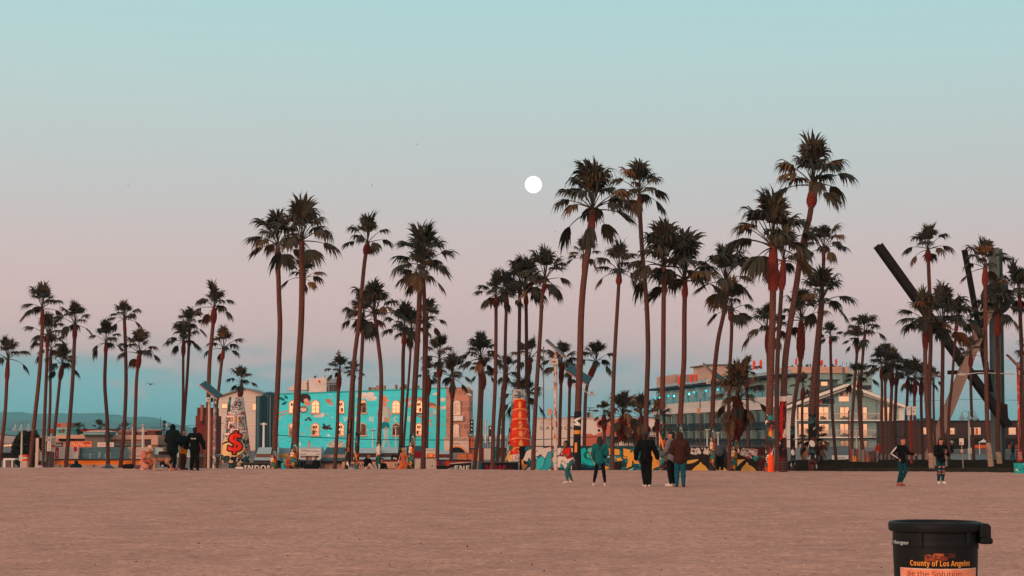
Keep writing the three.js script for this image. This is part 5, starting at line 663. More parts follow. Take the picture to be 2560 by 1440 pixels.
// ───────── buildings in the middle ─────────
{
  const t = thing('painted_store', 'white and coral painted store with SALMON lettering behind the solar lamps', 'building', V(0, 0, 0)), f = facade(t, 1338, 201, 1652, 200), top = f.Y(1400, 1049), W = f.W;
  part(t, 'wall', boxG(W, top, 10, W / 2, top / 2, -5), hexm('#a88c82'));
  part(t, 'mural', new THREE.PlaneGeometry(W, top).translate(W / 2, top / 2, 0.01), tmat(canvasTex(1570, 460, (g, w, h) => {
    const X = (p) => f.X(p) / W * w, Y = (p) => (1 - f.Y(1480, p) / top) * h, r = rng(5); g.fillStyle = '#c9b8ae'; g.fillRect(0, 0, w, h); for (let i = 0; i < 26; i++) { g.fillStyle = 'rgba(140,110,100,.25)'; g.fillRect(0, i * 18, X(1460), 2); }
    for (let i = 0; i < 60; i++) { g.fillStyle = 'rgba(160,110,100,.3)'; g.fillRect(X(1345 + 90 * r()), Y(1050 + 12 * r()), 30, 8); }
    g.fillStyle = '#5a4848'; g.font = 'bold 60px monospace'; 'SALMON'.split('').forEach((c, i) => { g.save(); g.translate(X(1348 + 15.5 * i), Y(1074)); g.scale(1.5, 0.9); g.fillText(c, 0, 0); g.restore(); });
    g.fillStyle = '#b5604a'; g.fillRect(X(1458), 0, w, h); g.fillStyle = '#cdbcb2'; g.fillRect(X(1448), 0, X(1490) - X(1448), Y(1084)); for (let i = 0; i < 40; i++) { g.beginPath(); g.ellipse(X(1480 + 12 * r()), Y(1050 + 34 * r()), 24, 14, r() * 3, 0, 7); g.fill(); }
    for (const [x, y] of [[1497, 1076], [1566, 1077], [1598, 1078]]) { g.fillStyle = '#cfc0b6'; g.beginPath(); g.arc(X(x), Y(y), 34, 0, 7); g.fill(); g.fillStyle = '#3a2d2f'; g.beginPath(); g.arc(X(x), Y(y), 19, 0, 7); g.fill(); }
    g.fillStyle = '#cdbfb6'; for (const [x, y, a] of [[1528, 1066, 30], [1580, 1062, 46], [1612, 1068, 40], [1545, 1078, 20]]) { g.beginPath(); g.moveTo(X(x) - a, Y(y - 8)); g.lineTo(X(x) + a, Y(y - 10)); g.lineTo(X(x) + a * 0.3, Y(y + 14)); g.closePath(); g.fill(); }
    g.fillStyle = '#c9bab2'; g.fillRect(X(1621), 0, w, h); g.fillStyle = '#a85844'; for (let i = 0; i < 30; i++) g.fillRect(X(1462 + 60 * r()), Y(1090 + 30 * r()), 30 * r(), 8);
  }), 0.85));
  part(t, 'parapet', boxG(W + 0.2, 0.22, 0.5, W / 2, top + 0.11, -0.2), hexm('#b09a90'));
  part(t, 'roof_unit', f.rect(1415, 1040, 1433, 1052, -4, 1.5), hexm('#3a302e')); part(t, 'roof_unit', f.rect(1500, 1042, 1510, 1049, -4, 1), hexm('#2a2a2c')); part(t, 'roof_unit', f.rect(1498, 1038, 1503, 1048, -6, 1), hexm('#a89a94'));
  const st = part(t, 'sign_mast', merge([f.rect(1471, 1018, 1472.4, 1050, -3, 0.15), f.rect(1456, 1018, 1484, 1019.4, -3.02, 0.12), f.rect(1466, 1024, 1480, 1026, -3.04, 0.12)]), DARK); part(st, 'mast_box', f.rect(1470, 1032, 1480, 1049, -3.1, 0.6), hexm('#9a9690')); part(st, 'lamp', f.rect(1465, 1030, 1471, 1044, -2.8, 0.4), hexm('#3a3a3c'));
}
{
  const D = 165, a = onLow(1583, D), t = thing('grey_shop', 'low grey shop with white wall lettering behind the girl in teal and man in black', 'shop', a), R = (x0, y0, x1, y1, z, d) => rectAt(a, x0, y0, x1, y1, D - z, d);
  part(t, 'wall', R(1524, 1092, 1640, 1135, 0, 6), hexm('#4a4644')); part(t, 'flat_roof', R(1512, 1087, 1640, 1091.5, 1.2, 7.5), hexm('#8a7870')); part(t, 'door', R(1518, 1093, 1530, 1135, 0.3, 0.5), hexm('#3a6870'));
  part(t, 'painted_lettering', planeAt(a, 1534, 1100, 1592, 1118, D - 0.01), tmat(canvasTex(512, 160, (g, w, h) => { g.fillStyle = '#4a4644'; g.fillRect(0, 0, w, h); g.fillStyle = '#cfc8c2'; g.font = 'bold 84px sans-serif'; g.fillText('LE', 20, 130); g.fillText('W KE', 240, 130); })));
  for (let i = 0; i < 4; i++) part(t, 'window_bar', R(1596 + 9 * i, 1094, 1598 + 9 * i, 1130, 0.12, 0.1), hexm('#8a7f7a'));
}
// ───────── right: dark long building, low walls, parasol ─────────
{
  const D = 215, a = onLow(2420, D), t = thing('dark_building', 'long dark brown flat roofed building behind the steel sculpture', 'building', a), R = (x0, y0, x1, y1, z, d) => rectAt(a, x0, y0, x1, y1, D - z, d), brown = stucco(66, 52, 50);
  part(t, 'wall', R(2250, 1053, 2610, 1142, 0, 14), brown); part(t, 'coping', R(2248, 1051, 2612, 1053.5, 0.2, 14.4), hexm('#2a2424'));
  [[2303, 1069, 2317, 1086], [2366, 1069, 2391, 1087], [2421, 1069, 2452, 1087], [2522, 1069, 2540, 1087]].forEach(([x0, y0, x1, y1], i) => { const w = part(t, 'window', R(x0, y0, x1, y1, 0.15, 0.14), i === 1 ? hexm('#5a4a46') : TRIM); part(w, 'pane', R(x0 + (i === 1 ? 7 : 1.2), y0 + 1.2, x1 - (i === 1 ? 5 : 1.2), y1 - 1.4, 0.2, 0.04), GLASS); if (i === 2) { part(w, 'curtain', R(x0 + 7, y0 + 1.4, x0 + 15, y1 - 1.5, 0.24, 0.03), hexm('#c95f2c')); part(w, 'mullion', R(x0 + 15, y0 + 1.2, x0 + 17, y1 - 1.4, 0.25, 0.03), TRIM); part(w, 'curtain', R(x0 + 18, y0 + 1.4, x0 + 24, y1 - 1.5, 0.24, 0.03), hexm('#b8592c')); part(w, 'curtain', R(x0 + 1.2, y0 + 1.4, x0 + 5, y1 - 1.5, 0.24, 0.03), hexm('#3a2f2e')); } });  // orange curtain pieces stand in for the glow of a lit window
  part(t, 'shopfront', R(2330, 1096, 2560, 1136, 0.1, 0.08), hexm('#221c1c')); for (const [x0, x1, c] of [[2430, 2470, '#b8552c'], [2350, 2362, '#5a4a44'], [2478, 2510, '#3a302e'], [2520, 2550, '#6a4438']]) part(t, 'shop_window', R(x0, 1112, x1, 1121, 0.16, 0.05), hexm(c));  // orange strip carries the lit storefront in its colour, nothing glows
  for (const [x, y] of [[2289, 1044], [2296, 1046], [2311, 1045], [2330, 1046], [2445, 1046], [2360, 1048]]) part(t, 'roof_vent', R(x, y, x + 3, 1052, -2, 0.6), hexm('#2c3436'));
  const lw = (label, x0, y0, x1, y1, D, c, name = 'low_wall') => { const o = onLow((x0 + x1) / 2, D), q = thing(name, label, 'wall', o); part(q, 'wall_body', rectAt(o, x0, y0, x1, 1170, D, 0.4), c); part(q, 'coping', rectAt(o, x0 - 0.5, y0 - 0.8, x1 + 0.5, y0, D - 0.05, 0.5), hexm('#8a9294')); };
  lw('pale blue grey low wall behind the grass mound, below the white parasol', 2374, 1137, 2470, 0, 130, stucco(112, 138, 146)); lw('grey low wall farther back behind the triple lamp', 2360, 1124, 2560, 0, 160, stucco(86, 96, 100)); lw('blue grey low wall left of the painted fence', 2060, 1116, 2122, 0, 135, stucco(100, 120, 128));
  const pd = 150, po = onLow(2452, pd), pk = M(pd), u = thing('white_parasol', 'open white parasol by the dark building, right of the triple lamp', 'parasol', po), ph = P(2452, 1099, pd).y - po.y;
  part(u, 'pole', cylG(0.03, 0.03, ph, 8, -10.5 * pk, ph / 2 - 0.2, 0), TRIM); part(u, 'canopy', new THREE.ConeGeometry(15 * pk, 7 * pk, 8).translate(0, ph - 3.5 * pk, 0), hexm('#c4bfba')); part(u, 'finial', new THREE.SphereGeometry(1.6 * pk, 8, 6).translate(0, ph + 0.5 * pk, 0), TRIM); part(u, 'arm', bar(V(-10.5 * pk, ph - 0.2, 0), V(0, ph, 0), 0.03), TRIM);
  sign('white_van_sign', 'white panel reading VENICE on the wall left of the painted fence', 'sign', 2074, 1138, 2118, 1151, 128, canvasTex(256, 80, (g, w, h) => { g.fillStyle = '#cdc9c4'; g.fillRect(0, 0, w, h); g.fillStyle = '#5a6a70'; g.font = 'italic bold 46px sans-serif'; g.fillText('venice', 50, 56); }));
}
{ // the grass mound on the right
  const g = new THREE.PlaneGeometry(60, 20, 240, 60).rotateX(-Math.PI / 2), p = g.attributes.position, C = V(40.5, 0, -92);
  for (let i = 0; i < p.count; i++) { const x = p.getX(i), z = p.getZ(i), D = -(z + C.z), l = smooth(10.8, 15.5, x + C.x), n = fbm(x * 1.3 + 9, z * 1.3, 3, 2); const f = smooth(82.2, 84.5, D + 0.8 * (n - 0.5)) * l; p.setY(i, mix(-0.9, 0.02 + 0.34 * smooth(83, 91, D) + 0.05 * n, f) + 0.05 * (hash2(i, 7) - 0.5) * f); }
  g.computeVertexNormals(); const t = dataTex(128, 128, (x, y) => { const k = 0.6 + 0.8 * hash2(x, y, 1) * wallN(x / 128, y / 128); return [58 * k, 47 * k, 38 * k]; }); t.repeat.set(24, 8);
  const m = struct('grass_mound', g, new THREE.MeshPhysicalMaterial({ map: t, roughness: 1, specularIntensity: 0 })); m.position.copy(C);
  const r = rng(88), bl = new THREE.BufferGeometry(); bl.setAttribute('position', new THREE.Float32BufferAttribute([-0.008, 0, 0, 0.008, 0, 0, 0.02, 0.09, 0], 3)); bl.computeVertexNormals();
  const im = new THREE.InstancedMesh(bl, new THREE.MeshStandardMaterial({ color: new THREE.Color().setRGB(0.028, 0.024, 0.014), roughness: 1, side: THREE.DoubleSide }), 26000), q = new THREE.Object3D();
  for (let i = 0; i < 26000; i++) { const x = 11.5 + 17 * r(), D = 82.6 + 3.4 * r(), n = fbm((x - C.x) * 1.3 + 9, (-D - C.z) * 1.3, 3, 2), f = smooth(82.2, 84.5, D + 0.8 * (n - 0.5)) * smooth(10.8, 15.5, x); q.position.set(x, f < 0.4 ? -5 : mix(-0.9, 0.02 + 0.34 * smooth(83, 91, D) + 0.05 * n, f), -D); q.rotation.set((r() - 0.5) * 0.7, r() * 6.3, (r() - 0.5) * 0.7); q.scale.setScalar(0.7 + r()); q.updateMatrix(); im.setMatrixAt(i, q.matrix); }
  im.name = 'grass'; im.userData.kind = 'stuff'; tag(im, 'short dry grass on the low mound at the right', 'grass'); scene.add(im);
}
// ───────── left: shops, banners and the dark tree ─────────
{
  const D = 185, R = (o, D0) => (x0, y0, x1, y1, z, d) => rectAt(o, x0, y0, x1, y1, D0 - z, d);
  const shop = (name, label, D, x0, x1, boxes, roof) => { const o = onLow((x0 + x1) / 2, D), t = thing(name, label, 'building', o), r = R(o, D); for (const [n, a, b, c, d, z, dep, m] of boxes) part(t, n, r(a, b, c, d, z, dep), m); if (roof) { const [xa, ya, xb, yb, m] = roof, k = M(D), w = (xb - xa) * k, h = (yb - ya) * k, g = extr(poly([[-w / 2, 0], [0, h], [w / 2, 0]]), 5), p = P((xa + xb) / 2, yb, D); part(t, 'roof', g.translate(p.x - o.x, p.y - o.y, -5.2), m); } return t; };
  const mint = hexm('#78ada2'), peach = stucco(196, 140, 118), peach2 = stucco(206, 156, 134), grey = stucco(120, 108, 102), red = hexm('#8f3a2a'), brown = stucco(112, 78, 70), slate = hexm('#56606a');
  shop('mint_house', 'small mint green house with a red box on its roof behind the white signs', 210, 139, 168, [['wall', 141, 1069, 168, 1136, 0, 6, mint], ['roof_box', 142, 1057, 167, 1068.8, -1, 4, hexm('#b06a5c')], ['window', 146, 1074, 152, 1082, 0.1, 0.1, hexm('#3a7a78')], ['door_panel', 155, 1072, 160, 1082, 0.1, 0.1, hexm('#8a4a40')], ['roof_box_window', 144, 1060, 151, 1067, 3, 0.1, hexm('#a8402c')]]);
  shop('red_roof_row', 'long low building with a red roof under the small dark palms', 240, 120, 260, [['wall', 120, 1082, 300, 1136, 0, 8, mint], ['roof', 118, 1072, 262, 1082, 0.4, 9, red], ['window_strip', 186, 1081, 211, 1087.5, 0.5, 0.1, hexm('#7fb8ae')]]);
  shop('peach_store', 'long peach store with flat bands behind the white and teal banners', 190, 140, 395, [['wall', 140, 1096, 394, 1140, 0, 8, peach], ['upper_band', 140, 1087, 212, 1096.5, 0.6, 6, peach2], ['dark_opening', 147, 1096, 188, 1103, 0.4, 0.3, DARK], ['dark_opening', 188, 1098, 211, 1104, 0.42, 0.3, hexm('#3a3030')], ['upper_band', 259, 1088, 394, 1099, 0.6, 6, peach2], ['band_joint', 259, 1099, 394, 1100.5, 0.7, 0.3, hexm('#6a4a44')], ['lower_band', 259, 1100.5, 362, 1107, 0.5, 5, peach], ['dark_opening', 362, 1098, 378, 1112, 0.7, 0.2, hexm('#4a3632')], ['sill_wall', 378, 1099, 394, 1112, 0.72, 0.3, peach2], ['window_strip', 259, 1108, 362, 1114, 0.3, 0.2, hexm('#c8bcae')]]);
  for (let i = 0; i < 12; i++) { const o = scene.children[scene.children.length - 1]; part(o, 'window_pane', rectAt(o.position, 262 + i * 8.2, 1108.6, 268 + i * 8.2, 1113.2, 189.6, 0.05), hexm(i % 3 ? '#86a8a0' : '#b8a698')); }
  shop('gable_shop', 'grey shop with a long strip of windows in its gable', 186, 211, 262, [['wall', 212, 1091, 260, 1140, 0, 5, grey], ['window_band', 212, 1080, 264, 1088, 0.2, 4.8, hexm('#4f6a6c')], ['sill', 210, 1088, 262, 1090.5, 0.4, 5, hexm('#2e2a2a')]], [206, 1074, 268, 1080, hexm('#c0a090')]);
  for (let i = 0; i < 9; i++) { const o = scene.children[scene.children.length - 1]; part(o, 'window_pane', rectAt(o.position, 213.4 + i * 5.5, 1081.4, 217.6 + i * 5.5, 1086.6, 185.7, 0.05), hexm('#86a9a6')); }
  shop('brown_shed', 'brown shed with a shallow gable between the slim palms, left of two', 200, 294, 327, [['wall', 294, 1079, 326, 1112, 0, 4, brown]], [292, 1071, 328, 1079.3, hexm('#9a7466')]);
  shop('brown_shed', 'brown shed with a pale gable right of the white light pole', 202, 343, 363, [['wall', 343, 1079, 362, 1112, 0, 4, stucco(136, 100, 90)]], [341, 1071, 364, 1079.3, hexm('#b89484')]);
  shop('brown_shed', 'boxy red brown shed left of the kiosk with the owl like vane', 202, 367, 389, [['wall', 367, 1077, 388, 1112, 0, 4, stucco(110, 66, 56)], ['roof_slab', 366, 1074.5, 400, 1077, 0.2, 4.4, hexm('#a86a52')]]);
  { // kiosk with a vane
    const t = shop('kiosk', 'small grey kiosk with hipped roof and a clustered vane on top', 178, 394, 420, [['wall', 395, 1096, 421, 1136, 0, 3.4, grey], ['shutter', 397, 1098, 419, 1112, 0.1, 0.1, hexm('#55504e')], ['counter', 394, 1112, 422, 1117, 0.3, 0.5, hexm('#2a2626')]], [391, 1087, 424, 1096, hexm('#6a5a54')]);
    const o = t.position, p = (x, y) => P(x, y, 176.4).sub(o), k = M(176); part(t, 'vane_pole', bar(p(410, 1090), p(410, 1052), 0.05), DARK); part(t, 'vane', merge([new THREE.SphereGeometry(4.6 * k, 8, 6).translate(...p(411, 1055).toArray()), boxG(8 * k, 5 * k, 3 * k, ...p(411, 1066).toArray()), boxG(5 * k, 9 * k, 0.2, ...p(418, 1063).toArray()), boxG(9 * k, 2 * k, 0.2, ...p(410, 1074).toArray())]), hexm('#34383c')); part(t, 'vane_plate', boxG(4 * k, 9 * k, 0.1, ...p(418, 1063).add(V(0, 0, 0.2)).toArray()), hexm('#b8b2ac')); part(t, 'antenna', bar(p(401, 1080), p(401, 1042), 0.03), hexm('#6a6a6a'));
  }
  const o = onLow(260, 119), t = thing('orange_planter_wall', 'long orange strip wall below the banners, behind the left palms', 'wall', o), r = R(o, 119); part(t, 'orange_band', r(136, 1150.5, 388, 1161.5, 0, 0.5), hexm('#e0762e')); part(t, 'cap', r(134, 1147.5, 390, 1150.5, 0.1, 0.7), hexm('#3a3230')); part(t, 'base', r(136, 1161.5, 388, 1178, 0.05, 0.6), stucco(176, 146, 128)); for (const x of [148, 232, 308]) part(t, 'pier', r(x, 1161.5, x + 4, 1175, 0.1, 0.2), hexm('#7a6258'));
  sign('long_banner', 'white banner with a red stripe and a red dot above the orange strip', 'banner', 144, 1117, 203, 1147, 120.2, canvasTex(512, 260, (g, w, h) => { g.fillStyle = '#d3c5bc'; g.fillRect(0, 0, w, h); g.fillStyle = '#b3322e'; g.fillRect(6, 10, 84, h - 20); g.beginPath(); g.ellipse(452, 50, 42, 60, 0, 0, 7); g.fill(); g.fillStyle = '#d8ccc4'; g.font = 'bold 34px sans-serif'; g.save(); g.translate(60, 230); g.rotate(-Math.PI / 2); g.fillText('MOVED', 20, 0); g.restore(); g.fillStyle = '#b88a84'; for (let i = 0; i < 5; i++) g.fillRect(120, 40 + 38 * i, 220 + 50 * (i % 3), 8); }));
  sign('long_banner', 'long blue grey banner with faint pale figures behind the curving low palm', 'banner', 205, 1118, 325, 1149, 120.5, canvasTex(900, 230, (g, w, h) => { g.fillStyle = '#4d6a72'; g.fillRect(0, 0, w, h); const q = rng(3); for (let i = 0; i < 160; i++) { g.fillStyle = ['rgba(110,140,146,.25)', 'rgba(60,84,92,.35)', 'rgba(80,112,120,.3)'][i % 3]; g.fillRect(q() * w, q() * h, 20 + 90 * q(), 4 + 22 * q()); } g.fillStyle = 'rgba(150,176,178,.7)'; for (const x of [190, 360, 480, 560]) g.fillRect(x, 90 + 40 * q(), 18 + 18 * q(), 120); g.fillStyle = 'rgba(150,176,178,.4)'; g.fillRect(40, 130, 260, 14); g.fillStyle = '#2a3a40'; g.beginPath(); g.ellipse(392, 200, 20, 12, 0, 0, 7); g.fill(); }));
  sign('long_banner', 'pinkish map banner behind the broad upright palm', 'banner', 325, 1118, 388, 1148, 120.8, canvasTex(420, 220, (g, w, h) => { g.fillStyle = '#c3b2aa'; g.fillRect(0, 0, w, h); const q = rng(8); for (let i = 0; i < 40; i++) { g.strokeStyle = ['#b08478', '#a8b0a4', '#c08a78'][i % 3]; g.lineWidth = 3 + 6 * q(); g.beginPath(); g.moveTo(q() * w, q() * h); g.lineTo(q() * w, q() * h); g.stroke(); } g.fillStyle = '#b8604a'; g.fillRect(120, 150, 110, 24); }));
  sign('long_banner', 'pale blue panel behind the dog and crouching person', 'banner', 386, 1119, 486, 1143, 121, canvasTex(64, 64, (g, w, h) => { g.fillStyle = '#a8bab8'; g.fillRect(0, 0, w, h); g.fillStyle = '#c8c0b8'; g.fillRect(0, 54, w, 10); }));
  sign('shop_sign', 'orange shop sign strip above the white banner', 'sign', 183, 1103, 236, 1118, 170, canvasTex(300, 90, (g, w, h) => { g.fillStyle = '#d9734a'; g.fillRect(0, 0, w, h); g.fillStyle = '#e8a080'; for (let i = 0; i < 9; i++) g.fillRect(12 + 32 * i, 20 + 14 * (i % 3), 20, 26); g.fillStyle = '#b84430'; g.fillRect(190, 10, 90, 36); }));
  sign('shop_sign', 'white shop sign with red lettering above the blue grey banner', 'sign', 250, 1106, 291, 1117, 170, canvasTex(220, 60, (g, w, h) => { g.fillStyle = '#d3c6bd'; g.fillRect(0, 0, w, h); g.fillStyle = '#c8503c'; g.font = 'bold 40px sans-serif'; g.fillText('OPEN', 20, 45); g.fillText('WE', 136, 45); }));
  sign('shop_sign', 'dark sign with pale marks left above the white banner', 'sign', 145, 1106, 164, 1117, 171, canvasTex(160, 90, (g, w, h) => { g.fillStyle = '#3a3030'; g.fillRect(0, 0, w, h); g.strokeStyle = '#c8beb4'; g.lineWidth = 8; for (let i = 0; i < 3; i++) { g.beginPath(); g.arc(34 + 44 * i, 48, 18, 0, 4.6); g.stroke(); } }));
  // dark round tree behind the lamp
  const tD = 118, to = onLow(78, tD), tr = thing('dark_tree', 'dark dense round tree behind the left triple lamp post', 'tree', to), k = M(tD), leaf = new THREE.BufferGeometry(), rr = rng(14), ps = [];
  for (let i = 0; i < 9000; i++) { const a = rr() * 6.283, v = rr(), yy = 2 * v - 1, q = Math.sqrt(1 - yy * yy), lump = 0.78 + 0.3 * fbm(Math.cos(a) * q * 2.2 + 9, yy * 2.2 + Math.sin(a) * q * 2 + 4, 3, 6), s = lump * (0.72 + 0.28 * Math.sqrt(rr())), c = V(Math.cos(a) * q * 41 * s, 52 + yy * 52 * s, Math.sin(a) * q * 40 * s).multiplyScalar(k), l = 0.06 + 0.07 * rr(); if (c.y < 0.05) c.y = 0.05; for (let j = 0; j < 3; j++) ps.push(c.x + (rr() - 0.5) * 2 * l, c.y + (rr() - 0.5) * 2 * l, c.z + (rr() - 0.5) * 2 * l); }
  leaf.setAttribute('position', new THREE.Float32BufferAttribute(ps, 3)); leaf.computeVertexNormals(); part(tr, 'trunk', cylG(0.1, 0.16, 1.2, 8, 0, 0.6, 0), BARK[0]); part(tr, 'crown', leaf, new THREE.MeshPhysicalMaterial({ color: new THREE.Color().setRGB(0.030, 0.032, 0.02), specularIntensity: 0.2, roughness: 1, side: THREE.DoubleSide })).userData.kind = 'stuff';
  // the red brick house behind the three people, and small far palms
  shop('red_house', 'dark red house with a stepped roof behind the black hoodie person', 205, 488, 530, [['wall', 489, 1039, 531, 1136, 0, 6, stucco(120, 48, 42)], ['upper_storey', 493, 1019, 530, 1039, -1, 4.8, stucco(92, 52, 48)], ['stair_block', 501, 1012, 506, 1052, 0.2, 1, hexm('#a05a4c')], ['window', 503, 1048, 511, 1060, 0.1, 0.1, hexm('#3a2426')]]);
  const far = 'small dark palms over the left red roofs';
  palm('small dark palm above the red roof, left of three', 215, 197, 1076, 27, null, 5, [[197, 1100], [197, 1176]], { group: far, n: 18, low: -10, up: 0.3 });
  palm('small dark palm above the red roof, middle and roundest of three', 215, 249, 1076, 29, [10, 10, 1], 6, [[249, 1100], [249, 1176]], { group: far, n: 20, low: -10, up: 0.4 });
  palm('small dark palm above the brown shed, right of three', 215, 313, 1076, 27, null, 5, [[313, 1100], [313, 1176]], { group: far, n: 18, low: -10, up: 0.3 });
  // small things at the far left edge
  const wa = onLow(22, 104), wt = thing('white_frame_table', 'white framed open stand at the left edge of the photo', 'stand', wa), wr = R(wa, 104); part(wt, 'top', wr(8, 1146, 37, 1150, 0, 0.7), TRIM); part(wt, 'leg', wr(8, 1150, 12.5, 1190, -0.02, 0.08), TRIM); part(wt, 'leg', wr(29, 1150, 31, 1190, -0.02, 0.08), TRIM); part(wt, 'back_panel', wr(13, 1152, 36, 1190, -0.6, 0.05), hexm('#6a625e'));
  const wb = onLow(20, 170), wh = thing('dark_low_shed', 'dark low shed behind the white stand at the left edge', 'shed', wb), w2 = R(wb, 170); part(wh, 'wall', w2(-20, 1136, 36, 1150, 0, 3), hexm('#2f2a2c')); part(wh, 'roof', w2(-24, 1132, 40, 1136, 0.3, 3.6), hexm('#20262a'));
  const lights = [], la = P(0, 1114, 150), lo = onLow(20, 150), lt = thing('string_lights', 'string of small orange lights by the left edge palm', 'lights', lo); part(lt, 'wire', bar(P(-10, 1113, 150).sub(lo), P(42, 1111, 150).sub(lo), 0.015), DARK); part(lt, 'post', bar(V(P(42, 1111, 150).x - lo.x, 0, 0), P(42, 1109, 150).sub(lo), 0.05), DARK);
  for (let i = 0; i < 5; i++) part(lt, 'bulb', new THREE.SphereGeometry(0.085, 10, 8).translate(...P(12 + i * 6.2, 1114 - i * 0.4, 150).sub(lo).toArray()), new THREE.MeshStandardMaterial({ color: 0x552211, emissive: new THREE.Color().setRGB(1, 0.42, 0.2), emissiveIntensity: 1 }));
  const pl = new THREE.PointLight(new THREE.Color().setRGB(1, 0.45, 0.2), 2); pl.castShadow = true; pl.shadow.radius = 10; pl.position.copy(P(24, 1114, 149.8).sub(lo)); lt.add(pl);
  sign('sign_pair', 'pair of white notice boards on a dark post in the far left palms', 'sign', 125, 1091, 135, 1128, 101, canvasTex(64, 160, (g, w, h) => { g.fillStyle = '#c9bab0'; g.fillRect(0, 0, w, h); g.strokeStyle = '#5a4a46'; g.lineWidth = 4; g.strokeRect(4, 6, 54, 66); g.fillStyle = '#5a4a46'; g.fillRect(22, 24, 20, 28); g.fillStyle = '#a8706a'; g.fillRect(14, 90, 40, 8); g.fillRect(14, 110, 30, 8); g.fillStyle = '#7a8a70'; g.fillRect(14, 130, 36, 10); }), { posts: [0.2] });
  sign('sign_pair', 'right board of the white notice pair, closer to the striped banner', 'sign', 136.4, 1091, 145.5, 1130, 101.3, canvasTex(64, 160, (g, w, h) => { g.fillStyle = '#c6b7ae'; g.fillRect(0, 0, w, h); g.strokeStyle = '#5a4a46'; g.lineWidth = 6; g.beginPath(); g.arc(32, 40, 20, 0, 7); g.stroke(); g.fillStyle = '#b04a3c'; g.fillRect(10, 84, 44, 30); }), { posts: [-0.4] });
  sign('sandwich_board', 'white upright notice board beside the white shirt person far left', 'sign', 96.5, 1131, 109.5, 1151, 100, canvasTex(96, 140, (g, w, h) => { g.fillStyle = '#d8d2cc'; g.fillRect(0, 0, w, h); g.fillStyle = '#5a5654'; g.font = 'bold 22px sans-serif'; g.fillText('BEACH', 12, 40, 74); g.fillRect(20, 62, 50, 10); g.fillStyle = '#8fb0b0'; g.fillRect(14, 100, 66, 18); }), { posts: [-1, 1], post: TRIM });
  sign('feather_banner', 'narrow dark feather banner with pale lettering by the white notice pair', 'banner', 118.5, 1104, 123.5, 1166, 102, canvasTex(40, 300, (g, w, h) => { g.fillStyle = '#26282c'; g.fillRect(0, 0, w, h); g.fillStyle = '#b8b8b4'; g.font = 'bold 30px sans-serif'; g.textAlign = 'center'; 'SURFSHOP'.split('').forEach((c, i) => g.fillText(c, w / 2, 34 + 30 * i)); g.fillStyle = '#3a7a7c'; g.fillRect(0, 190, w, 30); }), { posts: [0] });
  const sl = onGround(97, 99), sd = thing('white_surfboard_stand', 'pale grey curved stand with a white post beside the notice board', 'stand', sl), sr = R(sl, 99); part(sd, 'post', sr(89.5, 1095, 95, 1168, 0, 0.12), hexm('#bfa698')); part(sd, 'curved_panel', extr(poly([[0, 0], [0, 1.1], [0.12, 1.35], [0.26, 1.1], [0.32, 0.5], [0.34, 0]]), 0.06).translate(0, 0.1, -0.2), hexm('#a69a94'));
  const cs = onGround(72, 98), ct = thing('stacked_barriers', 'stack of red and cream plastic barriers at the lamp post foot', 'barrier', cs), cr = R(cs, 98), kk = M(98); [[1137, 1142, '#d8452e'], [1142.5, 1147, '#c9b0a4'], [1148, 1153, '#e0552e'], [1153.5, 1159, '#c9a898'], [1159.5, 1172, '#b89c8c']].forEach(([y0, y1, c], i) => part(ct, 'barrier_band', roundG((11 + i * 0.6) * kk, (y1 - y0) * kk, 0.35, 0.02, 0, P(72, (y0 + y1) / 2, 98).y - cs.y, 0), hexm(c)));
}

// ───────── lamps, posts and signs ─────────
function tripleLamp(label, px, yTop, D, dx) {
  const o = onLow(px, D), t = thing('triple_street_lamp', label, 'street lamp', o, 'street lamps with hanging bell shades'), k = M(D), h = P(px, yTop, D).y - o.y, iron = hexm('#b3aaa2', 0.5);
  part(t, 'pole', cylG(2 * k, 3 * k, h, 10, 0, h / 2, 0), iron); const bell = new THREE.LatheGeometry([[0.01, 0.42], [0.05, 0.4], [0.06, 0.28], [0.1, 0.2], [0.2, 0.08], [0.26, 0]].map(([a, b]) => new THREE.Vector2(a * k * 36, b * k * 40)), 14), sm = new THREE.MeshStandardMaterial({ color: 0x9aa0a0, metalness: 0.7, roughness: 0.3, side: THREE.DoubleSide });
  for (const [x, z] of [[-dx, 0], [0, 4], [dx, 0]]) {
    const hx = x * k, yb = h - 14 * k, c = new THREE.CatmullRomCurve3([V(0, h - 2 * k, 0), V(hx * 0.25, h + 6 * k, z * k * 0.4), V(hx * 0.7, h + 6 * k, z * k * 0.8), V(hx, h, z * k), V(hx, yb + 14 * k, z * k)]);
    const a = part(t, 'arm', new THREE.TubeGeometry(c, 12, 0.55 * k, 6), hexm('#6e6660')); const s = part(t, 'lamp_shade', bell.clone().translate(hx, yb, z * k), sm); part(s, 'lamp_globe', new THREE.SphereGeometry(4.2 * k, 12, 8).translate(hx, yb + 1.5 * k, z * k), hexm('#c9c4be', 0.3));
  }
  part(t, 'sign_plate', boxG(10 * k, 14 * k, 0.03, 0, h * 0.37, 0.09), hexm('#bdb2aa')); return t;
}
tripleLamp('street lamp with three bell shades on a pale post, far left', 62, 1062, 99, 16.5);
tripleLamp('street lamp with three bell shades right of the steel sculpture strut', 2416, 1034, 112, 17);
function lightPole(label, px, y, D, w = 1.6) { const o = onLow(px, D), t = thing('light_pole', label, 'light pole', o, 'plain white light poles'), k = M(D), h = P(px, y, D).y - o.y; part(t, 'pole', cylG(w * k, w * 1.2 * k, h, 10, 0, h / 2, 0), hexm('#c9c2ba')); part(t, 'lamp_head', merge([cylG(8 * k, 5 * k, 2.4 * k, 12, 0, h, 0), cylG(2.5 * k, 6 * k, 2 * k, 12, 0, h + 2.2 * k, 0)]), hexm('#bdb8b2')); return t; }
lightPole('plain light pole with a T head left of the kiosk', 363, 1064, 172, 2.2);
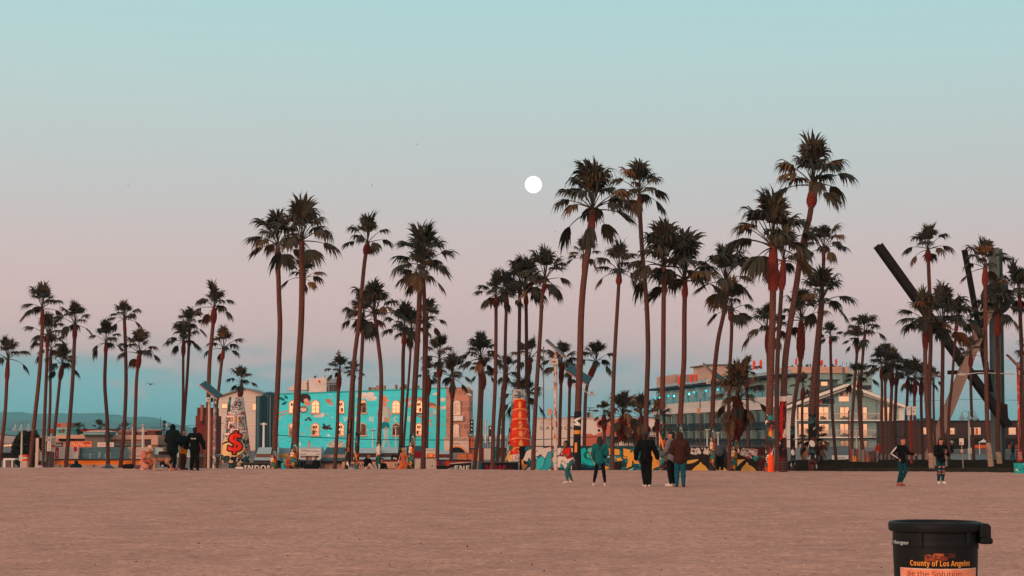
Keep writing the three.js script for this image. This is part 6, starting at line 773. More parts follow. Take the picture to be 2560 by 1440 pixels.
lightPole('pale lit light pole hugging the broad upright palm trunk', 337.5, 1072, 160, 2.2);
lightPole('light pole with a flat lamp head before the mural, left one', 934, 1076, 170);
lightPole('light pole before the mural right half, slim and pale', 991, 1068, 172, 1.4);
lightPole('light pole left of the biggest bushy palm, lit cream', 1765, 1076, 104, 1.6);
lightPole('light pole with a shiny lamp head beside the biggest bushy palm', 1792, 1084, 106, 1.6);
lightPole('light pole before the right hotel balconies', 2136, 1072, 108, 1.5);
lightPole('light pole close to the dark building behind the phone woman', 2367, 1080, 160, 1.5);
const stick = (seed, cols) => tmat(canvasTex(64, 512, (g, w, h) => { sprayed(g, w, h, cols, seed, { n: 150, size: 110 }); }), 0.8);
const PANELTOP = new THREE.MeshPhysicalMaterial({ color: new THREE.Color('#14484e'), roughness: 0.5, metalness: 0.1 });
function solarLamp(label, px, D, yTop, yFoot, w, panels, pm, o = {}) {             // panels: [x0,y0,x1,y1, turn] upper left and lower right end of a panel seen nearly edge on
  const f = onGround(px, D); const t = thing('solar_lamp_post', label, 'lamp post', f, 'solar powered lamp posts'), k = M(D), h = P(px, yTop, D).y - f.y, p = (x, y, dz = 0) => P(x, y, D).sub(f).add(V(0, 0, dz));
  part(t, 'pole', cylG(w * k * 0.46, w * k * 0.5, h + 0.2, 12, 0, h / 2 - 0.1, 0), pm);
  for (const [x0, y0, x1, y1, turn, dep] of panels) { const a = p(x0, y0), b = p(x1, y1), L = a.distanceTo(b), g = new THREE.Group(); const m = a.clone().add(b).multiplyScalar(0.5), q = part(t, 'solar_panel', boxG(L, 0.04, dep ?? 0.9), hexm('#3a4a4c')); q.position.copy(m); q.rotation.set(turn, 0, Math.atan2(b.y - a.y, b.x - a.x)); q.rotation.order = 'ZXY'; part(q, 'panel_glass', boxG(L * 0.97, 0.012, (dep ?? 0.9) * 0.96, 0, 0.027, 0), PANELTOP); part(q, 'panel_frame', merge([boxG(L, 0.07, 0.03, 0, -0.015, (dep ?? 0.9) / 2 + 0.016), boxG(L, 0.07, 0.03, 0, -0.015, -(dep ?? 0.9) / 2 - 0.016)]), hexm('#a87a66', 0.5)); part(t, 'bracket', bar(V(0, h - 0.1, 0), m, 0.03), hexm('#a39a94')); }
  if (o.box) { const [x0, y0, x1, y1] = o.box, a = p(x0, y0), b = p(x1, y1), c = part(t, 'camera_housing', roundG(b.x - a.x, a.y - b.y, 0.32, 0.02, (a.x + b.x) / 2, (a.y + b.y) / 2, 0.05), hexm('#cfc5bb')); part(c, 'lens_hood', boxG((b.x - a.x) * 0.4, (a.y - b.y) * 0.2, 0.05, (a.x + b.x) / 2, (a.y + b.y) / 2, 0.23), hexm('#5a504c')); part(c, 'shaded_side', boxG(0.08, (a.y - b.y) * 0.9, 0.3, b.x + 0.04, (a.y + b.y) / 2, 0.02), DARK); }  // dark strip on the right stands in for the shaded face of the housing
  if (o.arm) { const pts = o.arm.map(([x, y]) => p(x, y, 0.1)); part(t, 'lamp_arm', new THREE.TubeGeometry(new THREE.CatmullRomCurve3(pts), 16, 1.2 * k, 8), hexm('#cfc6be')); const e = pts[pts.length - 1]; part(t, 'lamp_head', roundG(17 * k, 5.5 * k, 0.3, 0.02, e.x + (o.head ?? 6) * k, e.y - 0.5 * k, 0), hexm('#cbbfb4')); part(t, 'sensor', cylG(3 * k, 3.4 * k, 5 * k, 10, e.x + (o.head ?? 6) * k, e.y + 4.5 * k, 0), hexm('#8f8a86')); }
  return t;
}
const warmStick = ['#c9bdb4', '#c2512e', '#d8cec6', '#a83a26', '#d89a5a', '#7a5a50'];
solarLamp('solar lamp post with tilted teal panel left of the dollar sign tower', 541, 97, 992, 1172, 8, [[506, 957, 550, 993, 0.35, 0.75]], stick(61, ['#8f7f78', '#c9bdb4', '#5a4a48', '#b8604a', '#3a6a6c', '#d8cec6']));
solarLamp('pale wooden post with a white camera housing beside the teal panel post', 527, 98, 996, 1172, 7, [], hexm('#c4a596'), { box: [517, 994, 528, 1005] });
solarLamp('orange painted solar lamp post with a white box, left of the big leaning palm', 1388.5, 96, 885, 1176, 9, [[1366, 849, 1414, 893, 0.18, 0.7]], stick(62, warmStick), { box: [1375, 897, 1395, 912] });
solarLamp('solar lamp post hidden behind the big leaning palm, panel tilted low', 1446, 99, 945, 1176, 6, [[1419, 918, 1474, 953, 0.5, 0.9]], stick(63, warmStick), { box: [1434, 958, 1441, 968], arm: [[1447, 966], [1458, 974], [1472, 986]], head: 7 });
solarLamp('solar lamp post with two panels left of the biggest bushy palm', 1779, 97, 936, 1176, 6, [[1758, 909, 1784, 934, 0.2, 0.6], [1784, 934, 1806, 950, 0.5, 0.6]], stick(64, ['#d98a4a', '#c9c0b8', '#c2512e', '#3a3030', '#8a5a4a']), { box: [1766, 950, 1776, 960] });
solarLamp('red stickered lamp post at the right edge with a long white lamp arm', 2541, 94, 906, 1170, 8, [[2519, 887, 2564, 934, 0.15, 0.8]], stick(65, ['#c9452a', '#d8785a', '#c9bdb4', '#a83226', '#7a3028']), { box: [2545, 926, 2556, 938], arm: [[2536, 935], [2500, 934], [2446, 932], [2420, 935], [2402, 936]], head: 2 });
sign('beach_sign', 'left of the two white pictogram signs on the red post', 'sign', 2261.5, 1016, 2272.5, 1038, 90, canvasTex(64, 120, (g, w, h) => { g.fillStyle = '#d3c8be'; g.fillRect(0, 0, w, h); g.fillStyle = '#3a3032'; g.fillRect(18, 30, 28, 8); g.fillRect(28, 44, 8, 12); g.strokeStyle = '#8a7a74'; g.strokeRect(3, 3, 58, 114); }), { posts: [0.9], post: hexm('#7a3428') });
sign('beach_sign', 'right of the two white pictogram signs, next to the red post', 'sign', 2274, 1016, 2285, 1038, 90.1, canvasTex(64, 120, (g, w, h) => { g.fillStyle = '#d3c8be'; g.fillRect(0, 0, w, h); g.fillStyle = '#3a3032'; g.fillRect(20, 60, 24, 12); g.fillRect(26, 74, 6, 10); g.fillStyle = '#b04a3a'; g.fillRect(36, 24, 12, 10); g.strokeStyle = '#8a7a74'; g.strokeRect(3, 3, 58, 114); }), { posts: [-0.9], post: hexm('#7a3428') });
{ const o = onGround(2408, 86); o.y += 0.1; const t = thing('small_leaning_sign', 'small white sign on a leaning thin pole with a weighted base on the grass', 'sign', o), p = (x, y) => P(x, y, 86).sub(o); const q = M(86); part(t, 'pole', bar(p(2409, 1178), p(2403, 1096), 0.028), hexm('#8a7a6c')); part(t, 'board', boxG(11 * q, 16 * q, 0.03, p(2403, 1104).x, p(2403, 1104).y, 0.05), hexm('#cfc4ba')); part(t, 'red_mark', boxG(4 * q, 4 * q, 0.01, p(2401, 1108).x, p(2401, 1108).y, 0.072), hexm('#a83a34')); part(t, 'cloth_tuft', new THREE.IcosahedronGeometry(4 * q, 1).scale(1, 1.2, 0.7).translate(...p(2405, 1128).toArray()), hexm('#b89a90')); part(t, 'base', roundG(21 * q, 6 * q, 0.4, 0.03, p(2406, 1180).x, p(2406, 1180).y, 0), hexm('#8a8a84')); }
[[1379, 1040, 94, 'slim rusty post with small sign plates left of the orange solar lamp', [[1368, 1022, 1380, 1038]]], [1358.5, 880, 112, 'tall thin grey flagpole behind the five slim palms', []], [1748, 1010, 102, 'thin rusty mast before the hotel wing', [[1742, 1020, 1752, 1034]]], [2117, 1040, 96, 'thin red post by the painted fence', []]].forEach(([x, y, D, l, plates]) => { const o = onGround(x, D), t = thing('thin_post', l, 'post', o, 'thin posts'), h = P(x, y - 12, D).y - o.y, k = M(D); part(t, 'pole', cylG(1.3 * k, 1.6 * k, h, 8, 0, h / 2, 0), hexm(D === 112 ? '#8f8480' : '#7a3a2c')); part(t, 'finial', new THREE.SphereGeometry(1.9 * k, 8, 6).translate(0, h, 0), hexm('#a8654a')); for (const [x0, y0, x1, y1] of plates) part(t, 'sign_plate', rectAt(o, x0, y0, x1, y1, D - 0.06, 0.03), hexm('#c2937c')); });

// ───────── steel beam sculpture ─────────
{
  const D = 132, o = onLow(2420, D), t = thing('steel_sculpture', 'giant sculpture of crossing steel beams, dark arms and a pale leaning strut', 'sculpture', o), k = M(D), p = (x, y, dz = 0) => P(x, y, D).sub(o).add(V(0, 0, dz));
  const rust = tnoise(5, 71), steel = (r, g, b, s) => { return stucco(r, g, b); };
  const darkS = steel(36, 28, 28, 2), paleS = steel(136, 108, 96, 5), blueS = steel(84, 94, 94, 8), rustS = steel(58, 28, 26, 3);
  const ibeam = (a, b, w, h, m, roll = 0, name = 'beam') => { const L = a.distanceTo(b), f = w * 0.1, g = merge([boxG(w, L, f, 0, 0, h / 2), boxG(w, L, f, 0, 0, -h / 2), boxG(f * 1.1, L, h - f, 0, 0, 0)]); const q = part(t, name, g, m); q.position.copy(a).add(b).multiplyScalar(0.5); q.quaternion.setFromUnitVectors(V(0, 1, 0), b.clone().sub(a).normalize()); q.rotateY(roll); return q; };
  ibeam(p(2188, 617, 1), p(2530, 1066, -1), 0.5, 0.62, darkS, 0.2, 'long_leaning_beam'); ibeam(p(2394, 631, 2), p(2494, 978, -2), 0.27, 0.32, darkS, 0.3, 'second_leaning_beam');
  ibeam(p(2484, 772, -1.5), p(2299, 1160, 2.2), 0.66, 0.62, paleS, 1.2, 'pale_strut'); const col = ibeam(p(2511, 612, -2.5), p(2519, 1175, -2.5), 0.78, 0.9, blueS, 0.5, 'upright_column'); ibeam(p(2378, 930, -1), p(2492, 929, -1), 0.28, 0.35, darkS, 0, 'cross_beam');
  part(t, 'gusset', extr(poly([p(2504, 1004), p(2530, 1010), p(2532, 1046), p(2516, 1050), p(2500, 1024)].map((v) => [v.x, v.y])), 1.2).translate(0, 0, -2.4), rustS);
  const ring = part(t, 'ring', new THREE.TorusGeometry(34 * k, 8 * k, 10, 36).scale(1, 1, 1.6), darkS); ring.position.copy(p(2507, 742, -1.8)); ring.rotation.y = 0.3; part(t, 'ring_plate', cylG(22 * k, 22 * k, 0.3, 24, 0, 0, 0, Math.PI / 2).translate(...p(2512, 716, -1.6).toArray()), steel(40, 46, 52, 9));
  part(t, 'footing', merge([boxG(3, 0.5, 2.4, p(2302, 1160).x, 0.2, 2), boxG(2.6, 0.5, 2.4, p(2519, 1170).x, 0.2, -2.5)]), hexm('#5a5250'));
}

// ───────── hanging cables, birds, near barrel ─────────
[['long black overhead cable across the mural and hotel', 150, [[690, 1088], [900, 1098], [1110, 1100], [1340, 1099], [1500, 1092], [1730, 1100], [1990, 1099], [2260, 1092]]], ['thin overhead cable above the right dark building', 205, [[2262, 1004], [2420, 999], [2570, 1001]]], ['short black cable at the left edge', 120, [[-30, 1083], [22, 1088], [58, 1092]]], ['thin overhead cable across the left house fronts', 175, [[-20, 1072], [200, 1076], [440, 1066], [560, 1058]]]].forEach(([l, D, pts]) => { const o = P(pts[0][0], pts[0][1], D), t = tag(part(scene, 'overhead_cable', new THREE.TubeGeometry(new THREE.CatmullRomCurve3(pts.map(([x, y]) => P(x, y, D).sub(o))), 60, D < 160 ? 0.028 : 0.018, 5), DARK), l, 'cable'); t.position.copy(o); });
[[322, 464, 7, 200, 0.1, 'distant bird high in the left sky, wings spread flat'], [1043.5, 361, 6, 200, 0.5, 'distant bird highest in the sky, left of the moon'], [931, 463, 7, 200, 1.0, 'distant bird tilted steeply, above the mural palms'], [1388, 579, 5, 200, 0.4, 'tiny bird below the moon beside the big leaning palm'], [376, 961, 13, 120, -0.2, 'dark gull gliding over the teal clouds at the left'], [1050, 405, 4, 240, 0.2, 'tiniest bird in the middle of the sky']].forEach(([x, y, r, D, roll, l]) => {
  const t = thing('flying_bird', l, 'bird', P(x, y, D), 'birds in flight'), s = r * M(D), m = hexm(D < 150 ? '#1e2a30' : '#4a4644'); t.rotation.set(0.3, 0.2, roll);
  part(t, 'body', new THREE.SphereGeometry(1, 12, 8).scale(0.16 * s, 0.13 * s, 0.42 * s), m); part(t, 'head', new THREE.ConeGeometry(0.1 * s, 0.26 * s, 8).rotateX(Math.PI / 2).translate(0, 0.02 * s, 0.5 * s), m); part(t, 'tail', extr(poly([[-0.06, 0], [0.06, 0], [0.14, 0.3], [-0.14, 0.3]].map(([a, b]) => [a * s, b * s])), 0.02 * s).rotateX(-Math.PI / 2).translate(0, 0, -0.3 * s), m);
  for (const q of [-1, 1]) { const g = new THREE.BufferGeometry(), A = (a, b, c) => [q * a * s, b * s, c * s], P0 = [A(0.1, 0.04, 0.2), A(0.1, 0.04, -0.2), A(0.55, 0.24, 0.24), A(0.52, 0.22, -0.14), A(1.0, 0.02, 0.02)]; const tri = (i, j, n) => [...P0[i], ...P0[j], ...P0[n]]; g.setAttribute('position', new THREE.Float32BufferAttribute([...tri(0, 1, 2), ...tri(1, 3, 2), ...tri(2, 3, 4)], 3)); g.computeVertexNormals(); const w = part(t, 'wing', g, m.clone()); w.material.side = THREE.DoubleSide; }
});
{ const k = M(109), t = thing('perched_gull', 'gull with raised wings perched on the small palm before the mural', 'bird', P(845, 884, 109)), s = 12 * k, m = hexm('#7a726e'); t.rotation.z = 0.3; part(t, 'body', new THREE.SphereGeometry(1, 12, 8).scale(0.5 * s, 0.22 * s, 0.2 * s), m); part(t, 'head', new THREE.SphereGeometry(0.14 * s, 10, 8).translate(0.55 * s, 0.14 * s, 0), m); part(t, 'beak', new THREE.ConeGeometry(0.05 * s, 0.18 * s, 6).rotateZ(-1.57).translate(0.75 * s, 0.13 * s, 0), hexm('#b8864a')); for (const z of [-1, 1]) part(t, 'wing', extr(poly([[-0.3, 0], [0.2, 0.05], [0.62, 0.8], [0.5, 0.5], [-0.1, 0.2]].map(([a, b]) => [a * s, b * s])), 0.02 * s).rotateX(z * 0.35).translate(0, 0.1 * s, z * 0.1 * s), m); for (const z of [-0.06, 0.06]) part(t, 'leg', cylG(0.015 * s, 0.015 * s, 0.3 * s, 5, 0, -0.3 * s, z * s), m); }
{ // trash barrel in the foreground
  const D = 12.8, k = M(D), rim = P(2337, 1303, D), o = V(rim.x, groundY(rim.x, -D - 0.1), -D), t = thing('trash_barrel', 'black round trash barrel with County of Los Angeles lettering in the right foreground', 'trash barrel', o), H = rim.y - o.y, R = 103 * k, body = new THREE.MeshPhysicalMaterial({ color: new THREE.Color().setRGB(0.010, 0.012, 0.013), roughness: 0.5, specularIntensity: 0.22 });
  const prof = [[0.86, 0], [0.88, 0.02], [1.0, H - 0.22], [1.005, H - 0.05]].map(([a, b]) => new THREE.Vector2(a < 1.0 ? a * R : R * a, b));
  part(t, 'body', new THREE.LatheGeometry(prof, 64), body);
  const rimP = [[1.0, H - 0.066], [1.07, H - 0.065], [1.1, H - 0.055], [1.11, H - 0.018], [1.085, H - 0.002], [1.03, H], [0.99, H - 0.012], [0.97, H - 0.05], [0.95, H - 0.2], [0.93, 0.1]].map(([a, b]) => new THREE.Vector2(a * R, b));
  part(t, 'rim', new THREE.LatheGeometry(rimP, 72), body); part(t, 'dark_inside', new THREE.CylinderGeometry(R * 0.93, R * 0.93, 0.02, 40).translate(0, H - 0.3, 0), hexm('#0c0c0c'));
  part(t, 'band', new THREE.LatheGeometry([[1.004, H - 0.165], [1.018, H - 0.158], [1.018, H - 0.128], [1.004, H - 0.12]].map(([a, b]) => new THREE.Vector2(a * R, b)), 64), body);
  const lugs = []; for (const a of [-0.55, 0.62]) lugs.push(moved(roundG(0.03, 0.1, 0.03, 0.008), Math.sin(a) * R * 1.02, H - 0.11, Math.cos(a) * R * 1.02, 0, a, 0)); part(t, 'rib', merge(lugs), body);
  // the grab handle at the right
  const X = (px) => P(px, 1303, D).x - o.x, Y = (py) => P(2337, py, D).y - o.y;
  part(t, 'handle', merge([roundG(0.07, Y(1306) - Y(1344), 0.30, 0.018, X(2447), (Y(1306) + Y(1344)) / 2, 0.02), roundG(X(2466) - X(2434), Y(1341) - Y(1357), 0.32, 0.016, (X(2466) + X(2434)) / 2, (Y(1341) + Y(1357)) / 2, 0.02), roundG(0.03, Y(1310) - Y(1350), 0.05, 0.01, X(2456), (Y(1310) + Y(1350)) / 2, 0.15)]), body);
  const kf = M(D - R * 0.9), YF = (py) => P(2337, py, D - R * 0.9).y - o.y;
  const cur = (x0, x1, y0, y1, m, name, dr = 0.0035) => { const rr = R * 0.985 + dr, cx = 2359, a0 = Math.asin(clamp((x0 - cx + 20) * kf / rr, -1, 1)), a1 = Math.asin(clamp((x1 - cx + 20) * kf / rr, -1, 1)), yt = YF(y0), yb = YF(y1), rt = R * mix(0.88, 1, yt / (H - 0.22)) + dr, rb = R * mix(0.88, 1, yb / (H - 0.22)) + dr; return part(t, name, new THREE.CylinderGeometry(rt, rb, yt - yb, 32, 1, true, a0, a1 - a0).translate(0, (yt + yb) / 2, 0), m); };
  const dec = (w, h, draw) => { const tx = canvasTex(w, h, draw); tx.wrapS = tx.wrapT = THREE.ClampToEdgeWrapping; return new THREE.MeshPhysicalMaterial({ map: tx, roughness: 0.5, specularIntensity: 0.22, side: THREE.DoubleSide }); };
  cur(2250, 2420, 1380, 1421, dec(1024, 230, (g, w, h) => { g.fillStyle = '#1a1b1c'; g.fillRect(0, 0, w, h); const q = rng(2); for (const [x, y, a, c] of [[410, 60, 230, '#8a3f24'], [470, 40, 130, '#b8603a'], [540, 80, 100, '#70301e'], [640, 30, 90, '#3a2420']]) { g.fillStyle = c; g.fillRect(x - a / 2, y - 20, a, 44 + 60 * q()); } for (let i = 0; i < 90; i++) { g.fillStyle = ['rgba(26,24,24,.5)', 'rgba(170,90,54,.35)'][i % 2]; g.fillRect(300 + 380 * q(), 20 + 90 * q(), 10 + 40 * q(), 4 + 12 * q()); } g.fillStyle = '#e8963c'; g.font = 'bold 104px sans-serif'; g.fillText('County of Los Angeles', 90, 196, 830); }), 'printed_lettering');
  cur(2242, 2426, 1421.5, 1520, dec(1024, 560, (g, w, h) => { g.fillStyle = '#cfc0b4'; g.fillRect(0, 0, w, h); const q = rng(6); g.fillStyle = '#e08a6c'; g.fillRect(12, 14, w - 24, h - 28); for (let i = 0; i < 60; i++) { g.fillStyle = ['rgba(236,160,130,.3)', 'rgba(206,104,80,.25)', 'rgba(240,180,150,.25)'][i % 3]; g.beginPath(); g.ellipse(q() * w, q() * h, 40 + 120 * q(), 20 + 60 * q(), q() * 3, 0, 7); g.fill(); } g.fillStyle = '#5a231f'; g.font = '96px sans-serif'; g.fillText('Be the Solution', 110, 112, 800); g.fillText('to Litter', 280, 260); }), 'orange_sticker', 0.004);
  cur(2227, 2262, 1350, 1369, dec(256, 140, (g, w, h) => { g.fillStyle = '#191b1c'; g.fillRect(0, 0, w, h); g.fillStyle = '#b8c0c0'; g.font = 'bold 86px sans-serif'; g.fillText('n Barger', -6, 96, 250); }), 'printed_lettering');
  cur(2434, 2440, 1365, 1376, hexm('#1f5f66'), 'teal_mark');
}
// ───────── people and the dog: bodies meshed from joined tapering limbs ─────────
function field(bones, k) {                                            // bones [ax,ay,az,ra, bx,by,bz,rb]
  return (x, y, z) => {
    let d = 9;
    for (const b of bones) {
      const ux = b[4] - b[0], uy = b[5] - b[1], uz = b[6] - b[2], px = x - b[0], py = y - b[1], pz = z - b[2], l = ux * ux + uy * uy + uz * uz || 1e-9, t = clamp((px * ux + py * uy + pz * uz) / l), qx = px - ux * t, qy = py - uy * t, qz = pz - uz * t, e = Math.sqrt(qx * qx + qy * qy + qz * qz) - mix(b[3], b[7], t);
      if (d > 8) d = e; else { const h = clamp(0.5 + 0.5 * (d - e) / k); d = mix(d, e, h) - k * h * (1 - h); }
    }
    return d;
  };
}
function meshField(bones, k, cell, cut) {                             // naive surface nets over the bones' box
  const f0 = field(bones, k), f = cut ? (x, y, z) => Math.max(f0(x, y, z), cut(x, y, z)) : f0, lo = [9, 9, 9], hi = [-9, -9, -9];
  for (const b of bones) for (let i = 0; i < 3; i++) { lo[i] = Math.min(lo[i], b[i] - b[3], b[4 + i] - b[7]); hi[i] = Math.max(hi[i], b[i] + b[3], b[4 + i] + b[7]); }
  const n = [0, 1, 2].map((i) => Math.ceil((hi[i] - lo[i] + cell * 4) / cell)), o = lo.map((v) => v - cell * 1.5), [nx, ny, nz] = n, val = new Float32Array(nx * ny * nz), at = (i, j, q) => (q * ny + j) * nx + i;
  for (let q = 0; q < nz; q++) for (let j = 0; j < ny; j++) for (let i = 0; i < nx; i++) val[at(i, j, q)] = f(o[0] + i * cell, o[1] + j * cell, o[2] + q * cell);
  const vid = new Int32Array(nx * ny * nz).fill(-1), pos = [], idx = [], E = [[0, 1], [0, 2], [0, 4], [1, 3], [1, 5], [2, 3], [2, 6], [3, 7], [4, 5], [4, 6], [5, 7], [6, 7]];
  for (let q = 0; q + 1 < nz; q++) for (let j = 0; j + 1 < ny; j++) for (let i = 0; i + 1 < nx; i++) {
    const v = []; let m = 0; for (let c = 0; c < 8; c++) { v[c] = val[at(i + (c & 1), j + ((c >> 1) & 1), q + (c >> 2))]; if (v[c] < 0) m |= 1 << c; }
    if (m === 0 || m === 255) continue; let s = [0, 0, 0], w = 0;
    for (const [a, b] of E) if (v[a] < 0 !== v[b] < 0) { const t = v[a] / (v[a] - v[b]); s[0] += mix(a & 1, b & 1, t); s[1] += mix((a >> 1) & 1, (b >> 1) & 1, t); s[2] += mix(a >> 2, b >> 2, t); w++; }
    vid[at(i, j, q)] = pos.length / 3; pos.push(o[0] + (i + s[0] / w) * cell, o[1] + (j + s[1] / w) * cell, o[2] + (q + s[2] / w) * cell);
  }
  const quad = (a, b, c, d, flip) => { if (Math.min(a, b, c, d) < 0) return; flip ? idx.push(a, c, b, a, d, c) : idx.push(a, b, c, a, c, d); };
  for (let q = 1; q + 1 < nz; q++) for (let j = 1; j + 1 < ny; j++) for (let i = 1; i + 1 < nx; i++) {
    const s = val[at(i, j, q)] < 0;
    if (s !== val[at(i + 1, j, q)] < 0) quad(vid[at(i, j - 1, q - 1)], vid[at(i, j, q - 1)], vid[at(i, j, q)], vid[at(i, j - 1, q)], !s);
    if (s !== val[at(i, j + 1, q)] < 0) quad(vid[at(i - 1, j, q - 1)], vid[at(i - 1, j, q)], vid[at(i, j, q)], vid[at(i, j, q - 1)], !s);
    if (s !== val[at(i, j, q + 1)] < 0) quad(vid[at(i - 1, j - 1, q)], vid[at(i, j - 1, q)], vid[at(i, j, q)], vid[at(i - 1, j, q)], !s);
  }
  const g = new THREE.BufferGeometry(); g.setAttribute('position', new THREE.Float32BufferAttribute(pos, 3)); g.setIndex(idx); g.computeVertexNormals(); return g;
}
const BASE = { head: [0, 1.60, 0.01], neck: [0, 1.43, -0.01], chest: [0, 1.27, 0], waist: [0, 1.06, 0], hips: [0, 0.94, 0], sl: [0.185, 1.40, -0.01], sr: [-0.185, 1.40, -0.01], el: [0.245, 1.12, -0.02], er: [-0.245, 1.12, -0.02], wl: [0.25, 0.88, 0.05], wr: [-0.25, 0.88, 0.05], hl: [0.085, 0.91, 0], hr: [-0.085, 0.91, 0], kl: [0.10, 0.49, 0.02], kr: [-0.10, 0.49, 0.02], al: [0.105, 0.085, -0.03], ar: [-0.105, 0.085, -0.03], tl: [0.12, 0.035, 0.13], tr: [-0.12, 0.035, 0.13] };
function hand(w, dir, side, grip) {                                   // palm, four unequal bent fingers and a thumb from the side of the palm
  const d = V(...dir).normalize(), s = V(...side).normalize(), n = new THREE.Vector3().crossVectors(d, s).normalize(), p = (a, b, c) => V(...w).addScaledVector(d, a).addScaledVector(s, b).addScaledVector(n, c).toArray(), out = [[...p(0.0, 0, 0), 0.024, ...p(0.05, 0.012, 0), 0.019], [...p(0.0, 0, 0), 0.024, ...p(0.075, -0.026, 0), 0.014], [...p(0.03, 0, 0), 0.02, ...p(0.078, 0.012, 0), 0.015]];
  [[-0.030, 0.062], [-0.010, 0.074], [0.011, 0.080], [0.031, 0.070]].forEach(([b, l]) => { const k = 0.078, c = grip; out.push([...p(k, b, 0), 0.0098, ...p(k + l * 0.45 * (1 - 0.4 * c), b, l * (0.1 + 0.5 * c)), 0.009], [...p(k + l * 0.45 * (1 - 0.4 * c), b, l * (0.1 + 0.5 * c)), 0.009, ...p(k + l * (0.9 - 0.95 * c), b * 0.92, l * (0.3 + 0.75 * c)), 0.0075]); });
  out.push([...p(0.02, 0.03, 0), 0.013, ...p(0.055, 0.055, 0.012), 0.0105], [...p(0.055, 0.055, 0.012), 0.0105, ...p(0.082, 0.05, 0.03 + 0.02 * grip), 0.008]); return out;
}
function person(label, px, D, o) {                                    // o: height, turn, pose, skin, top, trousers, shoes, hair, ...
  const f = o.at ?? onGround(px, D); if (o.lift) f.y += o.lift;
  const t = thing('person', label, 'person', f, o.group, o.turn ?? 0), s = (o.height ?? 1.75) / 1.75, J = {}; for (const k in BASE) J[k] = [...(o.pose?.[k] ?? BASE[k])];
  t.scale.setScalar(s); const w = o.wide ?? 1, c = o.cell ?? 0.02, b = (a, ra, q, rb) => [...(J[a] ?? a), ra, ...(J[q] ?? q), rb], skin = hexm(o.skin ?? '#8a5c4a', 0.6), lerp = (a, q, u) => J[a].map((v, i) => mix(v, J[q][i], u));
  const H = J.head, hy = o.face ?? 0, hp = (x, y, z) => { const cs = Math.cos(hy), sn = Math.sin(hy), tl = o.nod ?? 0, y2 = y * Math.cos(tl) - z * Math.sin(tl), z2 = y * Math.sin(tl) + z * Math.cos(tl); return [H[0] + x * cs + z2 * sn, H[1] + y2, H[2] - x * sn + z2 * cs]; };
  const headB = [[...hp(0, 0.055, -0.025), 0.086, ...hp(0, 0.05, 0.02), 0.08], [...hp(0, 0, 0.02), 0.068, ...hp(0, -0.085, 0.045), 0.04], [...hp(0.03, -0.045, 0.03), 0.04, ...hp(-0.03, -0.045, 0.03), 0.04], [...hp(0, 0.022, 0.092), 0.010, ...hp(0, -0.018, 0.108), 0.015], [...hp(0.03, 0.035, 0.078), 0.014, ...hp(-0.03, 0.035, 0.078), 0.014], [...hp(0.078, 0.02, -0.005), 0.015, ...hp(0.074, -0.02, 0), 0.012], [...hp(-0.078, 0.02, -0.005), 0.015, ...hp(-0.074, -0.02, 0), 0.012], [...hp(0, -0.052, 0.083), 0.012, ...hp(0, -0.062, 0.082), 0.012], [...J.neck, 0.052, ...hp(0, -0.03, -0.02), 0.052]];
  const trunk = [b('neck', 0.05, lerp('neck', 'chest', 0.3), 0.07), [...lerp('sl', 'chest', 0.35), 0.09 * w, ...lerp('sr', 'chest', 0.35), 0.09 * w], [...J.chest, 0.125 * w, ...J.waist, 0.112 * w], [...J.waist, 0.112 * w, ...J.hips, 0.12 * w], b('sl', 0.058, 'sr', 0.058)];
  const arm = (S, E, W, r) => [b(S, 0.054 + r, E, 0.042 + r), b(E, 0.042 + r, W, 0.029 + r)], leg = (Hh, K, A, r) => [b(Hh, 0.083 * w + r, K, 0.056 + r), b(K, 0.055 + r, lerp(K, A, 0.35), 0.056 + r), b(lerp(K, A, 0.35), 0.056 + r, A, 0.036 + r)], foot = (A, T, r) => [b(A, 0.036 + r, T, 0.03 + r), b(lerp(A, T, -0.2).map((v, i) => (i === 1 ? Math.max(0.035, J[T][1]) : v)), 0.032 + r, T, 0.031 + r)];
  const body = meshField([...trunk, ...arm('sl', 'el', 'wl', 0), ...arm('sr', 'er', 'wr', 0), ...leg('hl', 'kl', 'al', 0), ...leg('hr', 'kr', 'ar', 0), ...foot('al', 'tl', 0), ...foot('ar', 'tr', 0), [...J.neck, 0.05, ...H, 0.05]], 0.045, c);
  const dirOf = (E, W) => J[W].map((v, i) => v - J[E][i]), hands = [['el', 'wl', o.sideL ?? [0, 0.2, 1]], ['er', 'wr', o.sideR ?? [0, 0.2, 1]]].map(([E, W, sd], i) => meshField(hand(J[W], o.handDir?.[i] ?? dirOf(E, W), sd, o.grip ?? 0.45), 0.007, o.fine ? 0.006 : 0.009));
  const all = [body, meshField(headB, 0.03, o.fine ? 0.009 : 0.013), ...hands];
  part(t, 'body', merge(all), skin);
  const eyes = []; for (const x of [-0.032, 0.032]) eyes.push(new THREE.SphereGeometry(0.0115, 8, 6).translate(...hp(x, 0.018, 0.083))); part(t, 'eyes', merge(eyes), hexm('#1d1512', 0.3)); part(t, 'lips', new THREE.SphereGeometry(0.02, 8, 6).scale(1, 0.35, 0.5).translate(...hp(0, -0.056, 0.09)), hexm('#7a4038', 0.6));
  const topM = hexm(o.top, 0.9), trM = hexm(o.trousers, 0.9);
  const sleeve = o.sleeve ?? 1, loose = o.loose ?? 0.02, armT = (S, E, W) => (sleeve > 0.5 ? [b(S, 0.056 + loose, E, 0.044 + loose), [...J[E], 0.044 + loose, ...lerp(E, W, 0.96), 0.03 + loose * 0.9]] : [b(S, 0.056 + loose, lerp(S, E, 0.7), 0.05 + loose)]);
  const hem = o.hem ?? 0.0, drop = lerp('waist', 'hips', 1 + hem);
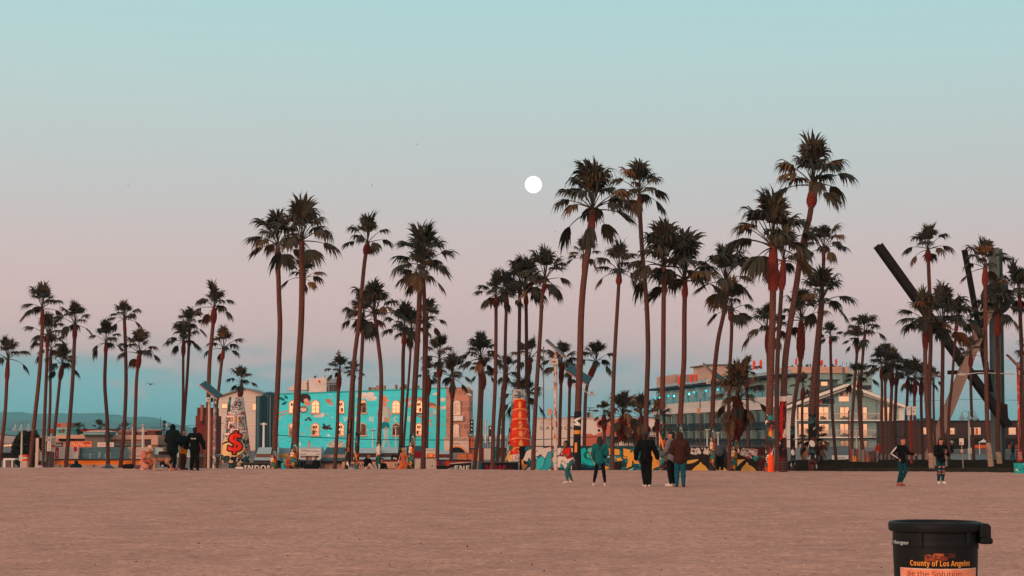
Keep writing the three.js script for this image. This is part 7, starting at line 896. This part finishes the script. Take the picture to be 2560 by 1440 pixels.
  const topB = [...trunk.slice(0, 3).map((q) => [q[0], q[1], q[2], q[3] + loose, q[4], q[5], q[6], q[7] + loose]), [...J.waist, 0.116 * w + loose, ...drop, 0.122 * w + loose * 1.1], [...drop.map((v, i) => v + (i === 0 ? 0.06 : 0)), 0.10 * w + loose, ...drop.map((v, i) => v - (i === 0 ? 0.06 : 0)), 0.10 * w + loose], b('sl', 0.06 + loose, 'sr', 0.06 + loose), ...armT('sl', 'el', 'wl'), ...armT('sr', 'er', 'wr')];
  const top = part(t, o.topName ?? 'jacket', meshField(topB, 0.04, c), topM);
  if (o.hood) part(top, 'hood', meshField(o.hood === 'up' ? [[...hp(0, 0.05, -0.03), 0.115, ...hp(0, 0.0, -0.01), 0.108], [...hp(0, -0.06, -0.03), 0.10, ...J.neck, 0.10]] : [[...J.neck.map((v, i) => v + [0.07, 0.02, -0.06][i]), 0.05, ...J.neck.map((v, i) => v + [-0.07, 0.02, -0.06][i]), 0.05], [...J.neck.map((v, i) => v + [0, 0.0, -0.09][i]), 0.06, ...J.neck.map((v, i) => v + [0, -0.08, -0.11][i]), 0.045]], 0.04, c, o.hood === 'up' ? (x, y, z) => { const q = hp(0, 0, 0.115); return 0.075 - Math.hypot(x - q[0], y - q[1], z - q[2]); } : null), topM);
  if (o.legs !== false) { const tight = o.tight ?? 0.012; part(t, 'trousers', meshField([[...J.hips, 0.124 * w + tight * 0.6, ...lerp('hips', 'waist', 0.35), 0.115 * w + tight * 0.4], b('hl', 0.09 * w + tight, 'hr', 0.09 * w + tight), ...[['hl', 'kl', 'al'], ['hr', 'kr', 'ar']].flatMap(([a, q, e]) => { const end = lerp(q, e, o.crop ?? 0.96); return [b(a, 0.086 * w + tight, q, 0.058 + tight), [...J[q], 0.058 + tight, ...lerp(q, e, 0.35), 0.057 + tight], [...lerp(q, e, 0.35), 0.057 + tight, ...end, 0.04 + tight]]; })], 0.035, c), trM); }
  for (const [A, T] of [['al', 'tl'], ['ar', 'tr']]) { const sh = part(t, 'shoe', meshField([...foot(A, T, 0.011)], 0.02, 0.012, (x, y) => y - (J[A][1] + 0.02)), hexm(o.shoes ?? '#c9bfb8', 0.7)); }
  const hairM = hexm(o.hair ?? '#17110f', 0.75);
  if (o.hood !== 'up') part(t, 'hair', meshField([[...hp(0, 0.075, -0.035), 0.09, ...hp(0, 0.082, 0.015), 0.078], ...(o.long ? [[...hp(0, 0.03, -0.06), 0.085, ...hp(0, -0.14, -0.085), 0.085], [...hp(0, -0.14, -0.085), 0.085, ...hp(o.long * 0.1, -0.14 - o.long * 0.6, -0.10), 0.06], [...hp(0.075, 0.03, -0.02), 0.04, ...hp(0.085, -0.18, -0.02), 0.04], [...hp(-0.075, 0.03, -0.02), 0.04, ...hp(-0.085, -0.18, -0.02), 0.04]] : [[...hp(0, 0.03, -0.06), 0.075, ...hp(0, -0.03, -0.05), 0.062]]), ...(o.bun ? [[...hp(0, 0.09, -0.1), 0.055, ...hp(0, 0.09, -0.12), 0.05]] : [])], 0.03, 0.014), hairM);
  return { t, J, b, lerp, hp, c, hexm };
}
const straight = (o = {}) => o;
{ // five people on the sand in the middle
  let p = person('woman in red sleeved top and teal leggings crouching sideways on the sand', 1420, 67, { height: 1.62, turn: -1.15, fine: 1, cell: 0.017, skin: '#7a4a38', top: '#b8261d', topName: 'red_top', sleeve: 0.4, loose: 0.012, trousers: '#2f5f62', tight: 0.008, crop: 0.8, hair: '#141110', long: 0.15, grip: 0.7, wide: 0.92,
    pose: { head: [0.0, 1.47, 0.10], neck: [0, 1.33, 0.05], chest: [0, 1.17, 0.02], waist: [0, 0.97, -0.06], hips: [0, 0.84, -0.11], sl: [0.16, 1.29, 0.04], sr: [-0.16, 1.29, 0.04], el: [0.22, 1.06, 0.10], er: [-0.22, 1.06, 0.12], wl: [0.14, 1.08, 0.30], wr: [-0.14, 1.06, 0.30], hl: [0.085, 0.82, -0.1], hr: [-0.085, 0.82, -0.1], kl: [0.16, 0.50, 0.17], kr: [-0.17, 0.46, -0.06], al: [0.17, 0.085, 0.12], ar: [-0.20, 0.085, -0.26], tl: [0.19, 0.035, 0.27], tr: [-0.22, 0.035, -0.11] } });
  part(p.t, 'white_hem', meshField([[...p.lerp('waist', 'hips', 0.35), 0.135, ...p.lerp('waist', 'hips', 0.95), 0.148]], 0.03, 0.017), hexm('#cfc6c0'));
  part(p.t, 'red_sleeve', meshField([[...p.J.sl, 0.07, ...p.lerp('sl', 'el', 0.75), 0.062]], 0.02, 0.017), hexm('#c9281f')); part(p.t, 'red_sleeve', meshField([[...p.J.sr, 0.07, ...p.lerp('sr', 'er', 0.75), 0.062]], 0.02, 0.017), hexm('#c9281f')); part(p.t, 'vest_back', meshField([[...p.lerp('neck', 'chest', 0.35).map((v, i) => v - (i === 2 ? 0.05 : 0)), 0.10, ...p.J.waist.map((v, i) => v - (i === 2 ? 0.02 : 0)), 0.11]], 0.03, 0.017), hexm('#1f4a52'));
  person('woman with long dark hair in a teal hoodie and black leggings, seen from behind', 1498, 64.8, { height: 1.66, turn: 2.85, fine: 1, cell: 0.017, skin: '#9a6a55', top: '#135a5c', topName: 'hoodie', hood: 'down', hem: 0.55, loose: 0.034, trousers: '#0f0e10', tight: 0.004, crop: 0.92, hair: '#1d1210', long: 0.3, wide: 0.94, face: 0.3, pose: { kl: [0.15, 0.49, 0.02], kr: [-0.14, 0.49, 0.02], al: [0.22, 0.085, -0.03], ar: [-0.2, 0.085, -0.03], tl: [0.27, 0.035, 0.12], tr: [-0.22, 0.035, 0.13], el: [0.26, 1.12, 0.02], er: [-0.24, 1.14, 0.05], wl: [0.24, 0.90, 0.12], wr: [-0.16, 1.0, 0.2] } });
  person('man all in black with white sneakers, standing with his back turned', 1613, 63.8, { height: 1.82, turn: 3.0, fine: 1, cell: 0.018, skin: '#a06a54', top: '#0c0c0e', hem: 0.5, loose: 0.045, trousers: '#0d0d0f', tight: 0.03, hair: '#120f0e', wide: 1.05, face: -0.15, pose: { el: [0.31, 1.13, -0.04], er: [-0.31, 1.13, 0.02], wl: [0.33, 0.90, 0.04], wr: [-0.36, 0.92, 0.08], al: [0.03, 0.085, -0.02], ar: [-0.10, 0.085, -0.05], tl: [0.10, 0.035, 0.13], tr: [-0.06, 0.035, 0.12], kl: [0.07, 0.49, 0.03], kr: [-0.09, 0.49, 0.0] } });
  person('dark haired man in a grey hoodie looking left, beside the brown hood', 1676, 64.0, { height: 1.83, turn: -2.2, fine: 1, cell: 0.018, skin: '#a5705a', top: '#6a686a', topName: 'hoodie', hood: 'down', hem: 0.3, loose: 0.034, trousers: '#0f0e10', hair: '#131011', face: 0.5, pose: { el: [0.25, 1.14, 0.06], er: [-0.25, 1.14, 0.06], wl: [0.15, 0.98, 0.24], wr: [-0.15, 0.98, 0.24] } });
  person('man with a brown hood up and blue jeans, seen from behind', 1697, 63.2, { height: 1.8, turn: 3.05, fine: 1, cell: 0.018, skin: '#a06a54', top: '#3a2019', topName: 'hoodie', hood: 'up', hem: 0.42, loose: 0.048, trousers: '#174a58', tight: 0.022, shoes: '#14181c', wide: 1.05, pose: { el: [0.25, 1.14, 0.1], er: [-0.25, 1.14, 0.1], wl: [0.12, 1.02, 0.22], wr: [-0.12, 1.02, 0.22] } });
  // two at the right
  p = person('person in a black track jacket with a white sleeve stripe, jogging on the sand', 2247, 64.2, { height: 1.62, turn: 0.55, fine: 1, cell: 0.017, skin: '#a86c54', top: '#0d0e10', topName: 'track_jacket', loose: 0.024, trousers: '#0f3a44', tight: 0.006, shoes: '#8a4a40', hair: '#3a1a14', bun: 1, wide: 0.94, face: 0.1, grip: 0.8,
    pose: { head: [0.02, 1.61, 0.06], neck: [0.01, 1.45, 0.02], chest: [0, 1.28, 0], el: [0.30, 1.20, 0.05], er: [-0.36, 1.18, -0.12], wl: [0.36, 1.16, 0.28], wr: [-0.21, 1.0, 0.06], kl: [0.08, 0.53, 0.12], kr: [-0.07, 0.50, 0.03], al: [0.0, 0.12, -0.06], ar: [-0.09, 0.10, -0.12], tl: [0.03, 0.04, 0.08], tr: [-0.1, 0.035, 0.03] } });
  part(p.t, 'sleeve_stripe', meshField([[...p.lerp('sr', 'er', 0.05).map((v, i) => v + [-0.045, 0.03, 0.03][i]), 0.034, ...p.J.er.map((v, i) => v + [-0.045, 0, 0.02][i]), 0.034], [...p.J.er.map((v, i) => v + [-0.04, -0.01, 0.03][i]), 0.032, ...p.lerp('er', 'wr', 0.85).map((v, i) => v + [-0.01, -0.01, 0.035][i]), 0.026]], 0.01, 0.012), hexm('#b9b3b0'));
  p = person('woman with long dark hair looking at a phone, ripped jeans, black sweater', 2345, 66.4, { height: 1.6, turn: 0.15, fine: 1, cell: 0.017, skin: '#b0705a', top: '#0d0d10', topName: 'sweater', hem: 0.2, loose: 0.026, trousers: '#143a48', tight: 0.01, crop: 0.9, shoes: '#cfc6c0', hair: '#0f0c0c', long: 0.25, wide: 0.96, nod: 0.25, face: -0.05, grip: 0.9, handDir: [[-0.8, 0.3, 0.5], [0.7, 0.3, 0.6]], pose: { el: [0.26, 1.13, 0.06], er: [-0.24, 1.12, 0.08], wl: [0.13, 1.22, 0.29], wr: [-0.01, 1.20, 0.30], kl: [0.07, 0.49, 0.02], kr: [-0.09, 0.49, 0.03], al: [0.06, 0.085, -0.03], ar: [-0.11, 0.085, -0.03], tl: [0.10, 0.035, 0.13], tr: [-0.13, 0.035, 0.13] } });
  const rip = []; for (const [K, y0] of [['kl', 0.52], ['kr', 0.50]]) for (const [u, q] of [[0.62, 'h'], [0.98, 'h'], [0.2, 'k']]) { const a = K === 'kl' ? 'hl' : 'hr', e = K === 'kl' ? 'al' : 'ar', c0 = q === 'h' ? p.lerp(a, K, u) : p.lerp(K, e, u), R = q === 'h' ? mix(0.092, 0.066, u) : 0.066; rip.push(new THREE.SphereGeometry(1, 12, 8).scale(R * 0.85, 0.035, 0.02).translate(c0[0], c0[1], c0[2] + R - 0.008)); } part(p.t, 'skin_through_rips', merge(rip), hexm('#b0604a', 0.6));
  part(scene, 'phone', roundG(0.075, 0.15, 0.01, 0.004), hexm('#15161a', 0.3)); const ph = scene.children[scene.children.length - 1]; tag(ph, 'dark phone held in the hands of the woman in ripped jeans', 'phone'); ph.position.copy(p.t.position).add(V(0.055, 1.18, 0.33)); ph.rotation.set(-0.7, 0.1, 0.2);
}
{ // three standing at the left, the crouching person, the dog and others along the crest
  person('tall person in a long hooded dark coat, hood up, leftmost of the three', 437, 77.6, { height: 1.86, turn: 2.6, cell: 0.024, top: '#0c1416', topName: 'coat', hood: 'up', hem: 1.5, loose: 0.07, trousers: '#0d0f11', tight: 0.02, wide: 1.15, shoes: '#b0604a', pose: { el: [0.3, 1.14, 0.04], er: [-0.3, 1.14, 0.04], wl: [0.26, 0.98, 0.2], wr: [-0.26, 0.98, 0.2], al: [0.16, 0.085, -0.03], tl: [0.19, 0.035, 0.13] } });
  const p = person('man in a dark jacket over an orange shirt, in profile, middle of the three', 464, 78.4, { height: 1.66, turn: 1.3, cell: 0.022, skin: '#a5705a', top: '#10282e', hem: 0.1, loose: 0.035, trousers: '#46291f', tight: 0.026, shoes: '#1a1718', hair: '#15100f', pose: { wl: [0.2, 0.95, 0.18], wr: [-0.2, 0.95, 0.2] } });
  part(p.t, 'orange_shirt', meshField([[-0.05, 0.96, 0.02, 0.15, 0.02, 0.78, 0.02, 0.155], [-0.13, 1.0, 0.0, 0.10, -0.14, 0.78, 0.02, 0.10]], 0.03, 0.022), hexm('#d9822e'));
  const q = person('person in a black hoodie with a pale back print, right of the three', 492, 77.8, { height: 1.76, turn: 3.0, cell: 0.022, skin: '#8a5c4a', top: '#0b0c0d', topName: 'hoodie', hood: 'down', hem: 0.6, loose: 0.055, trousers: '#0c0c0e', tight: 0.03, hair: '#100d0c', wide: 1.08, shoes: '#16181a', pose: { el: [0.32, 1.14, 0.0], er: [-0.33, 1.14, 0.0], wl: [0.36, 0.9, 0.06], wr: [-0.38, 0.9, 0.02], al: [0.14, 0.085, 0], ar: [-0.12, 0.085, 0] } });
  const wing = []; for (const s of [-1, 1]) wing.push(extr(poly([[0, 0], [s * 0.05, 0.03], [s * 0.12, 0.01], [s * 0.09, -0.02], [s * 0.03, -0.03]]), 0.004)); part(q.t, 'wing_print', merge(wing).rotateY(Math.PI).translate(0, 1.29, -0.192), hexm('#a8a4a2'));
  const CR = { head: [0, 0.86, 0.22], neck: [0, 0.74, 0.10], chest: [0, 0.62, 0.02], waist: [0, 0.42, -0.10], hips: [0, 0.30, -0.16], sl: [0.18, 0.70, 0.08], sr: [-0.18, 0.70, 0.08], el: [0.24, 0.46, 0.24], er: [-0.24, 0.46, 0.24], wl: [0.14, 0.36, 0.44], wr: [-0.14, 0.36, 0.44], hl: [0.09, 0.28, -0.14], hr: [-0.09, 0.28, -0.14], kl: [0.15, 0.46, 0.24], kr: [-0.15, 0.14, 0.26], al: [0.15, 0.085, 0.1], ar: [-0.15, 0.085, -0.12], tl: [0.17, 0.035, 0.26], tr: [-0.17, 0.035, 0.02] };
  const SIT = { ...CR, head: [0, 0.80, 0.05], neck: [0, 0.64, 0.0], chest: [0, 0.5, -0.02], waist: [0, 0.28, -0.06], hips: [0, 0.14, -0.08], sl: [0.18, 0.60, 0], sr: [-0.18, 0.60, 0], el: [0.25, 0.36, 0.08], er: [-0.25, 0.36, 0.08], wl: [0.16, 0.30, 0.28], wr: [-0.16, 0.30, 0.28], hl: [0.09, 0.13, -0.05], hr: [-0.09, 0.13, -0.05], kl: [0.17, 0.38, 0.34], kr: [-0.17, 0.38, 0.34], al: [0.14, 0.085, 0.56], ar: [-0.14, 0.085, 0.56], tl: [0.15, 0.035, 0.72], tr: [-0.15, 0.035, 0.72] };
  const c = person('person crouching in orange pink clothes and a straw coloured cap by the dog', 372, 78.2, { height: 1.72, turn: 0.9, cell: 0.022, skin: '#b07a60', top: '#b8654a', loose: 0.04, trousers: '#b87a68', tight: 0.03, shoes: '#c9b8b0', hair: '#b89878', pose: CR, nod: 0.4 }); part(c.t, 'cap', meshField([[...c.hp(0, 0.09, -0.02), 0.095, ...c.hp(0, 0.09, 0.02), 0.09], [...c.hp(0.0, 0.07, 0.1), 0.03, ...c.hp(0, 0.06, 0.16), 0.02]], 0.03, 0.014), hexm('#c8a088'));
  part(c.t, 'scarf', meshField([[...c.J.neck.map((v, i) => v + [0.08, 0.03, 0.05][i]), 0.05, ...c.J.neck.map((v, i) => v + [-0.08, 0.03, 0.05][i]), 0.05]], 0.02, 0.016), hexm('#c9a890'));
  person('dark haired person seated behind the dog, partly hidden', 417, 80, { height: 1.7, turn: 0.3, cell: 0.026, skin: '#7a5040', top: '#2a1d1c', trousers: '#1c1a1e', hair: '#120e0d', pose: SIT, lift: 0.08 });
  person('person in a dark teal cloak seated on the sand before the orange strip', 198, 100, { at: onLow(198, 100), height: 1.6, turn: 2.9, cell: 0.026, skin: '#a5664a', top: '#0b2428', topName: 'cloak', loose: 0.10, trousers: '#10181a', tight: 0.05, hair: '#120f10', pose: SIT, wide: 1.2, hood: 'up' });
  person('small figure in orange sitting beside the teal cloaked person', 182, 101, { at: onLow(182, 101), height: 1.3, turn: 0.6, cell: 0.024, skin: '#8a5040', top: '#c4502e', trousers: '#5a2a22', hair: '#2a1815', pose: SIT });
  person('person in a white shirt seated at the far left by the notice board', 107.5, 99, { at: onLow(107.5, 99), height: 1.6, turn: 2.5, cell: 0.026, skin: '#7a5044', top: '#c4b4ac', trousers: '#4a3a38', hair: '#2a1c1a', pose: SIT });
  person('small looking person in white seated against the dollar sign tower', 604, 95, { at: onLow(604, 95), height: 1.6, turn: -0.5, cell: 0.026, skin: '#b08a70', top: '#cfc4ba', trousers: '#b8aca4', hair: '#b08a60', pose: SIT });
  // the dog: saddle backed, head low towards the crouching person
  const dg = thing('dog', 'large tan dog with a dark saddle standing by the crouching person', 'dog', onGround(410, 77.6), null, -1.35), B = [[0, 0.46, -0.26, 0.115, 0, 0.45, 0.05, 0.125], [0, 0.45, 0.05, 0.125, 0, 0.45, 0.24, 0.13], [0, 0.50, 0.26, 0.10, 0, 0.52, 0.42, 0.085], [0, 0.51, 0.45, 0.085, 0, 0.47, 0.52, 0.06], [0, 0.47, 0.52, 0.052, 0, 0.41, 0.63, 0.032]];
  for (const s of [-1, 1]) B.push([s * 0.04, 0.575, 0.42, 0.03, s * 0.07, 0.63, 0.40, 0.012], [s * 0.08, 0.44, 0.24, 0.085, s * 0.09, 0.28, 0.22, 0.05], [s * 0.09, 0.28, 0.22, 0.045, s * 0.09, 0.14, 0.25, 0.034], [s * 0.09, 0.14, 0.25, 0.034, s * 0.09, 0.03, 0.24, 0.03], [s * 0.09, 0.03, 0.24, 0.032, s * 0.09, 0.028, 0.29, 0.026], [s * 0.08, 0.44, -0.26, 0.10, s * 0.09, 0.30, -0.19, 0.07], [s * 0.09, 0.30, -0.19, 0.055, s * 0.09, 0.17, -0.34, 0.036], [s * 0.09, 0.17, -0.34, 0.034, s * 0.09, 0.035, -0.32, 0.03], [s * 0.09, 0.032, -0.32, 0.03, s * 0.09, 0.028, -0.26, 0.026]);
  B.push([0, 0.47, -0.36, 0.05, 0, 0.36, -0.50, 0.045], [0, 0.36, -0.50, 0.045, 0, 0.24, -0.54, 0.02]);
  const dG = meshField(B, 0.05, 0.016), dp = dG.attributes.position, col = []; for (let i = 0; i < dp.count; i++) { const x = dp.getX(i), y = dp.getY(i), z = dp.getZ(i), n = noise2(x * 30, y * 30 + z * 17, 4) * 0.3, sad = smooth(0.44, 0.52, y + n * 0.15) * smooth(0.46, 0.3, z), muz = smooth(0.50, 0.58, z), pale = smooth(0.2, 0.05, y); col.push(...[[0.34, 0.15, 0.08], [0.07, 0.055, 0.05]].reduce((a, q) => a.map((v, k) => mix(v, q[k], Math.max(sad, muz))), [0.34, 0.15, 0.08]).map((v, k) => mix(v, [0.45, 0.28, 0.2][k], pale) * (0.8 + n * 1.3))); }
  dG.setAttribute('color', new THREE.Float32BufferAttribute(col, 3)); part(dg, 'body', dG, new THREE.MeshStandardMaterial({ vertexColors: true, roughness: 0.9 })); dg.scale.setScalar(1.12); part(dg, 'eyes', merge([-1, 1].map((s) => new THREE.SphereGeometry(0.012, 8, 6).translate(s * 0.045, 0.505, 0.525))), hexm('#0c0a09', 0.3)); part(dg, 'nose', new THREE.SphereGeometry(0.02, 8, 6).translate(0, 0.415, 0.66), hexm('#0e0c0c', 0.4));
  // background people along the walls
  const lowat = (px, D) => onLow(px, D);
  person('person in a grey top bending over before the painted hill wall', 1796, 92, { at: onGround(1796, 92), height: 1.7, turn: 2.9, cell: 0.026, top: '#4a4c50', trousers: '#111113', tight: 0.03, hair: '#1a1414', loose: 0.05, wide: 1.1, pose: { head: [0, 1.12, 0.42], neck: [0, 1.15, 0.28], chest: [0, 1.14, 0.16], waist: [0, 1.04, 0.02], hips: [0, 0.92, -0.08], sl: [0.2, 1.16, 0.24], sr: [-0.2, 1.16, 0.24], el: [0.24, 0.88, 0.34], er: [-0.24, 0.88, 0.34], wl: [0.2, 0.66, 0.4], wr: [-0.2, 0.66, 0.4], hl: [0.09, 0.9, -0.08], hr: [-0.09, 0.9, -0.08] }, lift: 0.25 });
  person('dark dressed person leaning by the ground hugging palm, left one', 2004, 122, { at: onLow(2004, 122), height: 1.7, turn: 0.8, cell: 0.028, skin: '#8a5040', top: '#17181c', trousers: '#1d6a6a', hair: '#15100f', pose: { wl: [0.3, 0.95, 0.2], wr: [-0.1, 1.05, 0.3] } });
  person('dark dressed person left of the pair beside the ground hugging palm', 2048, 136, { at: onLow(2048, 136), height: 1.72, turn: 2.2, cell: 0.028, top: '#121417', trousers: '#1a2a2e', hair: '#140f0e' });
  person('dark dressed person right of the pair beside the ground hugging palm', 2060, 137, { at: onLow(2060, 137), height: 1.75, turn: -2.4, cell: 0.028, top: '#14161a', trousers: '#18262a', hair: '#4a2a1c' });
  person('woman in a red top with dark curly hair behind the painted fence', 2190, 150, { at: onLow(2190, 150), height: 1.62, turn: 0.2, cell: 0.026, skin: '#8a5040', top: '#8a2a20', trousers: '#16384a', hair: '#120d0c', long: 0.1 });
  person('dark dressed person in jeans walking by the sculpture column', 2524, 145, { at: onLow(2524, 145), height: 1.72, turn: -2.0, cell: 0.026, skin: '#7a4a3c', top: '#171214', trousers: '#1f4a54', hair: '#14100f', long: 0.15, pose: { al: [0.10, 0.085, 0.16], ar: [-0.1, 0.1, -0.22], tl: [0.1, 0.035, 0.32], tr: [-0.1, 0.035, -0.07], kl: [0.1, 0.5, 0.14], kr: [-0.1, 0.49, -0.03] } });
  const hat = person('man with a pale cap and black jacket behind the phone woman', 2372, 145, { at: onLow(2372, 145), height: 1.74, turn: 1.2, cell: 0.026, top: '#101114', trousers: '#2a3438', hair: '#2a1c18' }); part(hat.t, 'cap', meshField([[...hat.hp(0, 0.09, -0.03), 0.095, ...hat.hp(0, 0.09, 0.02), 0.09], [...hat.hp(0, 0.075, 0.1), 0.03, ...hat.hp(0, 0.07, 0.16), 0.02]], 0.03, 0.016), hexm('#a8978c'));
  [[771, 'dark dressed person left under the white notice banner', '#1a2422', '#7a4a40', 0.4], [779, 'person with bare arms under the middle of the white notice banner', '#4a403e', '#a8705e', 0.2], [793, 'broad man in black under the right end of the white notice banner', '#121012', '#a0604e', -0.2]].forEach(([px, l, c, s, tn]) => person(l, px, 112, { at: onLow(px, 112), height: 1.72, turn: tn, cell: 0.03, skin: s, top: c, trousers: '#16161a', hair: '#14100f', wide: px === 793 ? 1.2 : 1, pose: SIT, lift: 0.05 }));
  person('person in turquoise seated beside the tall pair palm trunk', 716, 108, { at: onLow(716, 108), height: 1.6, turn: 1, pose: SIT, cell: 0.03, top: '#2fa0a0', trousers: '#2a7a7c', hair: '#2f9a9a', skin: '#8a5a48', hood: 'up', loose: 0.05 });
  person('person in orange sitting between the tall pair trunks', 729, 104, { at: onLow(729, 104), height: 1.75, turn: 0.3, pose: SIT, lift: 0.25, cell: 0.03, top: '#c4502c', trousers: '#a84a30', hair: '#1a1210', skin: '#b07054' });
  person('dark haired woman in black sitting before the peach low wall', 921, 92, { at: onGround(921, 92), height: 1.6, turn: 0.9, cell: 0.028, skin: '#9a6450', top: '#121013', trousers: '#b89a8a', hair: '#15100f', long: 0.2, pose: SIT, lift: 0.2 });
  person('dark dressed person sitting before the peach low wall, right of the sitting woman', 957, 100, { at: onLow(957, 100), height: 1.75, turn: 0.4, pose: SIT, lift: 0.05, cell: 0.03, skin: '#8a5644', top: '#131215', trousers: '#121215', hair: '#120e0d' });
  person('person in a white outfit seated right of the orange letter trunk', 883, 96, { at: onLow(883, 96), height: 1.4, turn: 0.2, pose: SIT, cell: 0.03, skin: '#8a5644', top: '#b9c0c0', trousers: '#aeb6b6', hair: '#16100f' });
  // the orange figure with a long orange tail of cloth
  const og = person('bare backed figure with yellow hair and a long orange cloth tail', 1011, 97, { at: onLow(1011, 97), height: 1.55, turn: 2.5, cell: 0.022, skin: '#c0704a', top: '#c06a48', topName: 'wrap', sleeve: 0.2, loose: 0.004, trousers: '#d9683a', tight: 0.02, hair: '#d9963a', bun: 1, wide: 1.1, pose: { el: [0.3, 1.12, -0.02], wl: [0.34, 0.9, 0.06], er: [-0.3, 1.12, 0], wr: [-0.33, 0.9, 0.05] } });
  part(og.t, 'cloth_tail', meshField([[0.05, 0.75, -0.05, 0.17, 0.35, 0.42, -0.05, 0.16], [0.35, 0.42, -0.05, 0.16, 0.66, 0.30, -0.05, 0.12], [0.66, 0.30, -0.05, 0.12, 0.9, 0.42, -0.05, 0.04]], 0.06, 0.022), hexm('#e0703a'));
}
// ───────── odds and ends along the sand edge ─────────
{ const o = onGround(1953, 80.5), t = thing('wooden_barrel', 'dark ribbed wooden barrel on the sand before the tallest palm trunk', 'barrel', o), k = M(80.5), h = 27 * k, prof = [[0.17, 0], [0.2, h * 0.25], [0.215, h * 0.5], [0.2, h * 0.78], [0.18, h]]; part(t, 'staves', new THREE.LatheGeometry(prof.map(([a, b]) => new THREE.Vector2(a, b)), 24), hexm('#3a2426')); for (const y of [0.12, 0.4, 0.65, 0.9]) part(t, 'hoop', new THREE.TorusGeometry(0.205 - 0.05 * Math.abs(y - 0.5), 0.012, 6, 28).rotateX(Math.PI / 2).translate(0, h * y, 0), hexm('#6a4a48', 0.5)); part(t, 'lid', cylG(0.17, 0.17, 0.03, 24, 0, h, 0), hexm('#2a1a1c'));
  const o2 = onGround(2541, 80.8), t2 = thing('painted_barrel', 'turquoise painted barrel with white scrawl at the right edge', 'barrel', o2); part(t2, 'drum', cylG(0.27, 0.26, 0.46, 28, 0, 0.2, 0), tmat(canvasTex(256, 96, (g, w, h2) => sprayed(g, w, h2, ['#1f9a98', '#1f9a98', '#17807f', '#cfd4d0', '#14504f'], 81, { n: 40, size: 110 })), 0.6)); for (const y of [0.43, 0.2, -0.02]) part(t2, 'rim', new THREE.TorusGeometry(0.268, 0.012, 6, 30).rotateX(Math.PI / 2).translate(0, y, 0), hexm('#1f6f70', 0.5)); part(t2, 'lid', cylG(0.25, 0.25, 0.02, 24, 0, 0.42, 0), hexm('#143a3a'));
  sign('red_stack_sign', 'red board with white lettering on the right edge lamp post', 'sign', 2535, 1126, 2556, 1153, 93, canvasTex(128, 160, (g, w, h2) => { g.fillStyle = '#b83a28'; g.fillRect(0, 0, w, h2); g.fillStyle = '#d8cac0'; g.font = 'bold 40px sans-serif'; g.fillText('NO', 14, 56); g.fillText('TAKE', 10, 100, 108); g.fillRect(16, 118, 96, 10); }));
  sign('grey_board', 'pale board on the right edge lamp post above the red one', 'sign', 2543, 1052, 2556, 1092, 93.2, canvasTex(64, 160, (g, w, h2) => { g.fillStyle = '#b8a498'; g.fillRect(0, 0, w, h2); g.fillStyle = '#a84a3a'; g.beginPath(); g.arc(20, 60, 12, 0, 7); g.fill(); g.fillStyle = '#7a6a62'; g.fillRect(30, 90, 26, 8); }), { posts: [-0.9] });
  const o3 = onGround(278, 81), t3 = thing('grey_tent', 'low grey blue tent on the sand at the curving palm foot', 'tent', o3), q = M(81); part(t3, 'canopy', new THREE.ConeGeometry(22 * q, 13 * q, 5).scale(1, 1, 0.7).translate(0, 5 * q, 0), hexm('#47535c')); part(t3, 'door_flap', extr(poly([[-0.07, 0], [0, 0.16], [0.07, 0]]), 0.01).translate(0, 0, 0.27), hexm('#323c44'));
  const o4 = onGround(335, 80.4), t4 = thing('bag_pile', 'dark bags lying at the broad upright palm foot', 'bag', o4); part(t4, 'bag', meshField([[-0.28, 0.09, 0, 0.10, 0.02, 0.10, 0, 0.11]], 0.03, 0.02), hexm('#1a1416')); part(t4, 'bag', meshField([[0.2, 0.07, 0.03, 0.08, 0.42, 0.08, 0.03, 0.07]], 0.03, 0.02), hexm('#5a4a48')); part(t4, 'strap', new THREE.TorusGeometry(0.09, 0.012, 6, 16, 3.1).translate(-0.12, 0.18, 0), hexm('#2a2022'));
  // shells, weed and litter scattered on the sand
  const r = rng(404), sg = new THREE.IcosahedronGeometry(1, 0), im = new THREE.InstancedMesh(sg, new THREE.MeshStandardMaterial({ roughness: 0.9 }), 900), ob = new THREE.Object3D(), cc = new THREE.Color(); for (let i = 0; i < 900; i++) { const D = 22 + 56 * r() ** 1.5, x = (r() - 0.5) * D * 0.62, s = 0.004 + 0.011 * r() ** 3; ob.position.set(x, groundY(x, -D) + s * 0.2, -D); ob.rotation.set(r() * 6, r() * 6, r() * 6); ob.scale.set(s * (1 + 1.5 * r()), s * 0.6, s); ob.updateMatrix(); im.setMatrixAt(i, ob.matrix); im.setColorAt(i, r() < 0.55 ? cc.setRGB(0.06, 0.04, 0.035) : r() < 0.7 ? cc.setRGB(0.55, 0.46, 0.42) : cc.setRGB(0.5, 0.18, 0.1)); } im.name = 'beach_litter'; im.userData.kind = 'stuff'; tag(im, 'scattered shells, weed and litter on the sand', 'litter'); scene.add(im);
}
renderer.render(scene, camera);
